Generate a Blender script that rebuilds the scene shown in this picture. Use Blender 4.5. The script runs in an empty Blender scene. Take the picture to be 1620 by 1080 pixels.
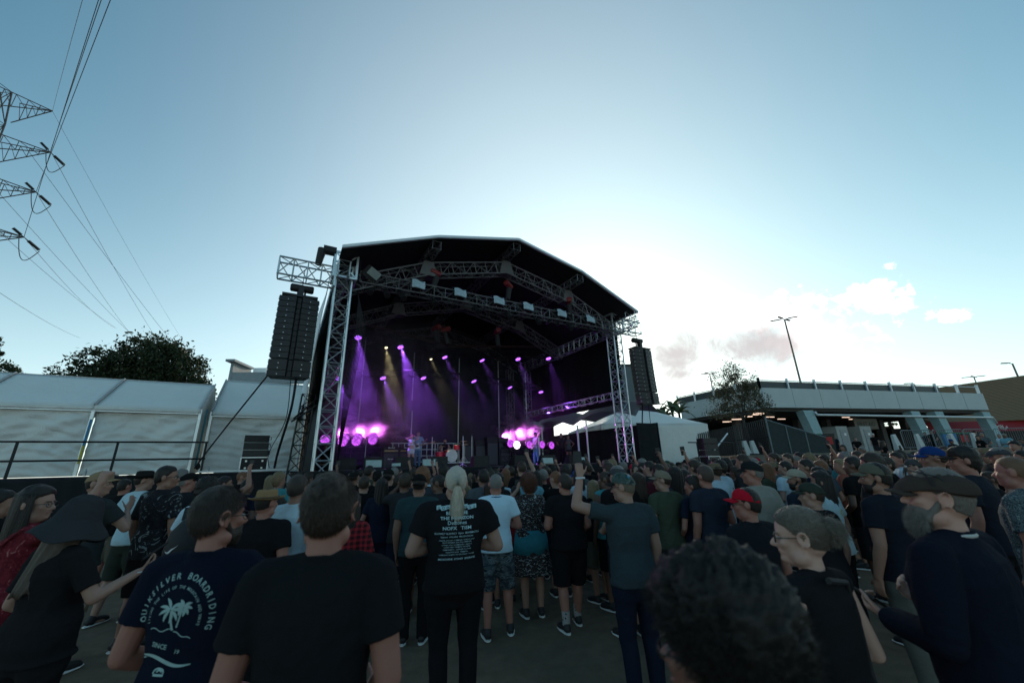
import bpy, math, random
import numpy as np
from mathutils import Vector, Matrix, Euler
from mathutils.bvhtree import BVHTree
R = math.radians
random.seed(7); rng = np.random.default_rng(7)
scene = bpy.context.scene
COL = scene.collection

# ------------------------------------------------------------------ camera
Zc = Vector((-53., 1930., -613.)).normalized()          # world up seen in camera space
fwv = Vector((0, 0, -1.)); Yc = (fwv - Zc * fwv.dot(Zc)).normalized(); Xc = Yc.cross(Zc)
cam_d = bpy.data.cameras.new("camera"); cam = bpy.data.objects.new("camera", cam_d); COL.objects.link(cam)
Mr = Matrix((Xc, Yc, Zc))
cam.matrix_world = Matrix.Translation((0, 0, 1.78)) @ Mr.to_4x4()
cam_d.sensor_width = 36; cam_d.lens = 613. / 1620. * 36
cam_d.clip_start = .05; cam_d.clip_end = 3000
cam_d.dof.use_dof = True; cam_d.dof.focus_distance = 9.0; cam_d.dof.aperture_fstop = 1.9
scene.camera = cam

# ------------------------------------------------------------------ world and sun
SUN_AZ, SUN_EL = R(14.0), R(14.0)                        # azimuth from +Y towards +X
def n_new(nt, t, **kw):
    n = nt.nodes.new(t)
    for k, v in kw.items():
        if hasattr(n, k) and not k.startswith('i_'): setattr(n, k, v)
    return n
class NG:                                                # tiny node-graph helper
    def __init__(s, nt): s.nt = nt; nt.nodes.clear()
    def n(s, t, ins=None, **kw):
        n = s.nt.nodes.new(t)
        for k, v in kw.items(): setattr(n, k, v)
        for k, v in (ins or {}).items():
            if hasattr(v, 'links') or isinstance(v, bpy.types.NodeSocket): s.nt.links.new(v, n.inputs[k])
            else: n.inputs[k].default_value = v
        return n
    def m(s, op, a, b=0., c=0., clamp=False):
        n = s.nt.nodes.new('ShaderNodeMath'); n.operation = op; n.use_clamp = clamp
        for i, v in enumerate((a, b, c)):
            if isinstance(v, bpy.types.NodeSocket): s.nt.links.new(v, n.inputs[i])
            else: n.inputs[i].default_value = v
        return n.outputs[0]
    def mix(s, f, a, b, mode='MIX'):
        n = s.nt.nodes.new('ShaderNodeMix'); n.data_type = 'RGBA'; n.blend_type = mode
        for i, v in ((0, f), (6, a), (7, b)):
            if isinstance(v, bpy.types.NodeSocket): s.nt.links.new(v, n.inputs[i])
            elif i == 0: n.inputs[0].default_value = v
            else: n.inputs[i].default_value = (*v[:3], 1)
        return n.outputs[2]
world = bpy.data.worlds.new("World"); scene.world = world; world.use_nodes = True
g = NG(world.node_tree)
tc = g.n('ShaderNodeTexCoord').outputs['Generated']
sky = g.n('ShaderNodeTexSky', sky_type='NISHITA', sun_disc=False, sun_elevation=SUN_EL, sun_rotation=SUN_AZ,
          air_density=1.0, dust_density=1.0, ozone_density=2.5)
col = g.mix(1.0, sky.outputs[0], (.57, 1.03, .94), 'MULTIPLY')
dirn = g.n('ShaderNodeVectorMath', {0: tc}, operation='NORMALIZE').outputs[0]
# thin high cloud scatters the low sun into a wide pale glow
sdv = (math.sin(SUN_AZ) * math.cos(SUN_EL), math.cos(SUN_AZ) * math.cos(SUN_EL), math.sin(SUN_EL))
dts = g.n('ShaderNodeVectorMath', {0: dirn, 1: (0.084, 0.897, 0.434)}, operation='DOT_PRODUCT').outputs['Value']
gl = g.m('POWER', g.m('MAXIMUM', dts, 0.0), 5.0)
ez = g.n('ShaderNodeSeparateXYZ', {0: dirn}).outputs[2]
hz_ = g.m('POWER', g.m('SUBTRACT', 1.0, g.m('MAXIMUM', g.m('MINIMUM', ez, 1.0), 0.0)), 3.0)
col = g.mix(1.0, col, g.mix(g.m('MULTIPLY', gl, g.m('ADD', .5, g.m('MULTIPLY', hz_, .8))), (0, 0, 0), (6.4, 6.7, 6.6)), 'ADD')
hz4 = g.m('POWER', hz_, 1.6)
col = g.mix(1.0, col, g.mix(hz4, (0, 0, 0), (5.6, 5.8, 5.7)), 'ADD')
nz = g.n('ShaderNodeTexNoise', {'Vector': dirn, 'Scale': 11., 'Detail': 10., 'Roughness': .68, 'Distortion': .4}).outputs[0]
nz2 = g.n('ShaderNodeTexNoise', {'Vector': dirn, 'Scale': 55., 'Detail': 8., 'Roughness': .65}).outputs[0]
nn = g.m('ADD', g.m('MULTIPLY', g.m('SUBTRACT', nz, .5), 5.0), g.m('MULTIPLY', g.m('SUBTRACT', nz2, .5), 2.4))
# thin cloud never brighter than the film: soft shoulder of the bright sky
sh_ = g.n('ShaderNodeVectorMath', {0: col}, operation='MULTIPLY'); sh_.inputs[1].default_value = (1 / 14,) * 3
sh1 = g.n('ShaderNodeVectorMath', {0: sh_.outputs[0], 1: (1, 1, 1)}, operation='ADD').outputs[0]
col = g.n('ShaderNodeVectorMath', {0: col, 1: sh1}, operation='DIVIDE').outputs[0]
# soft drifting clouds, each an ellipse of directions torn by noise: centre dir, long axis, short axis, colour, strength
CLOUDS = [((0.6708, 0.6832, 0.2886), (13.434, -16.174, 5.331), (8.409, 4.296, -31.443), (9.5, 9.2, 9.0), 0.95), ((0.7007, 0.6651, 0.258), (20.446, -22.95, 1.694), (12.649, 18.472, -83.901), (9.5, 9.2, 9.0), 0.7), ((0.7525, 0.6199, 0.2225), (22.556, -25.418, -7.722), (2.095, 25.604, -80.683), (9.5, 9.2, 9.0), 0.95), ((0.6934, 0.6414, 0.3285), (85.957, -85.571, -15.88), (22.327, 44.201, -134.962), (9.5, 9.2, 9.0), 0.9), ((0.547, 0.785, 0.2908), (6.24, -4.98, -0.012), (3.629, 6.206, -25.301), (9.5, 9.2, 9.0), 0.75), ((0.6166, 0.7516, 0.2343), (8.745, -7.788, -0.163), (2.37, 6.549, -29.375), (9.5, 9.2, 9.0), 0.8), ((0.3957, 0.8868, 0.2387), (7.16805, -3.017925, -2.0049375), (-1.43248, 2.97808, -9.859360000000002), (3.05, 2.75, 2.8), 0.9), ((0.5315, 0.8136, 0.2358), (6.3055125, -4.3114125, -0.687225), (0.38583999999999996, 4.16416, -16.427599999999998), (3.05, 2.75, 2.8), 0.9)]
soft = g.m('MULTIPLY', g.m('SUBTRACT', nz, .5), 2.2)
for c, ax, bx, cc, stg in CLOUDS:
    da = g.n('ShaderNodeVectorMath', {0: dirn, 1: c}, operation='SUBTRACT').outputs[0]
    pa = g.n('ShaderNodeVectorMath', {0: da, 1: ax}, operation='DOT_PRODUCT').outputs['Value']
    pb = g.n('ShaderNodeVectorMath', {0: da, 1: bx}, operation='DOT_PRODUCT').outputs['Value']
    d2 = g.m('SQRT', g.m('ADD', g.m('MULTIPLY', pa, pa), g.m('MULTIPLY', pb, pb)))
    t = g.m('SUBTRACT', 1.0, g.m('ADD', d2, soft if cc[0] < 5 else nn))
    f = g.n('ShaderNodeMapRange', {'Value': t, 'From Min': -.1, 'From Max': .9}, interpolation_type='SMOOTHSTEP').outputs[0]
    col = g.mix(g.m('MULTIPLY', f, stg), col, cc)
bg = g.n('ShaderNodeBackground', {'Color': col, 'Strength': .10})
g.n('ShaderNodeOutputWorld', {'Surface': bg.outputs[0]})
sl = bpy.data.lights.new("sun", 'SUN'); sun = bpy.data.objects.new("sun", sl); COL.objects.link(sun)
sl.energy = .9; sl.angle = R(6); sl.color = (1, .82, .62)
sd = Vector((math.sin(SUN_AZ) * math.cos(SUN_EL), math.cos(SUN_AZ) * math.cos(SUN_EL), math.sin(SUN_EL)))
sun.rotation_euler = sd.to_track_quat('Z', 'Y').to_euler()
scene.view_settings.view_transform = 'Standard'; scene.view_settings.look = 'None'
scene.view_settings.exposure = 1.1; scene.view_settings.gamma = 1
scene.cycles.use_denoising = True
scene.cycles.volume_max_steps = 256
scene.cycles.max_bounces = 6; scene.cycles.volume_bounces = 0
scene.cycles.volume_step_rate = 2.0
scene.cycles.transparent_max_bounces = 16

# ------------------------------------------------------------------ materials
MATS = {}
def mat(name, build):
    if name in MATS: return MATS[name]
    m = bpy.data.materials.new(name); m.use_nodes = True; g = NG(m.node_tree)
    build(g); MATS[name] = m; return m
def out(g, sh, vol=None):
    o = g.nt.nodes.new('ShaderNodeOutputMaterial')
    if sh: g.nt.links.new(sh, o.inputs[0])
    if vol: g.nt.links.new(vol, o.inputs[1])
def bsdf(g, col, rough=.7, metal=0., bump=None, spec=.4, **kw):
    ins = {'Base Color': col if isinstance(col, bpy.types.NodeSocket) else (*col, 1), 'Roughness': rough, 'Metallic': metal, 'Specular IOR Level': spec}
    if bump is not None: ins['Normal'] = bump
    ins.update(kw)
    return g.n('ShaderNodeBsdfPrincipled', ins).outputs[0]
def noise(g, scale, detail=4, vec=None, rough=.55, dist=0., stretch=None, obj=True):
    v = vec or g.n('ShaderNodeTexCoord').outputs['Object']
    if stretch: v = g.n('ShaderNodeMapping', {0: v, 'Scale': stretch}).outputs[0]
    return g.n('ShaderNodeTexNoise', {'Vector': v, 'Scale': scale, 'Detail': detail, 'Roughness': rough, 'Distortion': dist}).outputs[0]
def bumpn(g, h, s=.3, d=.01):
    return g.n('ShaderNodeBump', {'Height': h, 'Strength': s, 'Distance': d}).outputs[0]
def flat(name, col, rough=.7, metal=0., var=.25, scale=6., bump=.0, bscale=60., spec=.4):
    def b(g):
        f = noise(g, scale, 5)
        c = g.mix(f, [max(0, x * (1 - var)) for x in col], [min(1, x * (1 + var)) for x in col])
        bp = bumpn(g, noise(g, bscale, 3), bump, .004) if bump else None
        out(g, bsdf(g, c, rough, metal, bp, spec))
    return mat(name, b)
def emit(name, col, s):
    def b(g): out(g, g.n('ShaderNodeEmission', {'Color': (*col, 1), 'Strength': s}).outputs[0])
    return mat(name, b)
def clothmat(name='cloth', var=.12):
    def b(g):
        oc = g.n('ShaderNodeObjectInfo').outputs['Color']
        f = noise(g, 5, 4)
        c = g.mix(1., oc, g.mix(f, [1 - var] * 3, [1 + var] * 3), 'MULTIPLY')
        h = g.m('ADD', noise(g, 14, 3, dist=1.2), g.m('MULTIPLY', noise(g, 500, 2), .12))
        out(g, bsdf(g, c, .95, 0, bumpn(g, h, .6, .014), .06))
    return mat(name, b)
def skinmat():
    def b(g):
        oc = g.n('ShaderNodeObjectInfo').outputs['Color']
        f = noise(g, 18, 5); f2 = noise(g, 5, 2)
        c = g.mix(1., oc, g.mix(f, (.86, .82, .8), (1.1, 1.06, 1.04)), 'MULTIPLY')
        c = g.mix(g.m('MULTIPLY', f2, .35), c, g.mix(1., oc, (1.05, .72, .66), 'MULTIPLY'))
        out(g, bsdf(g, c, .55, 0, bumpn(g, noise(g, 160, 3), .15, .002), .35))
    return mat('skin', b)
def hairmat():
    def b(g):
        oc = g.n('ShaderNodeObjectInfo').outputs['Color']
        rp = g.n('ShaderNodeNewGeometry').outputs['Random Per Island']
        f = noise(g, 60, 3, stretch=(3, 3, .5))
        k = g.m('ADD', g.m('MULTIPLY', rp, .7), f)
        c = g.mix(1., oc, g.mix(k, (.45, .45, .45), (1.35, 1.33, 1.3)), 'MULTIPLY')
        out(g, bsdf(g, c, .5, 0, bumpn(g, noise(g, 110, 2, stretch=(3, 3, .35)), .9, .006), .35))
    return mat('hair', b)
def patt(name, cols, scale, kind='noise', dist=1.5, thr=(.42, .5, .58), stretch=None):
    def b(g):
        if kind == 'noise': f = noise(g, scale, 3, dist=dist, stretch=stretch)
        else:
            v = g.n('ShaderNodeTexCoord').outputs['Object']
            w = g.n('ShaderNodeMix', {0: .06, 4: v, 5: g.n('ShaderNodeTexNoise', {'Vector': v, 'Scale': scale}).outputs[1]}, data_type='VECTOR').outputs[1]
            f = g.n('ShaderNodeTexVoronoi', {'Vector': w, 'Scale': scale}).outputs[0]
        r = g.nt.nodes.new('ShaderNodeValToRGB'); g.nt.links.new(f, r.inputs[0]); r.color_ramp.interpolation = 'CONSTANT'
        e = r.color_ramp.elements; e[0].color = (*cols[0], 1); e[0].position = 0; e[1].color = (*cols[1], 1); e[1].position = thr[0]
        for c, t in zip(cols[2:], thr[1:]):
            x = e.new(t); x.color = (*c, 1)
        out(g, bsdf(g, r.outputs[0], .9, 0, bumpn(g, noise(g, 14, 3, dist=1.2), .5, .012), .15))
    return mat(name, b)
def plaid(name, a, b_, s=22.):
    def b(g):
        v = g.n('ShaderNodeTexCoord').outputs['Object']; x = g.n('ShaderNodeSeparateXYZ', {0: v})
        w1 = g.m('GREATER_THAN', g.m('SINE', g.m('MULTIPLY', x.outputs[0], s * 6.28)), .2)
        w2 = g.m('GREATER_THAN', g.m('SINE', g.m('MULTIPLY', x.outputs[2], s * 6.28)), .2)
        out(g, bsdf(g, g.mix(g.m('MULTIPLY', g.m('ADD', w1, w2), .5), a, b_), .9, spec=.15))
    return mat(name, b)
M_ALU = flat('aluminium', (.55, .60, .62), .38, .85, .2, 9)
M_ALUP = flat('aluminium_trim', (.62, .66, .68), .5, .3, .1, 5)
M_BLK = flat('black_metal', (.022, .023, .025), .5, .3, .3, 8)
M_BLKP = flat('black_paint', (.014, .014, .016), .65, 0, .3, 14, .3, 90)
M_GRILL = flat('black_grille', (.018, .018, .020), .45, .2, .3, 30, .6, 260)
M_CLOTH = clothmat(); M_SKIN = skinmat(); M_HAIR = hairmat()
M_GLASSF = flat('spectacle_frame', (.02, .018, .016), .3)
M_RED = flat('red_paint', (.45, .02, .02), .35, 0, .15)
M_WHT = flat('white_paint', (.7, .7, .68), .5, 0, .1)

# ------------------------------------------------------------------ mesh builder
class Geo:
    def __init__(s): s.V = []; s.F = []; s.n = 0
    def add(s, v, f):
        v = np.asarray(v, float).reshape(-1, 3); s.V.append(v); s.F += [tuple(i + s.n for i in q) for q in f]; s.n += len(v); return s
    def verts(s): return np.concatenate(s.V) if s.V else np.zeros((0, 3))
    def xf(s, M):
        v = s.verts(); M = np.array(M); s.V = [v @ M[:3, :3].T + M[:3, 3]]; return s
    def join(s, o, M=None):
        v = o.verts()
        if M is not None: M = np.array(M); v = v @ M[:3, :3].T + M[:3, 3]
        return s.add(v, o.F)
    def mesh(s, name):
        me = bpy.data.meshes.new(name); me.from_pydata(s.verts().tolist(), [], s.F); me.update(); return me
    def box(s, c, d, Rm=None):
        x, y, z = [k / 2 for k in d]
        v = np.array([(a * x, b * y, e * z) for e in (-1, 1) for b in (-1, 1) for a in (-1, 1)])
        if Rm is not None: v = v @ np.array(Rm)[:3, :3].T
        return s.add(v + np.array(c), [(0, 2, 3, 1), (4, 5, 7, 6), (0, 1, 5, 4), (2, 6, 7, 3), (0, 4, 6, 2), (1, 3, 7, 5)])
    def tube(s, pts, rad, n=10, cap=True, flat=1.0, up=(0, 0, 1)):
        pts = [np.array(p, float) for p in pts]
        if not hasattr(rad, '__len__'): rad = [rad] * len(pts)
        rings = []
        upv = np.array(up, float); prev = None
        for i, p in enumerate(pts):
            t = pts[min(i + 1, len(pts) - 1)] - pts[max(i - 1, 0)]; t = t / (np.linalg.norm(t) + 1e-9)
            ref = prev if prev is not None else (upv if abs(t.dot(upv)) < .95 else np.array((0, 1., 0)))
            a = np.cross(t, ref); a /= np.linalg.norm(a) + 1e-9; b = np.cross(a, t); prev = b
            th = np.arange(n) * 2 * np.pi / n
            rings.append(p + rad[i] * (np.outer(np.cos(th), a) + flat * np.outer(np.sin(th), b)))
        f = []
        for i in range(len(pts) - 1):
            for j in range(n):
                k = (j + 1) % n; f.append((i * n + j, i * n + k, (i + 1) * n + k, (i + 1) * n + j))
        if cap: f.append(tuple(range(n - 1, -1, -1))); f.append(tuple((len(pts) - 1) * n + j for j in range(n)))
        return s.add(np.concatenate(rings), f)
    def cap(s, p0, p1, r0, r1, n=12):
        p0 = np.array(p0, float); p1 = np.array(p1, float); L = np.linalg.norm(p1 - p0) + 1e-6; t = (p1 - p0) / L
        P, Rd = [], []
        for a in (80, 55, 28): P.append(p0 - t * r0 * math.sin(R(a))); Rd.append(r0 * math.cos(R(a)))
        P.append(p0); Rd.append(r0); P.append((p0 + p1) / 2); Rd.append((r0 + r1) / 2); P.append(p1); Rd.append(r1)
        for a in (28, 55, 80): P.append(p1 + t * r1 * math.sin(R(a))); Rd.append(r1 * math.cos(R(a)))
        ref = np.array((0, 0, 1.)) if abs(t[2]) < .9 else np.array((0, 1., 0))
        a = np.cross(t, ref); a /= np.linalg.norm(a); b = np.cross(a, t); th = np.arange(n) * 2 * np.pi / n
        c = np.outer(np.cos(th), a) + np.outer(np.sin(th), b)
        v = np.concatenate([p + r * c for p, r in zip(P, Rd)]); m = len(P)
        f = [(i * n + j, i * n + (j + 1) % n, (i + 1) * n + (j + 1) % n, (i + 1) * n + j) for i in range(m - 1) for j in range(n)]
        f += [tuple(range(n - 1, -1, -1)), tuple((m - 1) * n + j for j in range(n))]
        return s.add(v, f)
    def ell(s, c, r, Rm=None, nu=16, nv=10):
        v = [(0, 0, 1)]
        for i in range(1, nv):
            a = math.pi * i / nv
            for j in range(nu): b = 2 * math.pi * j / nu; v.append((math.sin(a) * math.cos(b), math.sin(a) * math.sin(b), math.cos(a)))
        v.append((0, 0, -1)); v = np.array(v) * np.array(r)
        if Rm is not None: v = v @ np.array(Rm)[:3, :3].T
        f = [(0, 1 + j, 1 + (j + 1) % nu) for j in range(nu)]
        for i in range(nv - 2):
            for j in range(nu): k = (j + 1) % nu; f.append((1 + i * nu + j, 1 + (i + 1) * nu + j, 1 + (i + 1) * nu + k, 1 + i * nu + k))
        b = 1 + (nv - 2) * nu; f += [(b + nu, b + (j + 1) % nu, b + j) for j in range(nu)]
        return s.add(v + np.array(c), f)
    def loft(s, rings, n=24, cap=True, p=2.0):   # rings: (cx,cy,cz,rx,ry) horizontal (super)ellipses bottom to top
        th = np.arange(n) * 2 * np.pi / n; v = []
        cs, sn = np.cos(th), np.sin(th); e = 2. / p
        cs = np.sign(cs) * np.abs(cs) ** e; sn = np.sign(sn) * np.abs(sn) ** e
        for cx, cy, cz, rx, ry in rings: v.append(np.stack([cx + rx * cs, cy + ry * sn, np.full(n, cz)], 1))
        m = len(rings); f = [(i * n + j, i * n + (j + 1) % n, (i + 1) * n + (j + 1) % n, (i + 1) * n + j) for i in range(m - 1) for j in range(n)]
        if cap: f += [tuple(range(n - 1, -1, -1)), tuple((m - 1) * n + j for j in range(n))]
        return s.add(np.concatenate(v), f)
    def grid(s, fn, nu, nv, thick=None):
        v = [fn(i / nu, j / nv) for j in range(nv + 1) for i in range(nu + 1)]; w = nu + 1
        f = [(j * w + i, j * w + i + 1, (j + 1) * w + i + 1, (j + 1) * w + i) for j in range(nv) for i in range(nu)]
        if thick is not None:
            v = np.array(v, float); N = len(v); t = np.array(thick, float); v = np.concatenate([v, v + t])
            f2 = [tuple(N + k for k in reversed(q)) for q in f]; ed = []
            for i in range(nu): ed += [(i + 1, i, N + i, N + i + 1), (nv * w + i, nv * w + i + 1, N + nv * w + i + 1, N + nv * w + i)]
            for j in range(nv): ed += [(j * w, (j + 1) * w, N + (j + 1) * w, N + j * w), ((j + 1) * w + nu, j * w + nu, N + j * w + nu, N + (j + 1) * w + nu)]
            f = f + f2 + ed
        return s.add(v, f)
    def truss(s, p0, p1, w=.4, h=None, bay=.5, r=.025, rb=.013, up=(0, 0, 1), n=6):
        p0 = np.array(p0, float); p1 = np.array(p1, float); h = h or w
        L = np.linalg.norm(p1 - p0); t = (p1 - p0) / L; upv = np.array(up, float)
        a = np.cross(t, upv); a /= np.linalg.norm(a); b = np.cross(a, t)
        C = [a * w / 2 * i + b * h / 2 * j for i, j in ((-1, -1), (1, -1), (1, 1), (-1, 1))]
        for c in C: s.tube([p0 + c, p1 + c], r, n)
        nb = max(1, round(L / bay))
        for k in range(nb + 1):
            q = p0 + t * L * k / nb
            for i in range(4):
                c0, c1 = C[i], C[(i + 1) % 4]; s.tube([q + c0, q + c1], rb, 4, False)
                if k < nb:
                    q2 = p0 + t * L * (k + 1) / nb
                    s.tube([q + (c0 if k % 2 else c1), q2 + (c1 if k % 2 else c0)], rb, 4, False)
        return s
def link(name, me, m=None, parent=None, loc=None, rot=None, smooth=False, color=None, scale=None, M=None):
    o = bpy.data.objects.new(name, me); COL.objects.link(o)
    if m is not None and me is not None and not me.materials: me.materials.append(m)
    if parent is not None: o.parent = parent
    if loc is not None: o.location = loc
    if rot is not None: o.rotation_euler = rot
    if scale is not None: o.scale = (scale,) * 3 if not hasattr(scale, '__len__') else scale
    if M is not None: o.matrix_local = M
    if smooth and me is not None: me.polygons.foreach_set('use_smooth', [True] * len(me.polygons))
    if color is not None: o.color = (*color[:3], 1)
    return o
def put(name, geo, m, parent=None, **kw): return link(name, geo.mesh(name), m, parent, **kw)
def tag(o, label=None, cat=None, group=None, kind=None):
    if label: o['label'] = label
    if cat: o['category'] = cat
    if group: o['group'] = group
    if kind: o['kind'] = kind
    return o
def thing(name, label, cat, loc=(0, 0, 0), rz=0, group=None):
    o = bpy.data.objects.new(name, None); COL.objects.link(o); o.location = loc; o.rotation_euler = (0, 0, rz); o.empty_display_size = .2
    return tag(o, label, cat, group)
def copy_tree(o, parent=None):
    c = o.copy(); COL.objects.link(c)
    if parent is not None: c.parent = parent
    for ch in list(o.children): copy_tree(ch, c)
    return c
def remesh(geo, vox, name, smooth=2, fold=0., seed=0):
    me0 = geo.mesh('tmp'); o = bpy.data.objects.new('tmp', me0); COL.objects.link(o)
    md = o.modifiers.new('r', 'REMESH'); md.mode = 'VOXEL'; md.voxel_size = vox; md.use_smooth_shade = True
    if smooth: ms = o.modifiers.new('s', 'SMOOTH'); ms.factor = .5; ms.iterations = smooth
    dg = bpy.context.evaluated_depsgraph_get(); me = bpy.data.meshes.new_from_object(o.evaluated_get(dg)); me.name = name
    bpy.data.objects.remove(o); bpy.data.meshes.remove(me0)
    if fold:
        N = len(me.vertices); co = np.empty(N * 3); me.vertices.foreach_get('co', co); co = co.reshape(-1, 3)
        no = np.empty(N * 3); me.vertex_normals.foreach_get('vector', no); no = no.reshape(-1, 3)
        rs = np.random.default_rng(seed); d = np.zeros(N)
        for k in range(7):
            kk = rs.uniform(12, 34); dr = np.array([rs.uniform(-.9, .9), rs.uniform(-.6, .6), rs.uniform(-1, 1)]); dr /= np.linalg.norm(dr)
            d2 = rs.normal(size=3) * 9
            ph = co @ dr * kk + 1.8 * np.sin(co @ d2 + rs.uniform(0, 6)) + rs.uniform(0, 6)
            w = .5 + .5 * np.sin(co @ (rs.normal(size=3) * 7) + rs.uniform(0, 6))
            d += (1 - np.abs(np.sin(ph / 2)) * 2) * w / 7 * 1.7
        co = co + no * np.clip(d * fold, -.003, .02)[:, None]
        me.vertices.foreach_set('co', co.ravel()); me.update()
    me.polygons.foreach_set('use_smooth', [True] * len(me.polygons))
    return me
# ------------------------------------------------------------------ stage frame: u along the front, v into the depth
L0 = np.array([-5.81, 12.17]); U = np.array([11.61, 6.74]); U = U / np.linalg.norm(U); Vv = np.array([-U[1], U[0]])
STG_ROT = math.atan2(U[1], U[0])
def S(a, b, z): q = L0 + U * a + Vv * b; return np.array([q[0], q[1], z])
SM = Matrix.Translation((L0[0], L0[1], 0)) @ Matrix.Rotation(STG_ROT, 4, 'Z')   # local (u,v,z) -> world
DK = 1.75

# ------------------------------------------------------------------ ground: one sheet, flat arena rising to the concourse
def sstep(t): t = np.clip(t, 0, 1); return t * t * (3 - 2 * t)
def ground(x, y):
    s = x * .62 + y * .785
    return 1.95 * sstep((s - 18.5) / 7.5) * sstep((x - 3.0 - .10 * y) / 6.0)
def gmat(g):
    tc = g.n('ShaderNodeTexCoord').outputs['Object']
    a = noise(g, .35, 6, tc); b = noise(g, 6, 8, tc, .7); c = noise(g, 90, 4, tc)
    col = g.mix(g.m('MULTIPLY', g.m('SUBTRACT', b, .3), 1.6, clamp=True), (.12, .078, .055), (.27, .185, .13))
    f = g.n('ShaderNodeMapRange', {'Value': a, 'From Min': .5, 'From Max': .68}).outputs[0]
    col = g.mix(g.m('MULTIPLY', f, .6), col, (.045, .052, .03))
    col = g.mix(g.m('MULTIPLY', c, .5), col, (.20, .165, .12))
    h = g.m('ADD', g.m('MULTIPLY', b, .6), g.m('MULTIPLY', c, .5))
    out(g, bsdf(g, col, .95, 0, bumpn(g, h, .9, .03), .1))
M_GR = mat('trodden_ground', gmat)
gg = Geo()
xs = np.concatenate([[-900, -300, -120, -60], np.arange(-40, 60.1, 1.25), [80, 140, 300, 900]])
ys = np.concatenate([[-60, -10], np.arange(-5, 70.1, 1.25), [90, 150, 300, 900, 1600]])
V_ = [(x, y, float(ground(x, y))) for y in ys for x in xs]; w = len(xs)
gg.add(V_, [(j * w + i, j * w + i + 1, (j + 1) * w + i + 1, (j + 1) * w + i) for j in range(len(ys) - 1) for i in range(w - 1)])
tag(put('ground', gg, M_GR, smooth=True), kind='structure')
# litter and dry grass tufts on the open ground between the feet
lt = Geo()
for k in range(2600):
    y = rng.uniform(1.6, 8); x = rng.uniform(-.75, .45) * y
    a = rng.uniform(0, 6.28); l = rng.uniform(.006, .02); h = rng.uniform(.006, .022)
    lt.add([(x, y, 0), (x + .003, y, 0), (x + l * math.cos(a), y + l * math.sin(a), h)], [(0, 1, 2)])
tag(put('grass', lt, flat('dry_grass', (.12, .105, .06), .9)), 'short dry grass stubble on the trodden ground', 'grass', kind='stuff')
def litter(name, x, y, col, label, sz):
    g_ = Geo().grid(lambda a, b: (x + (a - .5) * sz, y + (b - .5) * sz * .7, .006 + .006 * math.sin(9 * a + 5 * b) ** 2), 6, 5, (0, 0, .001))
    tag(put(name, g_, flat('litter_' + name, col, .6)), label, 'litter')
litter('wrapper', .14, 3.6, (.35, .03, .03), 'crumpled red wrapper lying on the bare ground in front of the camera', .05)

# ------------------------------------------------------------------ concert stage
stage = thing('concert_stage', 'large black roofed concert stage with silver truss towers and arched roof', 'stage'); stage.matrix_world = SM
def st(name, geo, m, **kw): return put(name, geo, m, stage, **kw)
st('deck', Geo().box((6.5, 4.9, DK - .1), (14.2, 11, .2)), M_BLKP)
M_SKIRT = clothmat('drape', .25)
def folds(u0, u1, vv, z0, z1, amp=.05, per=.35, seed=1, nu=None):
    r = np.random.default_rng(seed); ph = r.uniform(0, 6, 6)
    L_ = abs(u1 - u0); nu = nu or max(8, int(L_ / .07))
    def fn(a, b):
        u = u0 + (u1 - u0) * a
        d = amp * (math.sin(u / per * 6.28 + 2 * math.sin(u * .9 + ph[0]) + b * 1.2) + .6 * math.sin(u / per * 3.1 + ph[1] + b * 2.5 * math.sin(u * .6 + ph[2])))
        return (u, vv + d * (.35 + .65 * (1 - b)), z0 + (z1 - z0) * b)
    return Geo().grid(fn, nu, 14, (0, .012, 0))
st('front_skirt', folds(-.5, 13.5, -.68, .0, DK - .02, .03), M_SKIRT, color=(.016, .017, .02), smooth=True)
ROOF = [(-.25, 8.62), (2.95, 9.93), (6.45, 10.83), (9.8, 10.12), (13.15, 8.72)]
# trusses and towers
for u_, v_ in ((0, 0), (12.78, .15), (0, 9.6), (12.9, 9.6)):
    t_ = Geo().truss((u_, v_, 0.05), (u_, v_, 8.5), .5, .5, .5, .034, .02, up=(0, 1, 0), n=8)
    t_.box((u_, v_, .03), (.9, .9, .06))
    o = st('tower', t_, M_ALU)
    hb = Geo()                                          # head block: box frame with gusset plates
    for dx in (-.36, .36):
        for dy in (-.36, .36): hb.box((u_ + dx, v_ + dy, 8.45), (.07, .07, .95))
    for z in (8.0, 8.9):
        for s_ in (-.36, .36): hb.box((u_ + s_, v_, z), (.07, .65, .07)); hb.box((u_, v_ + s_, z), (.65, .07, .07))
    for sx in (-.33, .33):
        for sz in (8.06, 8.84):
            hb.box((u_ + sx * .72, v_ - .37, sz - math.copysign(.08, sz - 8.4)), (.2, .02, .05), Matrix.Rotation(R(45 if (sx > 0) == (sz < 8.4) else -45), 3, 'Y'))
    put('sleeve_block', hb, M_ALU, o)
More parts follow.
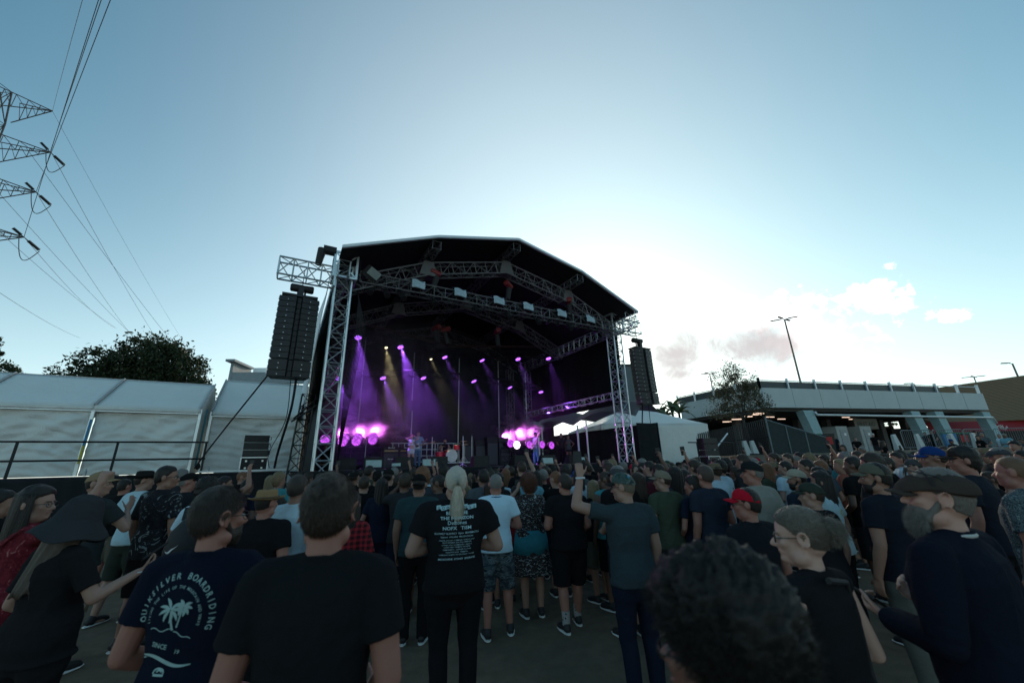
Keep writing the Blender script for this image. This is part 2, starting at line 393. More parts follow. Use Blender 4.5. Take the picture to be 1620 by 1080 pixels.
for v_, dz in ((.05, -.78), (4.6, -.78), (9.4, -.78)):
    a_ = Geo()
    for (u0, z0), (u1, z1) in zip(ROOF[:-1], ROOF[1:]): a_.truss((u0 + .35 if u0 < 0 else u0, v_, z0 + dz), (u1 - .35 if u1 > 13 else u1, v_, z1 + dz), .42, .5, .5, .03, .018)
    ar = st('arch_truss', a_, flat('dull_aluminium', (.19, .20, .21), .5, .6))
    for (u0, z0) in ROOF[1:-1]:
        gp = Geo(); gp.add([(u0 - .34, v_ - .24, z0 + dz - .3), (u0 + .34, v_ - .24, z0 + dz - .3), (u0 + .2, v_ - .24, z0 + dz + .3), (u0 - .2, v_ - .24, z0 + dz + .3), (u0 - .34, v_ + .24, z0 + dz - .3), (u0 + .34, v_ + .24, z0 + dz - .3), (u0 + .2, v_ + .24, z0 + dz + .3), (u0 - .2, v_ + .24, z0 + dz + .3)], [(0, 1, 2, 3), (4, 7, 6, 5), (0, 4, 5, 1), (3, 2, 6, 7), (0, 3, 7, 4), (1, 5, 6, 2)])
        put('gusset', gp, flat('gusset_grey', (.10, .10, .105), .6, .3), ar)
for (u0, z0) in ROOF[1:-1]:
    st('purlin_truss', Geo().truss((u0, -1.1, z0 - .26), (u0, 9.7, z0 - .26), .32, .3, .5, .026, .014), MATS['dull_aluminium'])
for u0, s_ in ((-.05, 1), (12.95, 1)):
    st('eave_truss', Geo().truss((u0, -1.15 if u0 > 1 else -.5, 8.28), (u0, 9.7, 8.28), .36, .55, .5, .028, .018), M_ALU)
    st('side_truss', Geo().truss((u0 + .1, 0.4, 4.95), (u0 + .1, 9.5, 4.95), .3, .3, .5, .022, .012), M_ALU)
st('side_truss', Geo().truss((.6, 9.55, 4.6), (12.5, 9.55, 4.6), .3, .3, .5, .022, .012), M_BLK)
# roof canopy: skin with thickness, white outside, dark inside, pale aluminium keder edge at the front
rf = Geo(); n = len(ROOF)
def roofskin(off, v0, v1, th=.03):
    g_ = Geo(); P_ = []
    for v_ in (v0, v1):
        for (a, z) in ROOF: P_.append((a, v_, z + off))
        for (a, z) in ROOF[::-1]: P_.append((a, v_, z + off - th))
    m2 = 2 * n; f = [tuple(range(m2 - 1, -1, -1)), tuple(m2 + i for i in range(m2))]
    f += [(i, (i + 1) % m2, m2 + (i + 1) % m2, m2 + i) for i in range(m2)]
    return g_.add(P_, f)
st('roof_skin', roofskin(.04, -1.2, 9.9), flat('roof_vinyl_white', (.6, .62, .63), .5))
st('roof_lining', roofskin(.0, -1.17, 9.87, .02), flat('roof_lining_black', (.010, .010, .012), .8))
st('roof_edge', roofskin(.06, -1.3, -1.2, .10), M_ALUP)
# walls: white outer sheet on the left, black mesh on the right, heavy black backdrop
st('side_wall', Geo().grid(lambda a, b: (-.42 - .05 * math.sin(a * 9) * math.sin(b * 5) - .25 * (1 - b), .3 + 9.4 * a, 3.9 + 4.6 * b), 40, 20, (.01, 0, 0)), flat('wall_vinyl', (.62, .64, .66), .55, 0, .1, 2), smooth=True)
st('side_wall', Geo().grid(lambda a, b: (-.22, .3 + 9.4 * a, 1.75 + 6.7 * b), 4, 4, (.01, 0, 0)), M_BLKP)
st('side_wall', folds(0, 9.4, 0, 4.5, 8.78, .02, .8).xf(Matrix.Translation((13.2, .3, 0)) @ Matrix.Rotation(R(90), 4, 'Z')), M_SKIRT, color=(.012, .012, .014))
gb = Geo(); gb.add([(a, 9.6, z) for a, z in [(-.3, 8.2)] + [(a, z - .02) for a, z in ROOF] + [(13.2, 8.2)]] + [(a, 9.63, z) for a, z in [(-.3, 8.2)] + [(a, z - .02) for a, z in ROOF] + [(13.2, 8.2)]], [tuple(range(7)), tuple(range(13, 6, -1))])
st('rear_gable', gb, M_BLKP)
def pleats(u0, u1, vv, z0, z1, anchors, seed):
    r = np.random.default_rng(seed); A = [(a, r.uniform(.9, 1.6), r.uniform(0, 6)) for a in anchors]
    def fn(a, b):
        u = u0 + (u1 - u0) * a; d = 0
        for q, k, ph in A:
            dx = (u - q); rad = math.hypot(dx, (1 - b) * (z1 - z0) * .9 + .4); an = math.atan2(dx, (1 - b) * (z1 - z0) + .5)
            d += .09 * math.sin(an * 17 * k + ph) * math.exp(-abs(an) * 1.3) * min(1, rad / 2)
        return (u, vv - d, z0 + (z1 - z0) * b)
    return Geo().grid(fn, 260, 60, (0, .012, 0))
st('backdrop', pleats(-.1, 13.0, 9.2, DK, 9.3, (1.3, 5.3, 5.9, 8.2, 10.9, 11.6), 4), M_SKIRT, color=(.026, .032, .036), smooth=True)
for u_, z0, z1 in ((2.25, 3.4, 9.0), (5.1, 5.5, 8.4), (5.14, 1.8, 4.9), (8.0, 1.8, 8.35), (10.8, 2.6, 8.45)):
    st('backdrop_pole', Geo().tube([(u_, 8.98, z0), (u_, 8.98, z1)], .032, 8), M_ALUP)
for u_ in (3.2, 4.3):      # dark ladder trusses hanging by the left and right rear
    st('rear_tower', Geo().truss((u_, 8.6, DK), (u_, 8.6, 6.9), .34, .34, .4, .02, .012, up=(0, 1, 0)), M_BLK)
for u_ in (11.0, 12.3):
    st('rear_tower', Geo().truss((u_, 7.8, DK), (u_, 7.8, 7.6), .36, .36, .45, .022, .013, up=(0, 1, 0)), MATS['dull_aluminium'])
# wing trusses that carry the speaker arrays
wl = Geo().truss((-.3, -.1, 8.02), (-1.95, -.1, 8.02), .45, .6, .42, .03, .018); wl.box((-.3, -.1, 8.02), (.06, .6, .8))
st('wing_truss', wl, M_ALU)
wr = Geo().truss((13.0, -.1, 8.35), (14.3, -.1, 8.35), .45, .6, .42, .03, .018); wr.truss((13.0, -.7, 8.6), (13.15, -1.15, 8.6), .4, .5, .4)
st('wing_truss', wr, M_ALU)
# corner steelwork, ballast and cabling at the left tower
cb = Geo()
for k in range(7): cb.tube([(.25 + .05 * k, -.1 + .04 * k, 8.5 - .05 * k), (.9 - .05 * k, .3, 6.5), (.72 - .04 * k, .6, 4.5), (.5, .8, DK)], .012, 5)
st('cable_run', cb, M_BLK, smooth=True)
br = Geo(); br.tube([(-.1, .2, 4.2), (-.9, 1.2, 3.4)], .03); br.tube([(-.1, .2, 3.9), (-.95, 1.2, 3.3)], .025)
br.truss((-.75, 1.4, .1), (-.55, 1.3, 4.2), .4, .4, .4, .025, .014, up=(0, 1, 0))
st('outrigger', br, M_BLK)
pv = Geo().tube([S(-.6, -.2, 0) * 0 + np.array((13.0, 5, DK)), (13.0, 5, 4.9)], .03)
st('wing_post', Geo().tube([(12.1, 6.4, DK), (12.1, 6.4, 3.6)], .05), M_ALUP)
st('wing_post', Geo().tube([(12.8, 3.6, DK), (12.8, 3.6, 3.75)], .05), M_ALUP)

# lighting trusses (hang from the roof: things of their own)
def ltruss(label, pts, z, w_=.4, m=MATS['dull_aluminium'], name='lighting_truss'):
    t_ = thing(name, label, 'truss', group=None); t_.matrix_world = SM
    g_ = Geo()
    for a, b in zip(pts[:-1], pts[1:]): g_.truss((*a, z), (*b, z), w_, w_, .45, .025, .014)
    put('truss_frame', g_, m, t_)
    for a in pts: put('hanging_chain', Geo().tube([(*a, z + .1), (*a, z + 1.1)], .012, 5), M_BLK, t_)
    return t_
t1 = ltruss('long front lighting truss crossing the stage opening under the arched roof', [(.5, -.05), (12.6, -.05)], 8.2)
t2 = ltruss('upper rear lighting truss bent in a shallow V above the band', [(.9, 5.7), (6.6, 7.75), (12.6, 5.1)], 8.15, .36, M_BLK)
put('led_strip', Geo().tube([(.9, 5.35, 8.55), (6.6, 7.4, 8.55), (12.6, 4.75, 8.55)], .07, 6), flat('led_strip_housing', (.05, .025, .02), .5), t2)
t3 = ltruss('lower rear lighting truss bent the other way behind the drummer', [(1.6, 7.3), (5.0, 6.1), (7.6, 5.9), (12.9, 7.3)], 6.45, .3, M_BLK)

# moving lights
LENS = (.42, .12, 1.0)
def lensmat(col, s):
    def b(g):
        v = g.n('ShaderNodeTexCoord').outputs['Object']
        f = g.n('ShaderNodeTexVoronoi', {'Vector': v, 'Scale': 17.}).outputs[0]
        k = g.n('ShaderNodeMapRange', {'Value': f, 'From Min': .05, 'From Max': .6, 'To Min': 1.25, 'To Max': .25}).outputs[0]
        out(g, g.n('ShaderNodeEmission', {'Color': (*col, 1), 'Strength': g.m('MULTIPLY', k, s)}).outputs[0])
    return mat('lamp_lens_%d_%d' % (col[1] * 100, s * 10), b)
def lamp_head(r, col, s):
    t_ = thing('moving_light', 'x', 'stage light')
    body = Geo().tube([(0, 0, .0), (0, 0, .05), (0, 0, .22), (0, 0, .34)], [r * 1.06, r * 1.12, r * .95, r * .5], 20)
    put('housing', body, M_BLK, t_)                       # lens faces local -Z
    ln = Geo().tube([(0, 0, -.004), (0, 0, .004)], r, 24)
    put('lens', ln, lensmat(col, s), t_)
    yk = Geo().tube([(r * 1.25, 0, .1), (r * 1.25, 0, .42), (-r * 1.25, 0, .42), (-r * 1.25, 0, .1)], .028, 6); yk.box((0, 0, .5), (r * 1.6, .2, .12))
    put('yoke', yk, M_BLK, t_); return t_
protoH = {}
PURP, MAG, WARM = (.36, .10, 1.0), (.62, .10, .95), (1.0, .82, .45)
def light(pos, aim, r=.14, col=PURP, s=3.2, energy=0, ang=24, label='', group=None, beam=None, blend=.5):
    k = (r, col, s)
    if k not in protoH: o = protoH[k] = lamp_head(r, col, s)
    else: o = copy_tree(protoH[k])
    p = Vector(S(*pos)); d = (Vector(S(*aim)) - p).normalized()
    o.location = p; o.rotation_euler = (-d).to_track_quat('Z', 'Y').to_euler(); o['label'] = label
    if group: o['group'] = group
    if energy:
        l = bpy.data.lights.new('lamp_beam', 'SPOT'); lo = bpy.data.objects.new('lamp_beam', l); COL.objects.link(lo); lo.parent = o; lo.location = (0, 0, -.03)
        l.energy = energy * 0.85; l.color = beam or col; l.spot_size = R(ang); l.spot_blend = blend; l.shadow_soft_size = .05
    return o
TOP = [((1.43, 5.88), (1.7, 3.2, 2.5), 2600), ((3.68, 6.61), (4.9, 4.2, 2.5), 2100), ((6.52, 7.57), (8.4, 5.6, 2.5), 1500), ((8.83, 7.33), (10.8, 5.6, 2.5), 420), ((10.7, 6.17), (11.4, 3.6, 2), 25), ((12.33, 5.28), (12.6, 3.4, 2), 15)]
NM = ['nearest the left tower', 'second from the left tower', 'in the middle above the drums', 'right of the middle', 'second from the right end', 'at the right end of its truss']
for (p, a, e), nm in zip(TOP, NM): light((*p, 7.9), a, .155, PURP, 3.4, e, 25, 'purple wash light on the upper rear truss, ' + nm, 'purple lights on the upper rear truss')
LOW = [((2.94, 6.84), (4.1, 5.2, 2.5), 1500), ((4.82, 6.05), (6.0, 4.6, 2.5), 260), ((7.58, 5.77), (8.9, 4.3, 2.5), 220), ((10.34, 6.63), (11.6, 5.2, 2.5), 260), ((12.96, 7.2), (12.9, 5.6, 2), 10)]
NM2 = ['leftmost of its row', 'above the guitar player', 'above and right of the drummer', 'above the right smoke cloud', 'rightmost of its row beside the side truss']
for (p, a, e), nm in zip(LOW, NM2): light((*p, 6.2), a, .145, PURP, 3.0, e, 25, 'purple wash light on the lower rear truss, ' + nm, 'purple lights on the lower rear truss')
light((.92, 7.3, 6.1), (1.9, 5.8, 2.2), .14, PURP, 2.6, 2200, 26, 'purple wash light half hidden behind the left front tower', None)
for (p, a, e), nm in zip([((2.89, 6.37), (3.45, 4.2, 2.5), 700), ((5.69, 7.6), (7.3, 5.8, 2.5), 420)], ['above the left smoke', 'above the guitar amplifiers']):
    light((*p, 7.7), a, .07, WARM, 6, e, 24, 'small warm white spotlight shining down ' + nm, 'warm spotlights')
for i, u_ in enumerate((8.78, 9.32, 9.99, 10.52, 11.16, 11.73)):
    light((u_, .3, 7.98), (u_ + .4, 1.9, 6.3), .12, PURP, 1.6, 0, 20, 'small purple light under the right half of the front truss, ' + ['leftmost', 'second from the left', 'third from the left', 'third from the right', 'second from the right', 'rightmost'][i], 'purple lights under the front truss')
FLOOR = [((.54, 6.5, 3.1), 'behind the left front tower'), ((1.28, 6.5, 3.0), 'left one of the three beside the tower'), ((1.88, 6.5, 3.02), 'middle one of the three beside the tower'), ((2.61, 6.5, 3.08), 'right one of the three beside the tower'),
         ((10.21, 6.5, 2.93), 'pale one at the left of the right smoke'), ((10.63, 6.5, 2.86), 'blazing white hot in the right smoke'), ((11.49, 6.5, 2.88), 'under the right smoke, left of the bass player'), ((12.39, 6.5, 2.88), 'just behind the bass player'), ((13.08, 6.5, 2.84), 'right of the bass player')]
for i, (p, nm) in enumerate(FLOOR):
    hot = i == 5
    a = (p[0] - .8 + .2 * i, p[1] - 6, p[2] - .1)
    light(p, a, .21, (.95, .75, 1.) if hot else (PURP if i in (4,) else MAG), 10 if hot else .95, 0, 40, 'big round floor light, ' + nm, 'floor lights on the racks')
    if i in (1, 2, 3): light((p[0] + .16, p[1] + .75, p[2] + .2), (a[0], a[1], a[2] + .3), .21, MAG, 1.1, 0, 40, 'big round floor light behind the front row of the left rack, ' + ['leftmost', 'middle', 'rightmost'][i - 1], 'floor lights on the racks')
def rack(u0, u1, v0, label):
    t_ = thing('light_rack', label, 'rack'); t_.matrix_world = SM; g_ = Geo()
    g_.truss((u0, v0 + .25, DK + .35), (u1, v0 + .25, DK + .35), .3, .3, .4, .02, .012); g_.truss((u0, v0 + .25, DK + .85), (u1, v0 + .25, DK + .85), .25, .25, .4, .02, .012)
    for u_ in np.linspace(u0, u1, 5): g_.tube([(u_, v0 + .25, DK), (u_, v0 + .25, DK + .9)], .03, 6)
    put('rack_frame', g_, M_BLK, t_)
rack(.3, 3.1, 6.5, 'black lighting rack standing behind the left tower and carrying the floor lights'); rack(9.8, 13.1, 6.7, 'black lighting rack behind the bass player carrying floor lights')

# stage haze and the two lit smoke clouds (real volumes)
def volmat(name, dens, noise_amp=0, sc=1., col=(1, 1, 1), ell=None):
    def b(g):
        d = dens
        if noise_amp:
            v = g.n('ShaderNodeTexCoord').outputs['Object']
            f = g.n('ShaderNodeTexNoise', {'Vector': v, 'Scale': sc, 'Detail': 5., 'Roughness': .55, 'Distortion': .5}).outputs[0]
            r = g.n('ShaderNodeVectorMath', {0: v}, operation='LENGTH').outputs['Value']
            t = g.m('SUBTRACT', g.m('SUBTRACT', 1.02, r), g.m('MULTIPLY', g.m('SUBTRACT', .62, f), noise_amp))
            d = g.m('MULTIPLY', g.n('ShaderNodeMapRange', {'Value': t, 'From Min': 0., 'From Max': .55}, interpolation_type='SMOOTHSTEP').outputs[0], dens)
        vv = g.n('ShaderNodeVolumePrincipled', {'Color': (*col, 1), 'Density': d, 'Anisotropy': .45}).outputs[0]
        out(g, None, vv)
    return mat(name, b)
def hot(pos, e, col, rad=.08, nm='smoke_fill_spot'):  # unseen spot added behind the smoke to light it, apart from the floor fixtures
    l = bpy.data.lights.new(nm, 'SPOT'); l.energy = e; l.color = col; l.shadow_soft_size = rad; l.spot_size = R(66); l.spot_blend = .9
    o = bpy.data.objects.new(nm, l); COL.objects.link(o); o.location = S(*pos)
    d = Vector(S(pos[0], pos[1] - 3, pos[2] - .35)) - Vector(S(*pos)); o.rotation_euler = (-d).to_track_quat('Z', 'Y').to_euler(); return o
# smoke
def hazemat(g):
    v = g.n('ShaderNodeTexCoord').outputs['Object']; x = g.n('ShaderNodeSeparateXYZ', {0: v})
    f = g.n('ShaderNodeTexNoise', {'Vector': v, 'Scale': .9, 'Detail': 3., 'Roughness': .6}).outputs[0]
    k = g.n('ShaderNodeMapRange', {'Value': x.outputs[0], 'From Min': 2.2, 'From Max': 6.5, 'To Min': 1., 'To Max': .10}, interpolation_type='SMOOTHSTEP').outputs[0]
    n_ = g.n('ShaderNodeMapRange', {'Value': f, 'From Min': .32, 'From Max': .7, 'To Min': .25, 'To Max': 1.9}).outputs[0]
    k = g.m('MULTIPLY', k, g.n('ShaderNodeMapRange', {'Value': x.outputs[2], 'From Min': 2.6, 'From Max': 4.6, 'To Min': .12, 'To Max': 1.}).outputs[0])
    out(g, None, g.n('ShaderNodeVolumePrincipled', {'Color': (1, 1, 1, 1), 'Density': g.m('MULTIPLY', g.m('MULTIPLY', k, n_), 0.034), 'Anisotropy': .4}).outputs[0])
hzs = Geo().box((6.4, 5.0, 4.9), (12.6, 8.0, 6.0)); o = put('stage_haze', hzs, mat('thin_stage_haze', hazemat), loc=(L0[0], L0[1], 0), rot=(0, 0, STG_ROT)); tag(o, 'thin haze hanging inside the stage that shows the light beams', 'haze', kind='stuff')
def puff(c, r, seed, label, dens=2.2):
    g_ = Geo().ell((0, 0, 0), (1, 1, 1), nu=32, nv=20); o = put('smoke', g_, volmat('smoke_%d' % seed, dens, 2.6, 2.2), loc=S(*c), rot=(0, 0, STG_ROT)); o.scale = r
    tag(o, label, 'smoke', kind='stuff'); return o
puff((2.5, 7.5, 3.62), (2.3, .8, .95), 1, 'magenta lit smoke cloud above the left floor lights', 3.2)
puff((11.5, 7.6, 3.7), (2.1, .8, 1.35), 2, 'bright magenta lit smoke cloud behind the bass player', 3.6)
for p, e in [((1.3, 8.1, 3.5), 130), ((2.2, 8.1, 3.6), 200),((2.9, 8.1, 3.65), 300), ((10.6, 8.2, 3.4), 1000), ((11.6, 8.2, 3.7), 700), ((12.4, 8.2, 3.7), 300)]: hot(p, e, (.85, .16, .95))

# fixtures with blue gel frames on the front truss, work lights
gelm = flat('pale_gel_sheet', (.30, .40, .46), .25, 0, .5, 9)
first = None
for i, u_ in enumerate((2.53, 4.2, 5.92, 7.35, 9.15, 10.84)):
    if first is None:
        t_ = thing('gel_fixture', 'x', 'stage light'); first = t_
        put('fixture_body', Geo().box((0, .28, 0), (.4, .34, .3)).tube([(-.26, .2, -.1), (-.26, .2, .3), (.26, .2, .3), (.26, .2, -.1)], .02, 6), M_BLKP, t_)
        put('gel_frame', Geo().grid(lambda a, b: ((a - .5) * .5, .02 * math.sin(a * 7 + b * 9), (b - .5) * .34 + .02 * math.sin(a * 6)), 10, 8, (0, .01, 0)), gelm, t_, smooth=True)
    else: t_ = copy_tree(first)
    t_.location = S(u_, -.42, 8.27); t_.rotation_euler = (R(-8), 0, STG_ROT)
    t_['label'] = 'fixture with a pale blue gel sheet on the front truss, ' + ['first from the left tower', 'second from the left tower', 'third from the left tower', 'third from the right tower', 'second from the right tower', 'closest to the right tower'][i]; t_['group'] = 'gel fixtures on the front truss'
first = None
for i, u_ in enumerate((.9, 1.5, 2.1, 3.3, 5.1, 6.6, 8.1, 9.9)):
    if first is None:
        t_ = thing('par_can', 'x', 'stage light'); first = t_
        put('can', Geo().tube([(0, 0, 0), (0, 0, .3)], [.12, .1], 14), M_BLK, t_); put('bracket', Geo().tube([(.15, 0, .1), (.15, 0, .4), (-.15, 0, .4), (-.15, 0, .1)], .015, 5), M_BLK, t_)
    else: t_ = copy_tree(first)
    t_.location = S(u_, -.1, 7.72); t_.rotation_euler = (R(-35), 0, STG_ROT + .2 * (i % 3)); t_['group'] = 'black lamps on the front truss'
    t_['label'] = 'unlit black lamp can hanging on the front truss, ' + ['nearest the left tower', 'second from the left tower', 'third from the left tower', 'between the first two gel sheets', 'between the second and third gel sheets', 'just right of the third gel sheet', 'between the fourth and fifth gel sheets', 'near the right end'][i]
# red chain hoists under the roof
first = None
for i, (u_, v_, z_) in enumerate(((3.25, -.1, 9.05), (6.55, -.1, 9.25), (9.85, -.1, 9.1), (7.19, 2.2, 7.9), (4.48, 3.2, 8.0), (4.95, 3.2, 8.0))):
    if first is None:
        t_ = thing('chain_hoist', 'x', 'hoist'); first = t_
        put('motor', Geo().tube([(-.22, 0, 0), (-.2, 0, 0), (.2, 0, 0), (.22, 0, 0)], [.08, .13, .13, .08], 14), flat('hoist_red', (.16, .012, .012), .5), t_); put('chain_bag', Geo().tube([(.1, 0, -.1), (.1, 0, -.15), (.1, 0, -.75)], [.06, .13, .11], 10), M_BLKP, t_)
        put('chain', Geo().tube([(0, 0, -1.0), (0, 0, .5)], .015, 5), M_BLK, t_)
    else: t_ = copy_tree(first)
    t_.location = S(u_, v_, z_); t_.rotation_euler = (0, R(15), STG_ROT + .5 * i); t_['group'] = 'red chain hoists under the roof'
    t_['label'] = 'red chain hoist under the roof, ' + ['at the left kink of the arch', 'at the peak of the arch', 'at the right kink of the arch', 'deeper in, right of the middle', 'left one of the pair deep in the roof', 'right one of the pair deep in the roof'][i]
# big lamps on the left tower corner
t_ = thing('flood_light', 'black flood light with pale glass on the left front tower head', 'stage light', S(.85, -.35, 8.35), STG_ROT + .3)
put('flood_body', Geo().box((0, 0, 0), (.55, .3, .4), Euler((R(35), R(25), 0)).to_matrix()), M_BLKP, t_); put('flood_glass', Geo().box((0.02, -.16, -.06), (.42, .03, .28), Euler((R(35), R(25), 0)).to_matrix()), flat('flood_glass', (.25, .3, .3), .15), t_)
t_ = thing('hoist_motor', 'large black hoist motor on the outside of the left tower head', 'hoist', S(-.5, -.3, 8.8), STG_ROT)
put('motor', Geo().tube([(-.25, 0, .1), (.15, 0, .1)], .16, 12).tube([(-.28, 0, .1), (-.35, 0, -.5)], [.14, .1], 10), M_BLKP, t_)

# ------------------------------------------------------------------ hanging speaker arrays
def line_array(name_lbl, c, zt, zb, n, width, splay, group):
    t_ = thing('line_array', name_lbl, 'loudspeaker array', c, STG_ROT, group)
    hh = (zt - zb) / n; y = 0; ang = 0; z = zt
    for i in range(n):
        gap = .035 if i == n - 3 else 0
        z0 = z - hh + .012 - gap; k = i / n; dy = -.06 * k * k * 2
        bx = Geo(); w = width / 2; d0, d1 = -.30, .28
        P_ = []
        for zz, sh in ((z0, 0), (z - .006 - gap, 0)):
            P_ += [(-w, d0 + .1, zz), (-.09, d0, zz), (-.05, d0 + .12, zz), (.05, d0 + .12, zz), (.09, d0, zz), (w, d0 + .1, zz), (w * .8, d1, zz), (-w * .8, d1, zz)]
        m8 = 8; bx.add(P_, [tuple(range(7, -1, -1)), tuple(8 + q for q in range(8))] + [(q, (q + 1) % 8, 8 + (q + 1) % 8, 8 + q) for q in range(8)])
        bx.xf(Matrix.Translation((0, dy, 0)))
        o = put('speaker_cabinet', bx, M_GRILL, t_)
        sc = Geo()
        for sx in (-w + .01, w - .01): sc.box((sx + math.copysign(.012, sx), d0 + .16 + dy, (z + z0) / 2), (.03, .07, hh * .5))
        sc.box((-w * .55, d0 + .02 + dy, z0 + .05), (.022, .015, .022)); sc.box((w * .55, d0 + .02 + dy, z0 + .05), (.022, .015, .022))
        put('rigging_plate', sc, M_ALU, o); z -= hh
    put('fly_frame', Geo().box((0, 0, zt + .06), (width * .9, .5, .07)).box((0, -.05, zt + .25), (.16, .2, .34)), M_BLK, t_)
    return t_
line_array('large black flown loudspeaker array hanging left of the stage', (*S(-1.22, -.1, 0)[:2], 0), 7.02, 4.42, 14, 1.12, 0, None)
line_array('large black flown loudspeaker array hanging right of the stage', (*S(14.25, -.1, 0)[:2], 0), 7.22, 4.42, 14, 1.22, 0, None)
for u_, z_, l in ((-1.2, 7.42, 'left'), (14.15, 7.72, 'right')):
    t_ = thing('hoist_motor', 'black barrel shaped hoist above the %s loudspeaker array' % l, 'hoist', S(u_, -.1, z_), STG_ROT)
    put('motor', Geo().tube([(-.34, 0, 0), (-.3, 0, 0), (-.05, 0, 0), (.05, 0, 0), (.3, 0, 0), (.34, 0, 0)], [.09, .13, .13, .12, .13, .09], 16).tube([(-.1, 0, -.3), (-.1, 0, 0)], .03).tube([(.1, 0, -.3), (.1, 0, 0)], .03), M_BLKP, t_, smooth=True)
    put('chain', Geo().tube([(0, 0, 0), (0, 0, .7)], .012, 5), M_BLK, t_)
def cable(label, pts, r=.018, name='cable', m=None):
    P_ = [np.array(p, float) for p in pts]; Q = []
    for i in range(len(P_) - 1):
        p0 = P_[max(i - 1, 0)]; p1 = P_[i]; p2 = P_[i + 1]; p3 = P_[min(i + 2, len(P_) - 1)]
        for k in range(10):
            t = k / 10; Q.append(.5 * (2 * p1 + (p2 - p0) * t + (2 * p0 - 5 * p1 + 4 * p2 - p3) * t * t + (3 * p1 - p0 - 3 * p2 + p3) * t ** 3))
    Q.append(P_[-1]); return tag(put(name, Geo().tube(Q, r, 6), m or M_BLKP, smooth=True), label, name.replace('_', ' '))
cable('thick black cable bundle dropping from the left loudspeaker array to the wing deck', [S(-1.0, .1, 4.5), S(-1.02, .4, 3.6), S(-1.2, 1.6, 2.4), S(-1.25, 2.8, 1.9)], .04, 'cable_bundle')
cable('thin black cable hanging beside the bundle under the left array', [S(-1.15, .1, 4.5), S(-1.12, .6, 3.3), S(-1.45, 1.6, 2.35), S(-1.4, 2.6, 1.9)], .012, 'cable')
cable('taut black guy strap running from the left array down to the wing railing', [S(-1.75, -.1, 4.5), S(-2.9, 2.2, 2.9), S(-3.6, 3.9, 1.95)], .025, 'guy_strap')
cable('black cable hanging from the right loudspeaker array', [S(14.1, 0, 4.5), S(14.2, .3, 3.4), S(14.5, .6, 2.0)], .03, 'cable')
cable('thin black cable hanging from the right loudspeaker array', [S(14.5, 0, 4.5), S(14.9, .4, 3.3), S(15.4, .9, 2.6)], .015, 'cable')

# ------------------------------------------------------------------ left wing platform with railing
plat = thing('wing_platform', 'long raised platform with black skirt and dark railing in front of the white marquees', 'platform'); plat.matrix_world = SM
put('deck', Geo().box((-8.1, 7.0, 1.72), (14.2, 5.4, .12)), M_BLK, plat)
put('skirt', folds(-15.2, -.9, 4.26, 0, 1.75, .05, .5, 5), M_SKIRT, plat, color=(.022, .024, .027), smooth=True)
put('edge_rail', Geo().box((-2.2, 4.2, 1.83), (2.7, .05, .05)), M_ALUP, plat)
rl = Geo()
for z in (2.28, 2.86): rl.tube([(-14.5, 4.9, z), (-3.5, 4.9, z)], .03, 8)
put('railing', rl, M_BLKP, plat, smooth=True)
for u_ in (-13.0, -10.6, -8.25, -5.95, -3.55):
    put('railing_post', Geo().box((u_, 4.9, 2.3), (.06, .05, 1.14)), M_BLKP, plat)
for u_ in (-6.45, -3.3):
    tag(put('water_bottle', Geo().tube([(0, 0, 0), (0, 0, .16), (0, 0, .19), (0, 0, .22)], [.035, .035, .015, .015], 10), flat('bottle_plastic', (.3, .36, .38), .1), loc=S(u_, 4.6, 1.79)), 'clear plastic bottle on the platform edge, ' + ('under the second marquee bay' if u_ < -5 else 'near the flight case'), 'bottle')
sb = put('small_bag', Geo().ell((0, 0, 0), (.07, .07, .11)).tube([(0, 0, .08), (0.02, 0, .45)], .008, 5), M_BLKP, loc=S(-3.52, 3.9, 2.0), smooth=True); tag(sb, 'small black pouch dangling from the guy strap', 'pouch')
# side fill: three cabinets on a flight case
def flightcase(name, c, d, label, rz=STG_ROT):
    t_ = thing(name, label, 'flight case', c, rz); x, y, z = d
    put('case_body', Geo().box((0, 0, z / 2), (x, y, z)), M_BLKP, t_)
    e = Geo()
    for sx in (-1, 1):
        for sy in (-1, 1): e.box((sx * x / 2, sy * y / 2, z / 2), (.035, .035, z + .03))
        for zz in (0.01, z): e.box((sx * x / 2, 0, zz), (.035, y, .035)); e.box((0, sx * y / 2, zz), (x, .035, .035))
    for px_ in (-.3, .3):
        for pz in (.25, .75): e.box((px_ * x, -y / 2 - .01, pz * z), (.06, .02, .06))
    put('case_edging', e, M_ALU, t_); return t_
flightcase('flight_case', S(-1.95, 4.75, 1.79), (.86, .5, .5), 'black flight case with metal edging under the small speaker stack')
first = None
for i in range(3):
    if first is None:
        t_ = thing('small_speaker', 'x', 'loudspeaker'); first = t_
        put('cabinet', Geo().box((0, 0, .13), (.8, .42, .235)), M_GRILL, t_); put('side_handle', Geo().tube([(.41, -.12, .07), (.46, -.12, .07), (.46, -.12, .19), (.41, -.12, .19)], .012, 5), M_BLK, t_)
    else: t_ = copy_tree(first)
    t_.location = S(-1.95 - .02 * i, 4.7, 2.31 + .27 * i); t_.rotation_euler = (0, 0, STG_ROT + .08 * (i - 1)); t_['group'] = 'small speakers stacked on the flight case'
    t_['label'] = 'low black speaker cabinet on the left wing, ' + ['bottom of the stack of three', 'middle of the stack of three', 'top of the stack of three'][i]

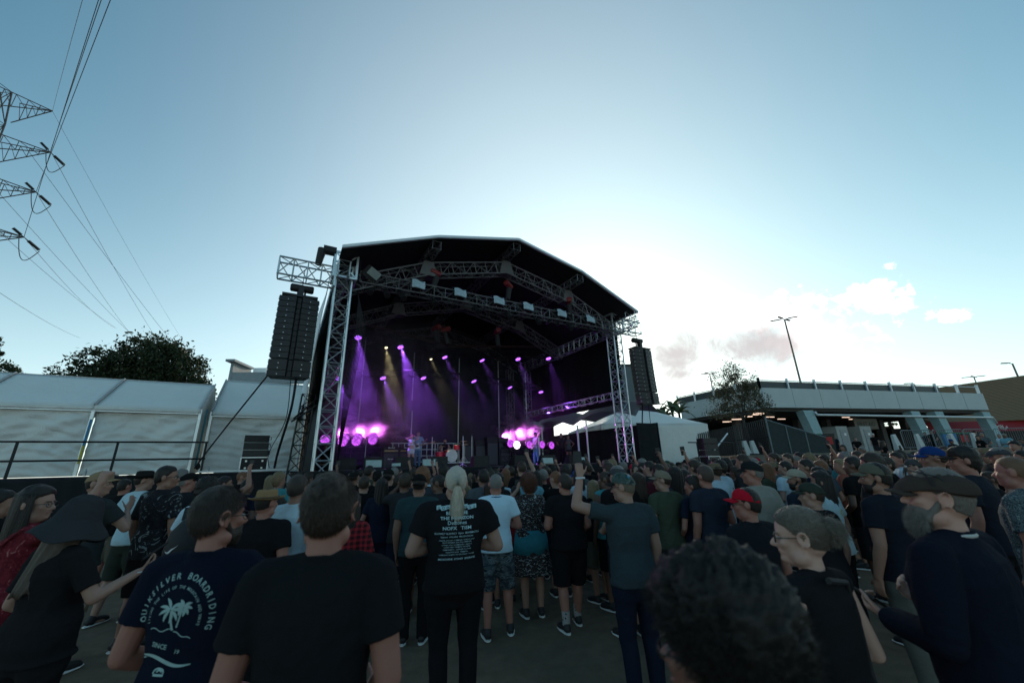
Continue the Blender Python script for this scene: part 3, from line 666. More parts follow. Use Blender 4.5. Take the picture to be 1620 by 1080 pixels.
# ------------------------------------------------------------------ white marquees
M_TENT = mat('tent_vinyl', lambda g: out(g, g.n('ShaderNodeMixShader', {0: .22, 1: bsdf(g, g.mix(noise(g, 1.2, 5), (.80, .80, .77), (.92, .91, .87)), .5, 0, bumpn(g, noise(g, 1.6, 5, dist=2.), .7, .08), .3), 2: g.n('ShaderNodeBsdfTranslucent', {'Color': (.6, .68, .68, 1)}).outputs[0]}).outputs[0]))
def marquee(u0, u1, ve, vr, ze, zr, label, seams, z0=1.8, mtx=SM, m=M_TENT, zrR=None):
    t_ = thing('marquee', label, 'marquee'); t_.matrix_world = mtx; r = np.random.default_rng(int(abs(u0 * 10)) + 3)
    bays = [u0] + seams + [u1]
    for a0, a1 in zip(bays[:-1], bays[1:]):
        k1, k2, k3 = r.uniform(0, 6, 3)
        def wall(a, b):
            x = abs(a - .5) * 2
            d = .10 * math.sin(8 * a * (1.2 - b) + 6 * b + k1) * (1 - x ** 4) + .018 * math.sin(55 * (b - .25 * a * (1 - a)) + 4 * math.sin(6 * a + k2)) * (1 - b * .5) + .05 * math.exp(-((b - .6 - .5 * (a - .5) ** 2 * 3) * 5) ** 2) * math.sin(9 * b + k2) + (.04 * math.sin(30 * a * (1.3 - b) + k3) * (b)) + .012 * math.sin(40 * b + 9 * a)
            return (a0 + .06 + (a1 - a0 - .12) * a, ve + .05 - d, z0 + (ze - z0) * b)
        put('wall_panel', Geo().grid(wall, 70, 50, (0, .01, 0)), m, t_, smooth=True)
        put('roof_panel', Geo().grid(lambda a, b: (a0 + (a1 - a0) * a, ve - .08 + (vr - ve + .08) * b, ze - .02 + (zr - ze) * b - .05 * math.sin(math.pi * a) * math.sin(math.pi * b)), 16, 10, (0, 0, .012)), m, t_, smooth=True)
        put('valance', Geo().grid(lambda a, b: (a0 + (a1 - a0) * a, ve - .09 - .01 * math.sin(20 * a), ze - .16 + .15 * b), 30, 3, (0, .008, 0)), m, t_, smooth=True)
        put('roof_panel', Geo().grid(lambda a, b: (a0 + (a1 - a0) * a, vr + (vr - ve) * b, zr - (zr - ze) * b), 4, 3, (0, 0, .012)), m, t_)
        put('eave_bar', Geo().box(((a0 + a1) / 2, ve - .085, ze - .19), (a1 - a0, .02, .03)), M_ALU, t_)
    for a in bays:
        put('frame_pole', Geo().box((a, ve - .02, (z0 + ze) / 2), (.09, .09, ze - z0)), M_ALU, t_)
        put('roof_rib', Geo().tube([(a, ve - .1, ze + .03), (a, vr, zr + .03)], .035, 6), flat('rib_grey', (.35, .36, .36), .6), t_)
    for a in (u0 + .02, u1 - .02):
        put('gable', Geo().add([(a, ve, ze), (a, vr, zr), (a, 2 * vr - ve, ze), (a, ve, z0), (a, 2 * vr - ve, z0)], [(0, 1, 2), (0, 2, 4, 3)]), m, t_)
    return t_
marquee(-13.2, -4.1, 6.15, 8.2, 4.2, 5.56, 'long white vinyl marquee behind the left platform railing', [-10.2, -7.15])
marquee(-3.85, -.5, 6.95, 9.1, 4.22, 5.98, 'single bay white marquee between the long marquee and the stage', [])
for s_, l in ((-7.12, 'yellow and blue ratchet strap on the second pole of the long marquee'),):
    tag(put('ratchet_strap', Geo().box((0, 0, 0), (.05, .02, 1.5)).xf(Matrix.Translation((0, 0, 1.1))), mat('strap_colours', lambda g: out(g, bsdf(g, g.mix(g.m('GREATER_THAN', g.n('ShaderNodeSeparateXYZ', {0: g.n('ShaderNodeTexCoord').outputs['Object']}).outputs[2], .95), (.5, .42, .03), (.03, .2, .42)), .7))), loc=S(s_, 6.02, 1.85), rot=(0, 0, STG_ROT)), l, 'strap')
tag(put('ratchet_strap', Geo().box((0, 0, 1.3), (.06, .03, 2.2)), flat('strap_teal', (.03, .2, .26), .6), loc=S(-3.98, 6.6, 1.85), rot=(0, 0, STG_ROT)), 'teal strap bundle in the gap between the two marquees', 'strap')

# grey building behind the left marquees, grey plant box far behind the right array
t_ = thing('grey_building', 'flat roofed grey panelled building behind the single bay marquee', 'building', (-18.6, 31.5, 0), .1)
bm_ = flat('grey_cladding', (.27, .31, .32), .7, 0, .08, .4)
put('wall', Geo().box((0.2, 3, 4.1), (9.4, 6, 8.6)), bm_, t_)
pn = Geo()
for k in range(8): pn.box((-4.4 + 1.3 * k, -.02, 8.6), (.03, .05, 2.1))
pn.box((.2, -.03, 7.4), (9.4, .05, .05)); put('panel_joint', pn, M_BLK, t_)
put('parapet', Geo().box((.2, -.1, 9.1), (9.6, .35, .95)), flat('grey_parapet', (.22, .26, .28), .7), t_)
put('roof_fin', Geo().box((-4.5, 1, 9.3), (.22, 2.6, 2.2)).box((-4.4, .6, 10.45), (.7, 2.9, .18)), flat('grey_parapet', (.2, .2, .2)), t_)
put('roof_unit', Geo().box((-2.9, 1.5, 9.95), (1.1, 1.2, .55)), M_ALUP, t_)
put('window', Geo().box((3.3, -.06, 5.6), (1.1, .1, 3.4)), flat('teal_glass', (.10, .26, .28), .15), t_)
t_ = thing('plant_room', 'distant grey plant room seen between the right tower and right array', 'building', (11.3, 41, 0), .1)
put('wall', Geo().box((0, 0, 5.7), (3.6, 2, 11.4)), flat('dark_grey_cladding', (.10, .12, .13), .7), t_); put('roof_rail', Geo().box((-.2, -1.05, 11.5), (3.2, .06, .25)), M_BLK, t_)

# ------------------------------------------------------------------ right side: side tents beyond the stage
def peaktent(c, rz, sx, sy, z0, ze, zp, label, m, mw, walls=('f', 'r', 'l'), cat='marquee'):
    t_ = thing('peaked_marquee', label, cat, c, rz); hx, hy = sx / 2, sy / 2
    def roof(a, b):
        th = a * 2 * math.pi; cx, cy = math.cos(th), math.sin(th); k = 1 / max(abs(cx), abs(cy)); x, y = cx * k * hx, cy * k * hy
        r = b; z = zp - (zp - ze) * (r ** .72)
        return (x * r, y * r, z)
    put('roof', Geo().grid(roof, 48, 12, (0, 0, .01)), m, t_, smooth=True)
    for w_ in walls:
        if w_ in 'fb':
            y = -hy if w_ == 'f' else hy; put('wall_panel', Geo().grid(lambda a, b: (-hx + sx * a, y + .03 * math.sin(14 * a + 4 * b), z0 + (ze - z0) * b), 40, 16, (0, .01, 0)), mw, t_, smooth=True, color=(.02, .022, .025))
        else:
            x = -hx if w_ == 'l' else hx; put('wall_panel', Geo().grid(lambda a, b: (x + .03 * math.sin(14 * a + 4 * b), -hy + sy * a, z0 + (ze - z0) * b), 40, 16, (.01, 0, 0)), mw, t_, smooth=True, color=(.02, .022, .025))
    for x in (-hx, hx):
        for y in (-hy, hy): put('leg', Geo().tube([(x, y, 0), (x, y, ze)], .04, 6), M_ALU, t_)
    return t_
peaktent((8.2, 27.6, 0), .2, 7.2, 6.0, .3, 3.95, 5.9, 'small white peaked marquee right of the right stage tower', M_TENT, M_TENT)
M_TRN = mat('grey_canopy', lambda g: out(g, g.n('ShaderNodeMixShader', {0: .35, 1: bsdf(g, (.20, .21, .23), .7), 2: g.n('ShaderNodeBsdfTranslucent', {'Color': (.30, .34, .36, 1)}).outputs[0]}).outputs[0]))
t_ = thing('side_canopy', 'grey translucent canopy with swagged edge beyond the open right side of the stage', 'canopy', (0, 0, 0)); t_.matrix_world = SM
put('canopy_sheet', Geo().grid(lambda a, b: (13.5 + 1.7 * a, 0.0 + 17 * b, 3.85 + .25 * a + .5 * abs(math.sin(b * math.pi * 3.5)) * (1 - .3 * a) + .55 * math.sin(a * math.pi)), 14, 60, (0, 0, .012)), M_TRN, t_, smooth=True)
put('canopy_pole', Geo().tube([(13.7, 8.4, 0), (13.7, 8.4, 4.1)], .05).tube([(13.7, 3.9, 0), (13.7, 3.9, 4.1)], .05), M_ALU, t_)
put('black_wall', folds(13.6, 15.0, .1, 0, 3.55, .05, .6, 8), M_SKIRT, t_, color=(.018, .02, .022), smooth=True)
put('black_wall', folds(0, 9, 0, 0, 3.6, .05, .7, 9).xf(Matrix.Translation((15.1, .1, 0)) @ Matrix.Rotation(R(90), 4, 'Z')), M_SKIRT, t_, color=(.018, .02, .022), smooth=True)
put('black_wall', folds(9, 30, 0, 0, 6.3, .05, .7, 9).xf(Matrix.Translation((15.2, .1, 0)) @ Matrix.Rotation(R(90), 4, 'Z')), M_SKIRT, t_, color=(.018, .02, .022), smooth=True)  # tall stretch added to block the bright sky behind the canopy
# right side fill stack
flightcase('flight_case', (9.05, 18.9, 1.35), (.7, .5, .55), 'pale edged flight case under the speaker stack by the small marquee', .4)
for i in range(3):
    t_ = copy_tree(first); t_.location = (9.05, 18.9, 1.93 + .27 * i); t_.rotation_euler = (0, 0, .3); t_['group'] = 'small speakers on the right side'
    t_['label'] = 'low black speaker cabinet beside the small white marquee, ' + ['lowest of the three', 'middle of the three', 'uppermost of the three'][i]
tag(put('speaker_plinth', Geo().box((9.05, 18.9, .67), (1.4, 1.0, 1.35)), M_BLKP), 'black plinth carrying the right side speaker stack', 'plinth')

# ------------------------------------------------------------------ concourse building with slanted concrete columns
CA = np.array([20.67, 31.99]); CB = np.array([46.9, 38.9]); CC = np.array([17.2, 40.4])
t_ = thing('concourse_building', 'long grey concrete concourse building with parapet, railing and slanted columns', 'building')
M_CON = flat('concrete', (.46, .50, .50), .85, 0, .12, .8, .4, 20)
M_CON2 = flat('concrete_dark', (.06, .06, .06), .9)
def wallstrip(g_, a, b, z0, z1, th):
    a = np.array(a); b = np.array(b); d = (b - a) / np.linalg.norm(b - a); nrm = np.array([-d[1], d[0]]) * th
    P_ = [(*p, z) for z in (z0, z1) for p in (a, b, b + nrm, a + nrm)]
    return g_.add(P_, [(3, 2, 1, 0), (4, 5, 6, 7), (0, 1, 5, 4), (1, 2, 6, 5), (2, 3, 7, 6), (3, 0, 4, 7)])
bnd = Geo(); wallstrip(bnd, CA, CB, 5.7, 7.32, .5)
dl = CC - CA; dn = np.array([dl[1], -dl[0]]) / np.linalg.norm(dl) * .5
P_ = [(*p, z) for z in (5.7, 7.32) for p in (CA + (0, .01), CC, CC + dn, CA + dn)]; bnd.add(P_, [(0, 1, 2, 3), (7, 6, 5, 4), (0, 4, 5, 1), (1, 5, 6, 2), (2, 6, 7, 3), (3, 7, 4, 0)])
put('parapet_band', bnd, M_CON, t_)
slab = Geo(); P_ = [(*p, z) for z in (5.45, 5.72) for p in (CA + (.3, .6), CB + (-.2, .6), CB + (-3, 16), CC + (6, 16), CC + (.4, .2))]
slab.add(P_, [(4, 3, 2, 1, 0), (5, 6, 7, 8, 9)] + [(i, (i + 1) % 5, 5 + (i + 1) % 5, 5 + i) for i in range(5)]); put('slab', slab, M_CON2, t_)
dAB = (CB - CA) / np.linalg.norm(CB - CA); nAB = np.array([-dAB[1], dAB[0]]); LAB = np.linalg.norm(CB - CA); rzc = math.atan2(dAB[1], dAB[0])
for k in range(1, 9): p = CA + dAB * LAB * k / 9; jt = Geo(); jt.box((p[0] - nAB[0] * .004, p[1] - nAB[1] * .004, 6.5), (.012, .012, 1.6), Matrix.Rotation(rzc, 3, 'Z')); put('expansion_joint', jt, M_CON2, t_)
rr = Geo(); rp = Geo(); sc_ = Geo()
for (a, b, nn_) in ((CA, CB, 9), (CA, CC, 4)):
    for k in range(nn_ + 1):
        p = a + (b - a) * k / nn_ + nAB * .25; put('railing_post', Geo().box((p[0], p[1], 7.75), (.10, .22, .95)), M_ALUP, t_)
    a2, b2 = a + nAB * .3, b + nAB * .3; rr.tube([(*a2, 8.02), (*b2, 8.02)], .04, 6)
    d = (b2 - a2); sc_.add([(*a2, 7.3), (*(a2 + d * (.8 if nn_ == 9 else 1)), 7.3), (*(a2 + d * (.8 if nn_ == 9 else 1)), 7.95), (*a2, 7.95)] + [(*(q + nAB * .04), z) for q, z in ((a2, 7.3), (a2 + d * (.8 if nn_ == 9 else 1), 7.3), (a2 + d * (.8 if nn_ == 9 else 1), 7.95), (a2, 7.95))], [(0, 1, 2, 3), (7, 6, 5, 4), (3, 2, 6, 7)])
put('handrail', rr, M_ALUP, t_); put('railing_screen', sc_, flat('screen_dark', (.035, .05, .055), .5), t_)
for k, s_ in enumerate((4.3, 16.9, 20.0, 26.6)):
    p = CA + dAB * s_ + nAB * .4; q = p - np.array([2.3, 1.0]) * .0
    x0, y0 = p; cg = Geo(); a = np.array([x0, y0, 5.5]); lean = np.array([.7, .2, 0]) * (1 if k else 1)
    P_ = []
    for z, hw, off in ((1.6, .38, 1.0), (5.5, .55, 0)):
        for sx, sy in ((-1, -1), (1, -1), (1, 1), (-1, 1)):
            P_.append((x0 + dAB[0] * (sx * hw + off) + nAB[0] * sy * .35, y0 + dAB[1] * (sx * hw + off) + nAB[1] * sy * .35, z))
    cg.add(P_, [(3, 2, 1, 0), (4, 5, 6, 7), (0, 1, 5, 4), (1, 2, 6, 5), (2, 3, 7, 6), (3, 0, 4, 7)])
    put('column', cg, flat('column_paint', (.28, .40, .42), .7), t_)
pp = Geo(); p0 = CA + dAB * 4.8 - nAB * .1; p1 = CA + dAB * 27 - nAB * .1
pp.tube([(*p0, 5.35), (*(p0 + dAB * .2), 5.1), (*p1, 4.95), (*(p1 + dAB * .3), 4.4)], .09, 8); put('drain_pipe', pp, M_ALUP, t_, smooth=True)
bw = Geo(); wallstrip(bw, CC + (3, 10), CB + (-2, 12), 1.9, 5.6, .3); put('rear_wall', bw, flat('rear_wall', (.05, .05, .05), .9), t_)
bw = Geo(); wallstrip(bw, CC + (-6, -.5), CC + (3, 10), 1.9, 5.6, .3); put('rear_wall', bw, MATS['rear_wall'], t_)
for k in range(7): p = CA + dAB * (3 + 3.8 * k) + nAB * 6.5; put('inner_pillar', Geo().box((p[0], p[1], 3.6), (.6, .6, 3.7), Matrix.Rotation(rzc, 3, 'Z')), flat('pillar_grey', (.12, .13, .13), .8), t_)
M_TUBE = emit('fluorescent_tube', (1., .72, .55), .6)
for k in range(9):
    p = CA + dAB * (1.2 + 3.1 * k) + nAB * (2.2 + (k % 3) * 1.6); o = put('ceiling_light', Geo().box((0, 0, 5.38), (.9, .10, .06)), M_TUBE, t_, loc=(*p, 0), rot=(0, 0, rzc))
for k in range(4):
    p = CA + np.array([-1.0 + .3 * k, 2.3 * k + 1.5]) + (1.2, 0); put('ceiling_light', Geo().box((0, 0, 5.38), (.9, .14, .08)), M_TUBE, t_, loc=(*p, 0))
def text_geo(txt, size, ext=0., bold=.0, align='CENTER', sx=1.0):
    c = bpy.data.curves.new('t', 'FONT'); c.body = txt; c.size = size; c.align_x = align; c.extrude = ext; c.offset = bold; c.resolution_u = 2
    o = bpy.data.objects.new('t', c); COL.objects.link(o); dg = bpy.context.evaluated_depsgraph_get()
    me = bpy.data.meshes.new_from_object(o.evaluated_get(dg)); V2 = [tuple(v.co) for v in me.vertices]; F2 = [tuple(p.vertices) for p in me.polygons]
    bpy.data.objects.remove(o); bpy.data.curves.remove(c); bpy.data.meshes.remove(me)
    g_ = Geo(); g_.add(np.array(V2) * (sx, 1, 1), F2); return g_
p = CA + dAB * 13.3 + nAB * 2.0
t_ = thing('first_aid_sign', 'pale board reading FIRST AID hanging under the concourse ceiling', 'sign', (*p, 4.55), rzc)
put('board', Geo().box((0, 0, 0), (2.9, .06, .95)), flat('sign_board', (.18, .15, .12), .8), t_)
tg = text_geo('FIRST AID', .52, 0, .01); tg.xf(Matrix.Translation((0, -.04, -.18)) @ Matrix.Rotation(R(90), 4, 'X')); put('lettering', tg, flat('sign_letter', (.035, .06, .05), .8), t_)
# toilets / kiosks, service huts under the concourse
first = None
for i, s_ in enumerate((8.6, 11.4)):
    p = CA + dAB * s_ + nAB * 1.5
    if first is None:
        t_ = thing('white_cabin', 'x', 'cabin'); first = t_
        put('cabin_wall', Geo().box((0, 0, 1.15), (1.3, 1.2, 2.3)), flat('cabin_white', (.32, .33, .32), .6), t_); put('door', Geo().box((.1, -.62, 1.05), (.75, .04, 1.9)), flat('cabin_door', (.24, .26, .26), .5), t_)
        put('notice', Geo().box((.2, -.65, 1.6), (.25, .02, .2)), M_WHT, t_)
    else: t_ = copy_tree(first)
    t_.location = (*p, 1.95); t_.rotation_euler = (0, 0, rzc); t_['label'] = 'small off white cabin under the concourse, ' + ('left of the pair' if i == 0 else 'right of the pair'); t_['group'] = 'white cabins under the concourse'
# bins
def bin_(c, colb, lid, label, rz, paper):
    t_ = thing('wheelie_bin', label, 'bin', c, rz)
    b = Geo().add([(-.22, -.25, 0), (.22, -.25, 0), (.22, .25, 0), (-.22, .25, 0), (-.3, -.32, 1.0), (.3, -.32, 1.0), (.3, .34, 1.0), (-.3, .34, 1.0)], [(3, 2, 1, 0), (4, 5, 6, 7), (0, 1, 5, 4), (1, 2, 6, 5), (2, 3, 7, 6), (3, 0, 4, 7)])
    put('bin_body', b, flat('bin_' + colb[0], colb[1], .45), t_)
    put('lid', Geo().box((0, .01, 1.04), (.64, .72, .07)), flat('lid_' + lid[0], lid[1], .45), t_); put('poster', Geo().box((0, -.30, .68), (.34, .015, .42), Matrix.Rotation(R(4), 3, 'X')), flat('poster_' + paper[0], paper[1], .5), t_)
    w_ = Geo()
    for sx in (-.2, .2): w_.tube([(sx - .03, .3, .1), (sx + .03, .3, .1)], .1, 12)
    put('wheel', w_, M_BLK, t_)
g0 = lambda x, y: float(ground(x, y))
for x, y, a, b, c_, l in ((17.6, 23.5, ('blue', (.03, .2, .45)), ('green', (.02, .16, .08)), ('white', (.10, .3, .55)), 'bright blue wheelie bin with green lid left of the dark bin with a red poster'),
                          (18.5, 23.7, ('dark', (.02, .025, .02)), ('black', (.02, .02, .02)), ('red', (.5, .03, .03)), 'dark wheelie bin with a red and white poster next to the blue bin'),
                          (28.3, 26.2, ('blue', (.03, .2, .45)), ('green', (.02, .16, .08)), ('pale', (.4, .45, .45)), 'blue wheelie bin with pale poster in front of the slanted columns'),
                          (29.4, 26.4, ('dark', (.02, .025, .02)), ('green', (.02, .16, .08)), ('red', (.5, .03, .03)), 'dark wheelie bin with red poster in front of the slanted columns')):
    bin_((x, y, g0(x, y)), a, b, l, -.6, c_)
# sloping mesh fence panels and palisade fence
M_GALV = flat('dull_galvanised', (.16, .19, .20), .6, .3)
def barrier(a, b, label):
    a = np.array(a); b = np.array(b); L_ = np.linalg.norm(b - a); rz = math.atan2(b[1] - a[1], b[0] - a[0]); z = min(g0(*a), g0(*b))
    t_ = thing('crowd_barrier', label, 'barrier', (*a, z), rz, 'steel crowd barriers below the concourse')
    f = Geo().tube([(0, 0, .15), (0, 0, 1.02), (.1, 0, 1.1), (L_ - .1, 0, 1.1), (L_, 0, 1.02), (L_, 0, .15), (0, 0, .15)], .022, 6); put('frame', f, M_GALV, t_)
    bb = Geo()
    for k in range(1, int(L_ / .13)): bb.tube([(k * .13, 0, .15), (k * .13, 0, 1.1)], .01, 4)
    o = put('bars', bb, M_GALV, t_)
    for x in (.3, L_ - .3): put('foot', Geo().box((x, 0, .02), (.05, .6, .04)).tube([(x, 0, 0), (x, 0, .2)], .02, 5), M_GALV, t_)
BX = [(21.8, 22.6), (23.9, 22.9), (26.0, 23.2), (28.1, 23.5), (30.2, 23.4), (32.3, 23.3), (34.4, 23.2)]
ORD = ['leftmost, right of the white cabins', 'second from the left', 'in front of the second slanted column', 'behind the blue capped man', 'fifth from the left', 'second from the right edge', 'rightmost at the edge of the photo']
for i, (a, b) in enumerate(zip(BX, BX[1:] + [(36.4, 23.1)])): barrier(a, (b[0] - .05, b[1]), 'grey steel crowd barrier on the slope, ' + ORD[i])
first = None
for i, (x, y) in enumerate(((19.8, 20.9), (21.3, 21.2), (23.4, 21.5), (24.7, 21.6), (13.5, 23.5), (14.0, 23.6))):
    if first is None: t_ = first = tag(put('water_barrier', Geo().add([(-.32, -.18, 0), (.32, -.18, 0), (.32, .18, 0), (-.32, .18, 0), (-.2, -.08, .95), (.2, -.08, .95), (.2, .08, .95), (-.2, .08, .95)], [(3, 2, 1, 0), (4, 5, 6, 7), (0, 1, 5, 4), (1, 2, 6, 5), (2, 3, 7, 6), (3, 0, 4, 7)]), flat('bollard_white', (.42, .45, .45), .5)), 'x', 'barrier')
    else: t_ = first.copy(); COL.objects.link(t_)
    t_.location = (x, y, g0(x, y)); t_.scale = (.6, .6, .85); t_.rotation_euler = (0, R(-8), .3); t_['group'] = 'white tapered bollards'
    t_['label'] = 'white tapered plastic bollard ' + ['on the slope left of the seated man', 'on the slope right of the seated man', 'left of the woman standing on the slope', 'right of the woman standing on the slope', 'by the palisade fence, left of the two', 'by the palisade fence, right of the two'][i]
pf = thing('palisade_fence', 'dark palisade fence beneath the tree right of the small marquee', 'fence')
g_ = Geo(); A_, B_ = np.array([10.3, 25.4]), np.array([15.6, 24.6])
for k in range(46):
    p = A_ + (B_ - A_) * k / 45; zt = 2.9 + 1.0 * (k / 45); g_.box((p[0], p[1], (zt + .8) / 2 + .2), (.06, .02, zt - .8))
for z in (1.3, 2.6): g_.tube([(*A_, z), (*B_, z + .4)], .03, 4)
put('pales', g_, M_BLK, pf)
mf = thing('mesh_fence', 'dark mesh fence panel with pale sloping top rail left of the blue bin', 'fence')
g_ = Geo(); A_, B_ = np.array([14.9, 23.4]), np.array([17.3, 22.3])
g_.add([(*A_, .5), (*B_, .5), (*B_, 2.75), (*A_, 3.9), (A_[0], A_[1] + .02, .5), (B_[0], B_[1] + .02, .5), (B_[0], B_[1] + .02, 2.75), (A_[0], A_[1] + .02, 3.9)], [(0, 1, 2, 3), (7, 6, 5, 4)]); put('mesh_panel', g_, flat('shade_cloth', (.035, .045, .045), .9), mf)
put('top_rail', Geo().tube([(*A_, 3.92), (*B_, 2.77)], .04, 6).tube([(*A_, .3), (*A_, 4.1)], .05, 6), M_GALV, mf); put('post', Geo().tube([(15.7, 23.0, .5), (15.7, 23.0, 3.5)], .03, 6).tube([(16.5, 22.66, .5), (16.5, 22.66, 3.1)], .03, 6), M_GALV, mf)
sf = thing('access_rail', 'thin handrails and a pale diagonal brace beside the small white marquee', 'railing')
put('rail', Geo().tube([(8.6, 19.9, 2.6), (11.6, 21.4, 2.6)], .03, 6).tube([(8.6, 19.9, 1.7), (11.6, 21.4, 1.7)], .03, 6).tube([(9.1, 20.1, 0), (9.1, 20.1, 2.6)], .03, 6).tube([(11.6, 21.4, .2), (11.6, 21.4, 2.6)], .03, 6), M_BLK, sf)
put('brace', Geo().tube([(11.2, 23.0, 2.1), (12.5, 23.4, 3.2)], .04, 6), M_ALUP, sf); put('panel', Geo().add([(13.0, 23.6, .6), (17.5, 22.0, .6), (17.5, 22.0, 1.9), (13.0, 23.6, 2.05), (13.0, 23.62, .6), (17.5, 22.02, .6), (17.5, 22.02, 1.9), (13.0, 23.62, 2.05)], [(0, 1, 2, 3), (7, 6, 5, 4)]), flat('hoarding', (.02, .022, .024), .8), sf)
# brown clad roof and red awning far right
t_ = thing('brown_building', 'building with a ribbed brown metal roof and a red shop awning at the right edge', 'building')
def ribroof(a, b): return (38 + 34 * a, 52 - 9.5 * a + 6 * (b), 8.0 + .0 * a)
br_ = Geo().grid(lambda a, b: (44.5 + 22 * a + 0.0 * b, 52 - 6 * a - 8.5 * (1 - b) + .05 * math.sin(a * 200), 4.8 + 3.9 * b + 2.2 * a * b), 160, 2, (0, 0, .05))
put('roof', br_, flat('brown_cladding', (.17, .10, .05), .9), t_)
aw = Geo().grid(lambda a, b: (43.2 + 11 * a, 41.3 + .6 * b, 3.75 + 1.1 * b), 10, 3, (0, .05, .02)); put('awning', aw, flat('awning_red', (.25, .012, .02), .7), t_)
lg = text_geo('Grilld', .8, 0, .012); lg.xf(Matrix.Translation((50.3, 41.35, 3.95)) @ Matrix.Rotation(R(12), 4, 'Y') @ Matrix.Rotation(R(68), 4, 'X')); put('lettering', lg, flat('letter_cream', (.6, .5, .45), .6), t_)
put('wall', Geo().box((50, 47, 2.4), (16, 5, 4.2)), M_BLKP, t_)
put('side_wall', Geo().box((40.5, 48, 3.5), (10, .4, 3)), flat('mid_grey_wall', (.13, .13, .12), .8), t_)
# lamp posts
def lampmast(base, h, label, arms, s=1.0, rz=0.):
    t_ = thing('lamp_post', label, 'lamp post', base, rz)
    put('pole', Geo().tube([(0, 0, 0), (0, 0, h)], [.17 * s, .09 * s], 8), flat('pole_brown', (.22, .17, .15), .6, .2), t_, smooth=True)
    for sx in arms:
        for sy in ((-.25, .25) if len(arms) > 1 else (0,)):
            l_ = Geo().tube([(0, 0, h), (sx * .45 * s, sy * s, h + .05)], .04 * s, 5); l_.grid(lambda a, b: (sx * s * (.4 + .95 * a), s * (sy * (1.0 + 2.2 * a) + (b - .5) * .36), h + s * (.04 + .18 * a * 0 + .05 * math.sin(b * 3.1))), 6, 4, (0, 0, .07 * s)); put('lamp_head', l_, M_BLK, t_)
lampmast((37.4, 50, 2), 17.75, 'tall lamp mast with four flat heads rising behind the concourse roof', (-1, 1))
lampmast((31, 60, 2), 12.6, 'small distant lamp mast with two heads left of the bare tree', (-1, 1), .8)
lampmast((65.7, 50, 2), 10.7, 'lamp mast leaning in view above the brown roof at the right edge', (-1,), 1.)
lampmast((72.0, 60, 2), 10.9, 'distant double headed lamp mast left of the brown roof', (-1, 1), .8)
lampmast((47.3, 45.5, 2), 7.6, 'short lamp with one bent arm just above the parapet railing', (-1,), .8)

# ------------------------------------------------------------------ trees
def leafmat(name, a, b):
    def f(g):
        rp = g.n('ShaderNodeNewGeometry').outputs['Random Per Island']
        c = g.mix(rp, a, b)
        out(g, g.n('ShaderNodeMixShader', {0: .25, 1: bsdf(g, c, .6, spec=.3), 2: g.n('ShaderNodeBsdfTranslucent', {'Color': c}).outputs[0]}).outputs[0])
    return mat(name, f)
M_BARK = flat('bark', (.06, .05, .045), .9, 0, .3, 12, .6, 30)
def tree(base, trunk_h, blobs, nleaf, leaf, label, m, seed, name='broadleaf_tree', spread=.55, branches=True, tr=.3, shell=.5):
    r = np.random.default_rng(seed); t_ = thing(name, label, 'tree', base)
    tk = Geo(); top = np.array([0, 0, trunk_h]); tk.tube([(0, 0, 0), (r.uniform(-.1, .1), 0, trunk_h * .5), top], [tr, tr * .75, tr * .6], 8)
    cl = Geo(); Vs = []; 
    for (x, y, z, rx, ry, rz_) in blobs:
        tk.tube([top, (top + np.array([x, y, z])) / 2 + r.normal(size=3) * .25, (x, y, z)], [tr * .5, tr * .28, tr * .08], 6)
        for k in range(5):
            d = r.normal(size=3); d /= np.linalg.norm(d); e = np.array([x, y, z]) + d * (rx, ry, rz_) * .85; tk.tube([(x, y, z), (np.array([x, y, z]) + e) / 2 + r.normal(size=3) * .1, e], [tr * .14, tr * .08, tr * .03], 4)
        nb = int(nleaf * rx * ry * rz_ / sum(b[3] * b[4] * b[5] for b in blobs))
        nc = max(6, nb // 45); cc = r.normal(size=(nc, 3)); cc /= np.linalg.norm(cc, axis=1)[:, None]; cc *= (r.uniform(0, 1, (nc, 1)) ** shell); cr = r.uniform(.10, .30, nc)
        idx = r.integers(0, nc, nb); pts = (cc[idx] + r.normal(size=(nb, 3)) * cr[idx][:, None] * spread) * (rx, ry, rz_) + (x, y, z); Vs.append(pts)
    pts = np.concatenate(Vs); N = len(pts); a = r.normal(size=(N, 3)); a /= np.linalg.norm(a, axis=1)[:, None]; b = np.cross(a, r.normal(size=(N, 3))); b /= np.linalg.norm(b, axis=1)[:, None]
    s_ = leaf * r.uniform(.6, 1.4, (N, 1)); v = np.stack([pts - a * s_, pts + b * s_ * .42, pts + a * s_, pts - b * s_ * .42], 1).reshape(-1, 3)
    me = bpy.data.meshes.new('crown'); me.vertices.add(4 * N); me.vertices.foreach_set('co', v.ravel()); me.loops.add(4 * N); me.loops.foreach_set('vertex_index', np.arange(4 * N)); me.polygons.add(N); me.polygons.foreach_set('loop_start', np.arange(N) * 4); me.update(); me.validate()
    put('trunk', tk, M_BARK, t_, smooth=True); link('crown', me, m, t_); return t_
M_L1 = leafmat('dark_leaves', (.018, .030, .014), (.045, .062, .028)); M_L2 = leafmat('olive_leaves', (.055, .06, .035), (.12, .11, .07))
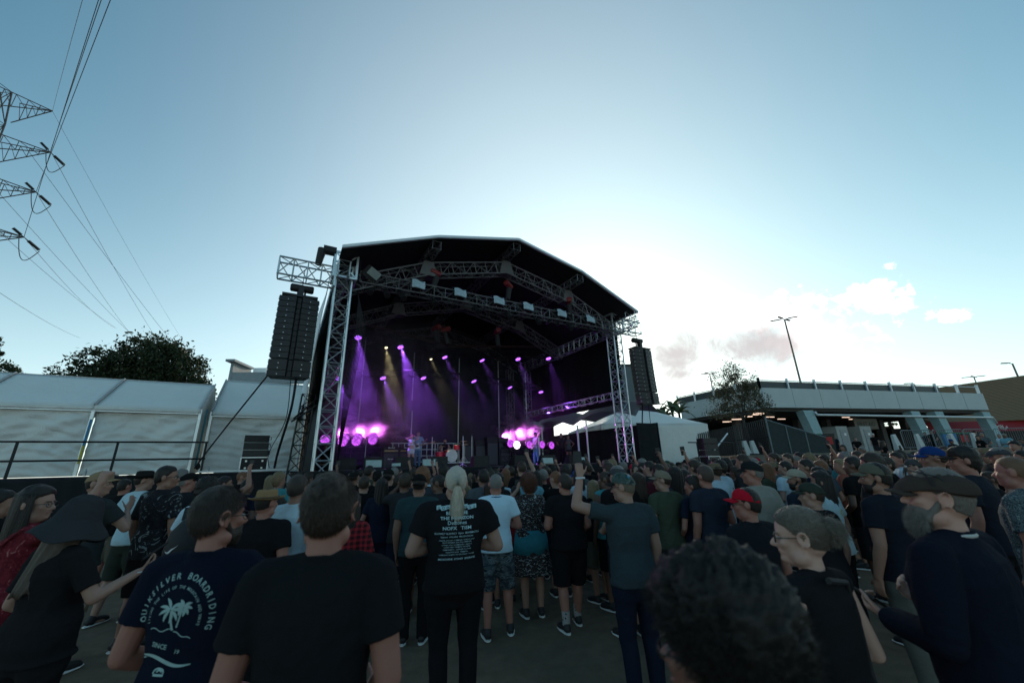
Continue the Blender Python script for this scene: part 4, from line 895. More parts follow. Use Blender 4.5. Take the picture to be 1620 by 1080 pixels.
tree((-33, 33.5, 0), 6, [(-5.6, 0, 9.3, 2.2, 2, 2.0), (-7.4, .5, 8.6, 1.8, 1.6, 1.5), (-3.2, 0, 10.4, 2.7, 2.4, 2.6), (-.4, .3, 11.4, 2.6, 2.4, 2.5), (1.9, -.2, 11.2, 2.1, 2.2, 2.6), (3.9, 0, 10.0, 1.9, 2, 2.4), (5.4, 0, 8.6, 1.3, 1.4, 1.3), (0, 1, 8.8, 5, 3, 2.4), (-5, .5, 8.2, 4.5, 2, 1.6)], 42000, .155, 'large dark evergreen tree rising behind the long white marquee', M_L1, 3, shell=.42)
tree((-56, 41, 0), 6, [(0, 0, 11.6, 2.2, 2, 2.4), (2.0, 0, 10.2, 1.9, 2, 1.8), (4.6, 0, 9.3, 1.8, 2, 1.2), (-2, 0, 15.5, 1.3, 1.3, 1.6)], 11000, .17, 'dark tree cut off by the left edge of the photo', M_L1, 5)
tree((14.6, 25.2, 1.2), 2.9, [(-1.0, 0, 4.8, 1.0, .9, .95), (-.2, 0, 5.75, 1.1, .8, .9), (.75, 0, 5.0, .9, .9, .95), (1.2, 0, 3.9, .8, .8, 1.1), (-.9, 0, 3.5, 1.4, .8, .6), (.2, 0, 4.2, 1.3, .8, .8)], 9500, .06, 'slender tree with thin feathery crown in front of the concourse corner', M_L2, 9, 'slender_tree', .8, tr=.14, shell=.7)
tree((52, 55, 2), 5, [(0, 0, 8.0, 2.6, 2, .9), (-2.5, 0, 7.7, 1.8, 1.5, .6), (2.6, 0, 7.8, 1.6, 1.5, .7)], 3500, .15, 'tree crown just showing over the concourse parapet', M_L1, 12, 'broadleaf_tree')
tree((34, 50, 2), 2.2, [(0, 0, 3, 3, 1.5, 1.2), (5, 0, 2.8, 3, 1.5, 1.1), (11, 0, 2.9, 3, 1.5, 1.2)], 4000, .16, 'low shrubbery seen through the open concourse', M_L2, 13, 'shrub')
pm = thing('banana_palm', 'broad leaved banana palms behind the small white marquee', 'palm', (12.6, 31.5, 0)); r = np.random.default_rng(5)
tk = Geo(); lf = Geo()
for k in range(7):
    bx, by = r.uniform(-1.3, 1.3), r.uniform(-.6, .6); h = r.uniform(5.0, 6.6) - abs(bx) * .5; tk.tube([(bx, by, 0), (bx, by, h)], [.16, .09], 7)
    for j in range(7):
        a = r.uniform(0, 6.28); L_ = r.uniform(1.0, 1.7); up = r.uniform(.5, 1.5); w_ = r.uniform(.18, .28)
        def leaf(s, t):
            d = L_ * s; z = h + up * d - .55 * d * d; ww = w_ * math.sin(math.pi * min(1, s * .93 + .07)) ** .6 * (t - .5) * 2
            return (bx + math.cos(a) * d * .8 - math.sin(a) * ww, by + math.sin(a) * d * .8 + math.cos(a) * ww, z - abs(t - .5) * .12)
        lf.grid(leaf, 8, 2)
put('trunk', tk, M_BARK, pm); put('leaves', lf, leafmat('palm_leaves', (.035, .06, .025), (.07, .11, .05)), pm, smooth=True)

# ------------------------------------------------------------------ transmission pylon and lines
PY = 45.
def Pw(x, z): return np.array([x, PY, z])
pyl = thing('transmission_pylon', 'tall steel lattice power pylon at the upper left with four crossarms', 'pylon')
M_PY = flat('pylon_steel', (.055, .055, .058), .8, .0)
cx = -79.0; bodyp = Geo()
lev = [(0, 5.0), (14, 3.6), (26, 2.6), (34, 2.0), (40, 1.8), (46.2, 1.6), (54, 1.4), (60, .9)]
for (z0, w0), (z1, w1) in zip(lev[:-1], lev[1:]):
    for sx, sy in ((-1, -1), (1, -1), (1, 1), (-1, 1)): bodyp.tube([(cx + sx * w0, PY + sy * w0, z0), (cx + sx * w1, PY + sy * w1, z1)], .11, 5)
    for (sx, sy), (tx, ty) in (((-1, -1), (1, -1)), ((1, -1), (1, 1)), ((1, 1), (-1, 1)), ((-1, 1), (-1, -1))):
        for a, b, c, d in ((w0, z0, w1, z1),): bodyp.tube([(cx + sx * a, PY + sy * a, b), (cx + tx * c, PY + ty * c, d)], .06, 4, False); bodyp.tube([(cx + tx * a, PY + ty * a, b), (cx + sx * c, PY + sy * c, d)], .06, 4, False); bodyp.tube([(cx + sx * c, PY + sy * c, d), (cx + tx * c, PY + ty * c, d)], .055, 4, False)
put('lattice_body', bodyp, M_PY, pyl)
TIPS = [(-68.9, 54.8, 58.6), (-66.6, 46.95, 50.8), (-66.3, 40.0, 44.0), (-65.4, 32.7, 36.6)]
for (tx, tz, rz_) in TIPS:
    ag = Geo()
    for sgn in (1, -1):
        tip = np.array([cx + (tx - cx) * sgn, PY, tz]); bw_ = 1.7
        for sy in (-1, 1):
            ag.tube([(cx + sgn * bw_, PY + sy * bw_, rz_), tip], .075, 5); ag.tube([(cx + sgn * bw_, PY + sy * bw_, tz - .1), tip], .075, 5)
            for k in range(5):
                f0, f1 = k / 5, (k + 1) / 5; A = lambda f, z_: np.array([cx + sgn * bw_, PY + sy * bw_, z_]) * (1 - f) + tip * f
                ag.tube([A(f0, rz_), A(f1, tz - .1)], .04, 4, False); ag.tube([A(f1, rz_), A(f1, tz - .1)], .05, 4, False)
    put('crossarm', ag, M_PY, pyl)
M_WIRE = flat('wire', (.05, .06, .065), .5, .3); M_INS = flat('insulator', (.03, .04, .045), .9)
def wire(label, a, b, r, sag=0., name='power_line', group='power lines from the pylon'):
    a = np.array(a, float); b = np.array(b, float); pts = [a + (b - a) * k / 24 - np.array([0, 0, sag * 4 * (k / 24) * (1 - k / 24)]) for k in range(25)]
    return tag(put(name, Geo().tube(pts, r, 5), M_WIRE), label, 'power line', group)
wire('thin power line from the top crossarm sloping down towards the tree', (-68.90, 45.00, 54.78), (-120.68, 150.00, 37.10), 0.02, 1.5)
wire('thin power line from the second crossarm sloping down towards the tree', (-66.65, 45.00, 47.17), (-132.64, 150.00, 40.00), 0.03, 1.5)
wire('thin power line from the third crossarm sloping down towards the tree', (-66.28, 45.00, 39.98), (-147.39, 150.00, 48.27), 0.03, 1.5)
wire('thin power line from the lowest crossarm sloping down towards the tree', (-65.39, 45.00, 32.71), (-163.40, 150.00, 59.61), 0.03, 1.5)
wire('power line from the top crossarm passing overhead towards the top of the photo', (-68.90, 45.00, 54.78), (-32.04, 20.00, 36.70), 0.02, .3)
wire('power line from the second crossarm passing overhead towards the top of the photo', (-66.65, 45.00, 47.17), (-30.58, 20.00, 36.86), 0.03, .3)
wire('power line from the third crossarm passing overhead towards the top of the photo', (-66.28, 45.00, 39.98), (-29.85, 20.00, 36.83), 0.03, .3)
wire('power line from the lowest crossarm passing overhead towards the top of the photo', (-65.39, 45.00, 32.71), (-31.11, 20.00, 40.71), 0.03, .3)
wire('far side power line entering from the left edge, upper one', (-98.68, 60.00, 55.78), (-151.03, 150.00, 52.40), .04, .8)
wire('far side power line entering from the left edge, middle one', (-95.15, 60.00, 46.59), (-164.35, 150.00, 60.19), .04, .8)
wire('far side power line entering from the left edge, lowest one', (-90.22, 60.00, 33.73), (-177.17, 150.00, 55.87), .04, .8)
wire('far side power line entering from the left edge, faint uppermost one', (-94.24, 60.00, 63.56), (-125.79, 150.00, 39.80), .04, .8)
for i, (tx, tz, _) in enumerate(TIPS[1:]):
    for j, (dx, dy, dz, nm) in enumerate(((1.2, 0, -2.2, 'falling'), (.3, -1.2, 1.0, 'short'))):
        a = np.array([tx, PY, tz]); d = np.array([1.5, 1.2, -1.6]) if j == 0 else np.array([-.2, -1.2, .6]); q = Geo(); nseg = 14
        p0, p1 = a + d * .25, a + d * (.85 if j == 0 else 1.)
        pts, rad = [], []
        for k in range(nseg * 2): pts.append(p0 + (p1 - p0) * k / (nseg * 2 - 1)); rad.append((.20 if k % 2 else .11))
        q.tube([a, p0], .05, 5); q.tube(pts, rad, 10)
        t_ = put('insulator', q, M_INS); tag(t_, 'dark ribbed insulator string on the pylon, %s one at the %s crossarm tip' % ('lower right' if j == 0 else 'upper', ['second', 'third', 'lowest'][i]), 'insulator', 'insulators on the pylon')
    lp = []
    for k in range(17): s_ = k / 16; lp.append((tx - .1 + 2.0 * s_, PY - .5 + 1.2 * s_, tz + .2 - 2.0 * s_ - 3.0 * math.sin(math.pi * s_) * (1 - .25 * s_)))
    tag(put('jumper_wire', Geo().tube(lp, .05, 5), M_WIRE), 'looping jumper wire under the %s crossarm tip of the pylon' % ['second', 'third', 'lowest'][i], 'wire', 'jumper wires')
# ------------------------------------------------------------------ people
NT = np.array([0, -.005, 1.50])                          # neck top = head pivot (figure 1.75 m tall, facing +Y)
def rotm(yaw=0, pitch=0, roll=0): return Euler((R(pitch), R(roll), R(yaw)), 'XYZ').to_matrix()
def head_geo(fine, Rm, ears=True, fat=1.0):
    g = Geo()
    g.ell((0, 0, .147), (.076, .096, .088), nu=24, nv=16); g.ell((0, .03, .088), (.060 * fat, .066, .085), nu=20, nv=14)
    g.ell((0, -.02, .10), (.068, .07, .07)); g.cap((0, .055, .03), (0, .07, .035), .034 * fat, .03)
    g.cap((-.035, .02, .04), (.035, .02, .04), .04 * fat, .04 * fat)
    g.cap((0, .092, .125), (0, .117, .092), .009, .014); g.cap((-.012, .103, .088), (.012, .103, .088), .010, .010)
    g.cap((-.035, .078, .143), (.035, .078, .143), .013, .013); g.cap((-.018, .094, .060), (.018, .094, .060), .009, .009); g.ell((0, .086, .03), (.022, .018, .016))
    g.cap((-.045, .07, .1), (-.03, .08, .09), .02, .018); g.cap((.045, .07, .1), (.03, .08, .09), .02, .018)
    if ears:
        for s in (-1, 1):
            e = Geo()
            if fine < .009:
                pts = [(s * (.082 + .014 * math.sin(a) ** 2), -.006 - .019 * math.cos(a), .116 + .031 * math.sin(a)) for a in np.linspace(-1.2, math.pi + .4, 11)]
                for a, b in zip(pts[:-1], pts[1:]): e.cap(a, b, .0062, .0062, 8)
                e.ell((s * .079, 0, .112), (.006, .016, .027)); e.ell((s * .079, .004, .086), (.006, .009, .012))
            else: e.ell((s * .087, -.008, .115), (.011, .022, .033), rotm(yaw=-s * 20))
            g.join(e)
    M4 = Matrix.Translation(NT) @ Rm.to_4x4(); g.xf(M4)
    return g
def hand_geo(wrist, d, side, fine, pose='relax', palm=None):
    """d: direction the hand points; palm: normal of palm"""
    d = np.array(d, float); d /= np.linalg.norm(d); pn = np.array(palm if palm is not None else (-side, 0, 0), float); pn -= d * pn.dot(d)
    if np.linalg.norm(pn) < .1: pn = np.array((0, 1., 0)) - d * d[1]
    pn /= np.linalg.norm(pn); ax = np.cross(d, pn) * side  # towards the thumb side
    k = 1.0 if fine < .009 else 1.12; g = Geo(); W = np.array(wrist)
    for t in (-.028, -.010, .010, .027): g.cap(W + d * .015 + ax * t * .7, W + d * .082 + ax * t, .0145, .0125, 8)
    curl = {'relax': (18, 28, 22), 'fist': (75, 90, 60), 'flat': (4, 5, 4), 'grip': (38, 50, 40)}[pose]
    Ls = (.040, .026, .020)
    for i, t in enumerate((-.030, -.010, .010, .029)):
        p = W + d * .085 + ax * t; a = 0; ln = (.82, .97, 1.05, .93)[i]; r = (.0078, .0086, .0088, .0086)[i] * k
        for q in range(3):
            a += R(curl[q] + (i - 1) * 3); dr = d * math.cos(a) + pn * math.sin(a) + ax * t * 1.5 * (1 if pose != 'fist' else 0); dr /= np.linalg.norm(dr)
            p2 = p + dr * Ls[q] * ln; g.cap(p, p2, r * (1 - .07 * q), r * (1 - .07 * (q + 1)), 8); p = p2
    p = W + d * .025 + ax * .024; dr = d * .62 + ax * (.72 if pose != 'fist' else .3) + pn * .35; dr /= np.linalg.norm(dr); p2 = p + dr * .045; g.cap(p, p2, .0135, .0105, 8)
    dr2 = d * .8 + ax * (.35 if pose != 'fist' else -.5) + pn * .5; dr2 /= np.linalg.norm(dr2); p3 = p2 + dr2 * .032; g.cap(p2, p3, .0100, .0088, 8); g.cap(p3, p3 + dr2 * .018, .0088, .0075, 8)
    return g, W + d * .10 + pn * .03, d, ax, pn
ARMS = {  # elbow and wrist targets for the right (+x) arm, hand direction, palm normal, finger pose
    'down': ((.235, -.03, 1.13), (.235, .05, .88), (.02, .15, -1), (-1, 0, 0), 'relax'),
    'low': ((.25, -.05, 1.14), (.16, .16, 1.0), (-.5, .7, -.1), (0, -.3, 1), 'relax'),
    'fold': ((.27, -.02, 1.15), (.03, .19, 1.17), (-1, .1, .15), (0, -1, 0), 'relax'),
    'hold': ((.25, -.03, 1.15), (.10, .22, 1.16), (-.35, .7, .45), (-.5, -.3, .8), 'grip'),
    'film': ((.25, .20, 1.38), (.09, .33, 1.55), (-.2, .1, 1), (-.8, .3, 0), 'grip'),
    'up': ((.27, .15, 1.55), (.20, .22, 1.80), (-.05, .05, 1), (-.3, 1, 0), 'grip'),
    'reach': ((.27, .24, 1.47), (.24, .42, 1.66), (0, .5, 1), (-.3, 1, 0), 'grip'),
    'fist': ((.30, .10, 1.56), (.28, .16, 1.81), (0, .1, 1), (-.3, 1, 0), 'fist'),
    'hips': ((.38, -.08, 1.19), (.19, -.02, 1.02), (-.7, -.5, -.4), (-.5, .7, 0), 'relax'),
    'pocket': ((.29, -.11, 1.16), (.19, .03, .93), (-.2, .3, -1), (-1, 0, 0), 'fist'),
    'drink': ((.25, .06, 1.16), (.14, .26, 1.32), (-.2, .6, .6), (-1, .2, .1), 'grip'),
    'clap': ((.25, .12, 1.22), (.05, .29, 1.38), (-.2, .4, .9), (-1, 0, .2), 'flat'),
    'back': ((.27, -.16, 1.15), (.10, -.15, 1.0), (-1, 0, -.1), (0, -1, 0), 'relax'),
}
def person_geo(arms=('down', 'down'), fine=.012, build=1.0, fem=False, turn=(0, 0, 0), legs=0, sh=1.0, seed=0, belly=0., bare=False):
    """arms: (right, left) names or tuples; returns dict of Geos and info"""
    r = np.random.default_rng(seed); W = build; g = Geo(); info = {}
    shx = (.178 if not fem else .155) * sh * (W ** .5); hipw = (.150 if not fem else .160) * W
    torso = [(0, 0, .80, .10 * W, .075 * W), (0, -.008, .86, hipw * 1.0, .105 * W), (0, -.012, .93, hipw * 1.06, .115 * W), (0, 0, 1.03, hipw * .93, (.10 + .6 * belly) * W), (0, .01 + belly * .4, 1.12, (.140 if not fem else .122) * W, (.10 + belly) * W),
             (0, .008, 1.22, (.152 if not fem else .128) * W, (.108 + .6 * belly) * W), (0, .004, 1.32, (.170 if not fem else .145) * W, .115 * W), (0, -.004, 1.385, shx * .93, .098 * W), (0, -.01, 1.425, shx * .78, .078), (0, -.014, 1.455, shx * .46, .062), (0, -.014, 1.475, .060, .055)]
    g.loft(torso, 28, p=2.25)
    if fem: g.ell((-.065, .10, 1.27), (.062, .055, .06)); g.ell((.065, .10, 1.27), (.062, .055, .06))
    g.cap((0, -.016, 1.44), (0, -.008, 1.56), .058 * (1 if not fem else .86) * W ** .3, .054 * (1 if not fem else .84) * W ** .3, 16)
    for s in (-1, 1): g.cap((s * .03, -.022, 1.458), (s * shx * .93, -.012, 1.412), .038, .045 * W ** .5)
    Rm = rotm(*turn); g.join(head_geo(fine, Rm, fat=min(1.25, W ** .6)))
    hands = []; sleeves = []
    for i, s in enumerate((1, -1)):
        a = arms[i]; E, Wp, hd, pn, fp = ARMS[a] if isinstance(a, str) else a
        m = np.array([s, 1, 1]); sp = np.array([s * shx, -.012, 1.405]); E = np.array(E) * m; Wp = np.array(Wp) * m
        e = E - sp; e = sp + e / np.linalg.norm(e) * .285; w = Wp - e; w = e + w / np.linalg.norm(w) * .252
        ru = (.052 if not fem else .042) * W ** .7
        g.cap(sp, e, ru * 1.08, ru * .80); mid = e + (w - e) * .3; g.cap(e, mid, ru * .78, ru * .80); g.cap(mid, w, ru * .80, ru * .52)
        hg, hp, hd2, ax, pn2 = hand_geo(w, np.array(hd) * m, s, fine, fp, np.array(pn) * m); g.join(hg); hands.append((hp, hd2, ax, pn2)); sleeves.append((sp, e, w, ru))
    legsj = []
    st_ = [(.10, .10, 0, 0), (.15, .12, .05, -.05), (.12, .17, -.05, .06), (.09, .13, .12, -.08), (.2, .2, 0, .02)][legs]
    for i, s in enumerate((1, -1)):
        hip = np.array([s * .085 * W, -.005, .90]); ank = np.array([s * st_[i], st_[2 + i] - .02, .085]); kn = (hip + ank) / 2 + (s * .005, .03, .02); kn[2] = .49
        tr_ = (.088 if not fem else .092) * W ** .8
        g.cap(hip, kn, tr_, .056 * W ** .5); cf = kn + (ank - kn) * .3 - (0, .012, 0); g.cap(kn, cf, .053 * W ** .5, .056 * W ** .5); g.cap(cf, ank, .056 * W ** .5, .036)
        g.cap(ank - (0, 0, .03), ank + (0, .11, -.055), .034, .028); legsj.append((hip, kn, cf, ank, tr_))
    info.update(torso=torso, sleeves=sleeves, legs=legsj, hands=hands, Rm=Rm, shx=shx, W=W, fem=fem)
    return g, info
def shirt_geo(info, sleeve=.55, hem=.86, loose=.018, collar=False, wide=0.):
    g = Geo(); W = info['W']; rows = []
    for (cx_, cy, z, rx, ry) in info['torso']:
        if z < hem + .03: continue
        rows.append((cx_, cy, z, rx + loose + (.006 if z < 1.25 else 0), ry + loose + (.008 if z < 1.25 else .002)))
    hr = max(info['torso'][2][3] + .024, info['torso'][5][3] + .012); hy = max(info['torso'][2][4] + .024, info['torso'][4][4] + .02)
    rows = [(0, 0, hem, hr + wide, hy + wide * .7), (0, .0, hem + .02, hr + .002 + wide, hy + wide * .7)] + [q for q in rows if q[2] > hem + .03]
    rows = [(a, b, c, max(d, hr * .97 if c < 1.1 else 0), max(e, hy * .97 if c < 1.1 else 0)) for a, b, c, d, e in rows]
    rows[-1] = (0, -.014, 1.474, .078 * W ** .2, .072 * W ** .2)
    g.loft(rows, 32, p=2.3)
    nr_ = (.058 * (1 if not info['fem'] else .86) * W ** .3) + .008; g.tube([((nr_ + .004) * math.cos(t), -.014 + (nr_ + .002) * math.sin(t), 1.480 - .012 * math.sin(t)) for t in np.linspace(0, 6.283, 25)], .0085, 8, cap=False)
    for i, s in enumerate((-1, 1)): g.cap((s * .035, -.022, 1.452), (s * info['shx'] * .93, -.012, 1.420), .054, .062 * W ** .5)
    if collar: g.tube([(0, -.014, 1.465), (0, -.012, 1.50)], [.078, .074], 20)
    if sleeve:
        for sp, e, w, ru in info['sleeves']:
            g.cap(sp, sp + (e - sp) * .25, ru * 1.30, ru * 1.32)
            t = min(sleeve, 1.0) * .95; q = sp + (e - sp) * t; g.tube([sp + (e - sp) * .1, sp + (e - sp) * .5 * t, q], [ru * 1.30, ru * 1.34, ru * (1.36 if sleeve < .9 else 1.15)], 18)
            if sleeve > 1: g.cap(e, e + (w - e) * (sleeve - 1), ru * 1.1, ru * .92)
    return g
def cuttop(g, info): return g
def pants_geo(info, length=1.0, loose=.014, top=.99):
    g = Geo(); T = info['torso']; g.loft([(0, 0, .76, T[0][3] + .005, T[0][4] + .015), (0, 0, .80, T[0][3] + .03, T[0][4] + .03), (0, -.008, .85, T[1][3] + loose, T[1][4] + loose), (0, -.012, .93, T[2][3] + loose, T[2][4] + loose), (0, 0, top, T[3][3] + loose, T[3][4] + loose * .8)], 24, p=2.2)
    for hip, kn, cf, ank, tr_ in info['legs']:
        g.cap(hip, hip + (kn - hip) * .3, tr_ + loose, tr_ + loose * .8)
        if length > .9: g.tube([hip, kn, cf, ank + (0, 0, .03), ank + (0, 0, -.04)], [tr_ + loose, .072, .070, .062, .064], 18)
        else: e = hip + (kn - hip) * length * 2.0 if length < .5 else kn + (ank - kn) * (length - .5) * 2; g.tube([hip, (hip + e) / 2, e], [tr_ + loose, tr_ + loose * 1.2, max(.075, tr_ * .88 + loose)], 18)
    return g
def skirt_geo(info, top=1.02, hem=.5, flare=.07):
    T = info['torso']; return Geo().loft([(0, 0, hem, T[2][3] + .03 + flare, T[2][4] + .03 + flare), (0, -.01, .9, T[2][3] + .025, T[2][4] + .03), (0, 0, top, T[3][3] + .02, T[3][4] + .02)], 30)
def shoes_geo(info):
    g = Geo(); s_ = Geo()
    for hip, kn, cf, ank, tr_ in info['legs']:
        x, y = ank[0], ank[1]; tw = .02 * np.sign(x)
        P_ = [(x, y - .062, .04), (x, y - .03, .06), (x + tw * .5, y + .03, .062), (x + tw, y + .10, .045), (x + tw * 1.3, y + .165, .03), (x + tw * 1.4, y + .19, .02)]
        g.tube(P_, [.030, .043, .042, .044, .038, .018], 14, flat=.95, up=(0, 0, 1)); g.cap((x, y - .005, .05), (x, y - .008, .085), .042, .044)
        s_.tube([(x, y - .075, .012), (x, y - .04, .012), (x + tw, y + .08, .012), (x + tw * 1.3, y + .16, .014), (x + tw * 1.4, y + .205, .018)], [.024, .040, .046, .042, .018], 14, flat=.34)
    return g, s_

# hair, hats: built in the head frame (origin at the neck top, facing +Y)
def hair_geo(style='short', n=1, seed=0):
    r = np.random.default_rng(seed); g = Geo(); nu, nv = 40 * n, 26 * n
    P_ = {'short': (.013, .004, 14, .052, .19), 'buzz': (.0045, .0012, 40, .055, .192), 'medium': (.022, .008, 11, .03, .185), 'curly': (.042, .018, 30, .02, .18), 'afro': (.062, .016, 38, .015, .18), 'bun': (.012, .004, 14, .06, .185), 'long': (.020, .006, 12, .0, .185), 'bald': (.003, .001, 40, .055, .10), 'messy': (.03, .016, 18, .03, .18), 'under': (.010, .003, 20, .05, .17)}[style]
    th, am, fq, nape, front = P_
    from mathutils import noise as mn
    off = Vector((r.uniform(0, 50), 0, 0))
    def fn(a, b):
        az = a * 2 * math.pi; ph = b * math.pi * .93 + .02; sx, cy_ = math.sin(az), math.cos(az)           # az=0 front
        c = math.cos(ph); s = math.sin(ph) ** (.72 if c < 0 else 1)
        rz_ = .089 if c > 0 else .115
        p = Vector((.077 * s * sx, .096 * s * cy_, .147 + rz_ * c))
        y = cy_
        zb = np.interp(y, [-1, -.35, -.05, .2, .55, 1], [nape, nape + .015, .105 if style not in ('long', 'medium') else .06, .125, front - .02, front])
        k = np.clip((p.z - zb) / .012, -1, 1); ns = mn.noise(p * fq * 4 + off) * .7 + mn.noise(p * fq * 9 + off) * .3
        t = th * (.45 + .7 * max(0, c) + (.25 if cy_ < -.5 else 0)) + am * ns * 1.6
        if k < 0: t = -.016
        else: t = t * (k ** .5) - .010 * (1 - k)
        d = Vector((p.x / .077, p.y / .096, (p.z - .147) / rz_)); d.normalize()
        return tuple(p + d * t + Vector((0, -.002, 0)))
    g.grid(fn, nu, nv)
    if style == 'long':
        Lh = r.uniform(.26, .36)
        def sheet(a, b):
            an = R(-118 + 236 * a) ; x = math.sin(an); y = -math.cos(an); z = .20 - (.20 + Lh) * b; w = .088 + .015 * math.sin(b * 3) ; w *= 1 + .04 * math.sin(a * 40 + 3 * b)
            return (x * w * (1 - .1 * b), y * (.104 + .02 * b) * (1 - .15 * b) - .008 + .006 * math.sin(a * 55 + b * 4), z + .02 * math.sin(a * 37) * b)
        g.grid(sheet, 48, 14, (0, .01, 0))
    if style == 'bun': g.ell((0, -.118, .155), (.042, .038, .044)); 
    if style == 'ponytail': pass
    return g
def strands(n, seed, root, flow, L=.03, w=.0016, seg=3, jit=.25):
    r = np.random.default_rng(seed); g = Geo(); V3, F3 = [], []
    for i in range(n):
        p, nrm = root(r)
        if p is None: continue
        p = np.array(p, float); nrm = np.array(nrm, float); d = np.array(flow(p, nrm, r), float) + r.normal(size=3) * jit; d /= np.linalg.norm(d) + 1e-9
        sd = np.cross(d, nrm); sd /= np.linalg.norm(sd) + 1e-9; b = len(V3); l = L * r.uniform(.6, 1.3)
        for k in range(seg):
            ww = w * (1 - k / seg); V3 += [tuple(p - sd * ww), tuple(p + sd * ww)]; p = p + d * l / seg; f2 = np.array(flow(p, nrm, r), float); d = d * .6 + f2 / (np.linalg.norm(f2) + 1e-9) * .4; d /= np.linalg.norm(d)
        V3.append(tuple(p))
        F3 += [(b + 2 * k, b + 2 * k + 1, b + 2 * k + 3, b + 2 * k + 2) for k in range(seg - 1)] + [(b + 2 * seg - 2, b + 2 * seg - 1, b + 2 * seg)]
    return g.add(V3, F3)
def scalp_root(nape=.05, front=.19, th=.012, back_only=False):
    def f(r):
        for _ in range(20):
            az = r.uniform(0, 6.283); c = r.uniform(-.9, 1); s = math.sqrt(1 - c * c) ** (.72 if c < 0 else 1); rz_ = .089 if c > 0 else .115
            y = math.cos(az)
            if back_only and y > .45: continue
            p = np.array((.077 * s * math.sin(az), .096 * s * y, .147 + rz_ * c)); zb = np.interp(y, [-1, -.35, -.05, .2, .55, 1], [nape, nape + .015, .105, .125, front - .02, front])
            if p[2] > zb + .002:
                d = np.array((p[0] / .077, p[1] / .096, (p[2] - .147) / rz_)); d /= np.linalg.norm(d); return p + d * (th * min(1, (p[2] - zb) / .02 + .1)), d
        return None, None
    return f
def hair_flow(p, n, r):
    d = np.array((p[0] * .6, -.35 if p[2] > .18 else 0, -1.)) if p[2] < .215 else np.array((p[0] * 3, -1., -.3)); d = d - n * d.dot(n) + n * .12; return d
def cap_geo(back=False, flat_=False, tall=1.0, long_=.075):
    dome = Geo(); th = np.linspace(0, 1, 10)
    def dm(a, b):
        az = a * 2 * math.pi; t = b * math.pi / 2; s = math.sin(t) ** .8; c = math.cos(t)
        x, y = .086 * s * math.sin(az), .106 * s * math.cos(az); z = .158 + (.0 if not back else 0) + .088 * tall * c
        z += (.012 if math.cos(az) > 0 else -.022) * s * abs(math.cos(az)) * (1 if not back else -1)
        return (x, y - .002, z)
    dome.grid(dm, 36, 12, (0, 0, -.003)); dome.ell((0, 0, .158 + .088 * tall), (.007, .007, .004))
    br = Geo(); sg = -1 if back else 1
    def bm(a, b):
        an = R(-62 + 124 * a); x = .084 * math.sin(an); y0 = .100 * math.cos(an); e = long_ * math.cos(an * .95) ** .6
        return (x * (1 + .06 * b), sg * (y0 + e * b) - .002, .165 - (0 if back else 0) - .02 * (abs(a - .5) * 2) ** 2 - .012 * b + (.004 if not back else -.02))
    br.grid(bm, 18, 6, (0, 0, -.004)); return dome, br
def lofthat(rows, wob=0, n=48):
    def fn(a, b):
        q = b * (len(rows) - 1); i = min(int(q), len(rows) - 2); t = q - i; r0, z0 = rows[i]; r1, z1 = rows[i + 1]; rr_ = r0 + (r1 - r0) * t; z = z0 + (z1 - z0) * t; az = a * 2 * math.pi
        k = max(0, (rr_ - .10) / .1); return (rr_ * .90 * math.sin(az), rr_ * 1.1 * math.cos(az), z + wob * k * math.sin(2 * az + .6) + wob * .5 * k * math.sin(5 * az))
    return Geo().grid(fn, n, 6 * (len(rows) - 1), (0, 0, -.003))
HATS = {
    'fedora': [(.001, .225), (.05, .232), (.075, .24), (.086, .225), (.092, .168), (.095, .16), (.12, .157), (.150, .172)],
    'straw': [(.001, .25), (.06, .25), (.08, .24), (.092, .175), (.10, .165), (.16, .155), (.18, .16)],
    'bucket': [(.001, .245), (.07, .245), (.085, .235), (.095, .17), (.12, .135), (.155, .115)],
    'cowboy': [(.001, .235), (.055, .25), (.08, .24), (.092, .165), (.11, .158), (.15, .165), (.185, .19)],
    'floppy': [(.001, .31), (.04, .305), (.078, .27), (.100, .20), (.112, .14), (.13, .105), (.16, .06), (.182, .02)],
    'beanie': [(.001, .262), (.04, .258), (.075, .235), (.089, .19), (.092, .15), (.094, .115)],
}
def flatcap_geo():
    def dm(a, b):
        az = a * 2 * math.pi; t = b * math.pi / 2; s = math.sin(t) ** .7; c = math.cos(t); cy_ = math.cos(az)
        return (.100 * s * math.sin(az), (.112 + .045 * max(0, cy_)) * s * cy_ - .012, .162 + .070 * c - .030 * s * max(0, cy_) * 1.0 + (-.012 * s if cy_ < 0 else 0) + .003 * math.sin(az * 3 + b * 5))
    g = Geo().grid(dm, 48, 16, (0, 0, -.004)); g.tube([(.09 * math.sin(a), .10 * math.cos(a) - .002, .158 - .012 * (math.cos(a) < 0) * abs(math.cos(a))) for a in np.linspace(0, 6.28, 30)], .011, 6, flat=1.3)
    br = Geo().grid(lambda a, b: (.084 * math.sin(R(-55 + 110 * a)), .10 * math.cos(R(-55 + 110 * a)) + .060 * b * math.cos(R(-55 + 110 * a)), .140 - .012 * b - .016 * (abs(a - .5) * 2) ** 2), 18, 5, (0, 0, .006)); br.xf(Matrix.Translation((0, .018, .0))); return g, br
def face_geo():
    w = Geo(); i_ = Geo(); b = Geo()
    for s in (-1, 1):
        w.ell((s * .031, .0885, .119), (.0135, .010, .0075)); i_.ell((s * .031, .0965, .119), (.0055, .0035, .0058))
        b.cap((s * .016, .099, .138), (s * .046, .088, .140), .0038, .0028, 6)
    l = Geo().cap((-.021, .0985, .0615), (.021, .0985, .0615), .0042, .0042, 8)
    return w, i_, b, l
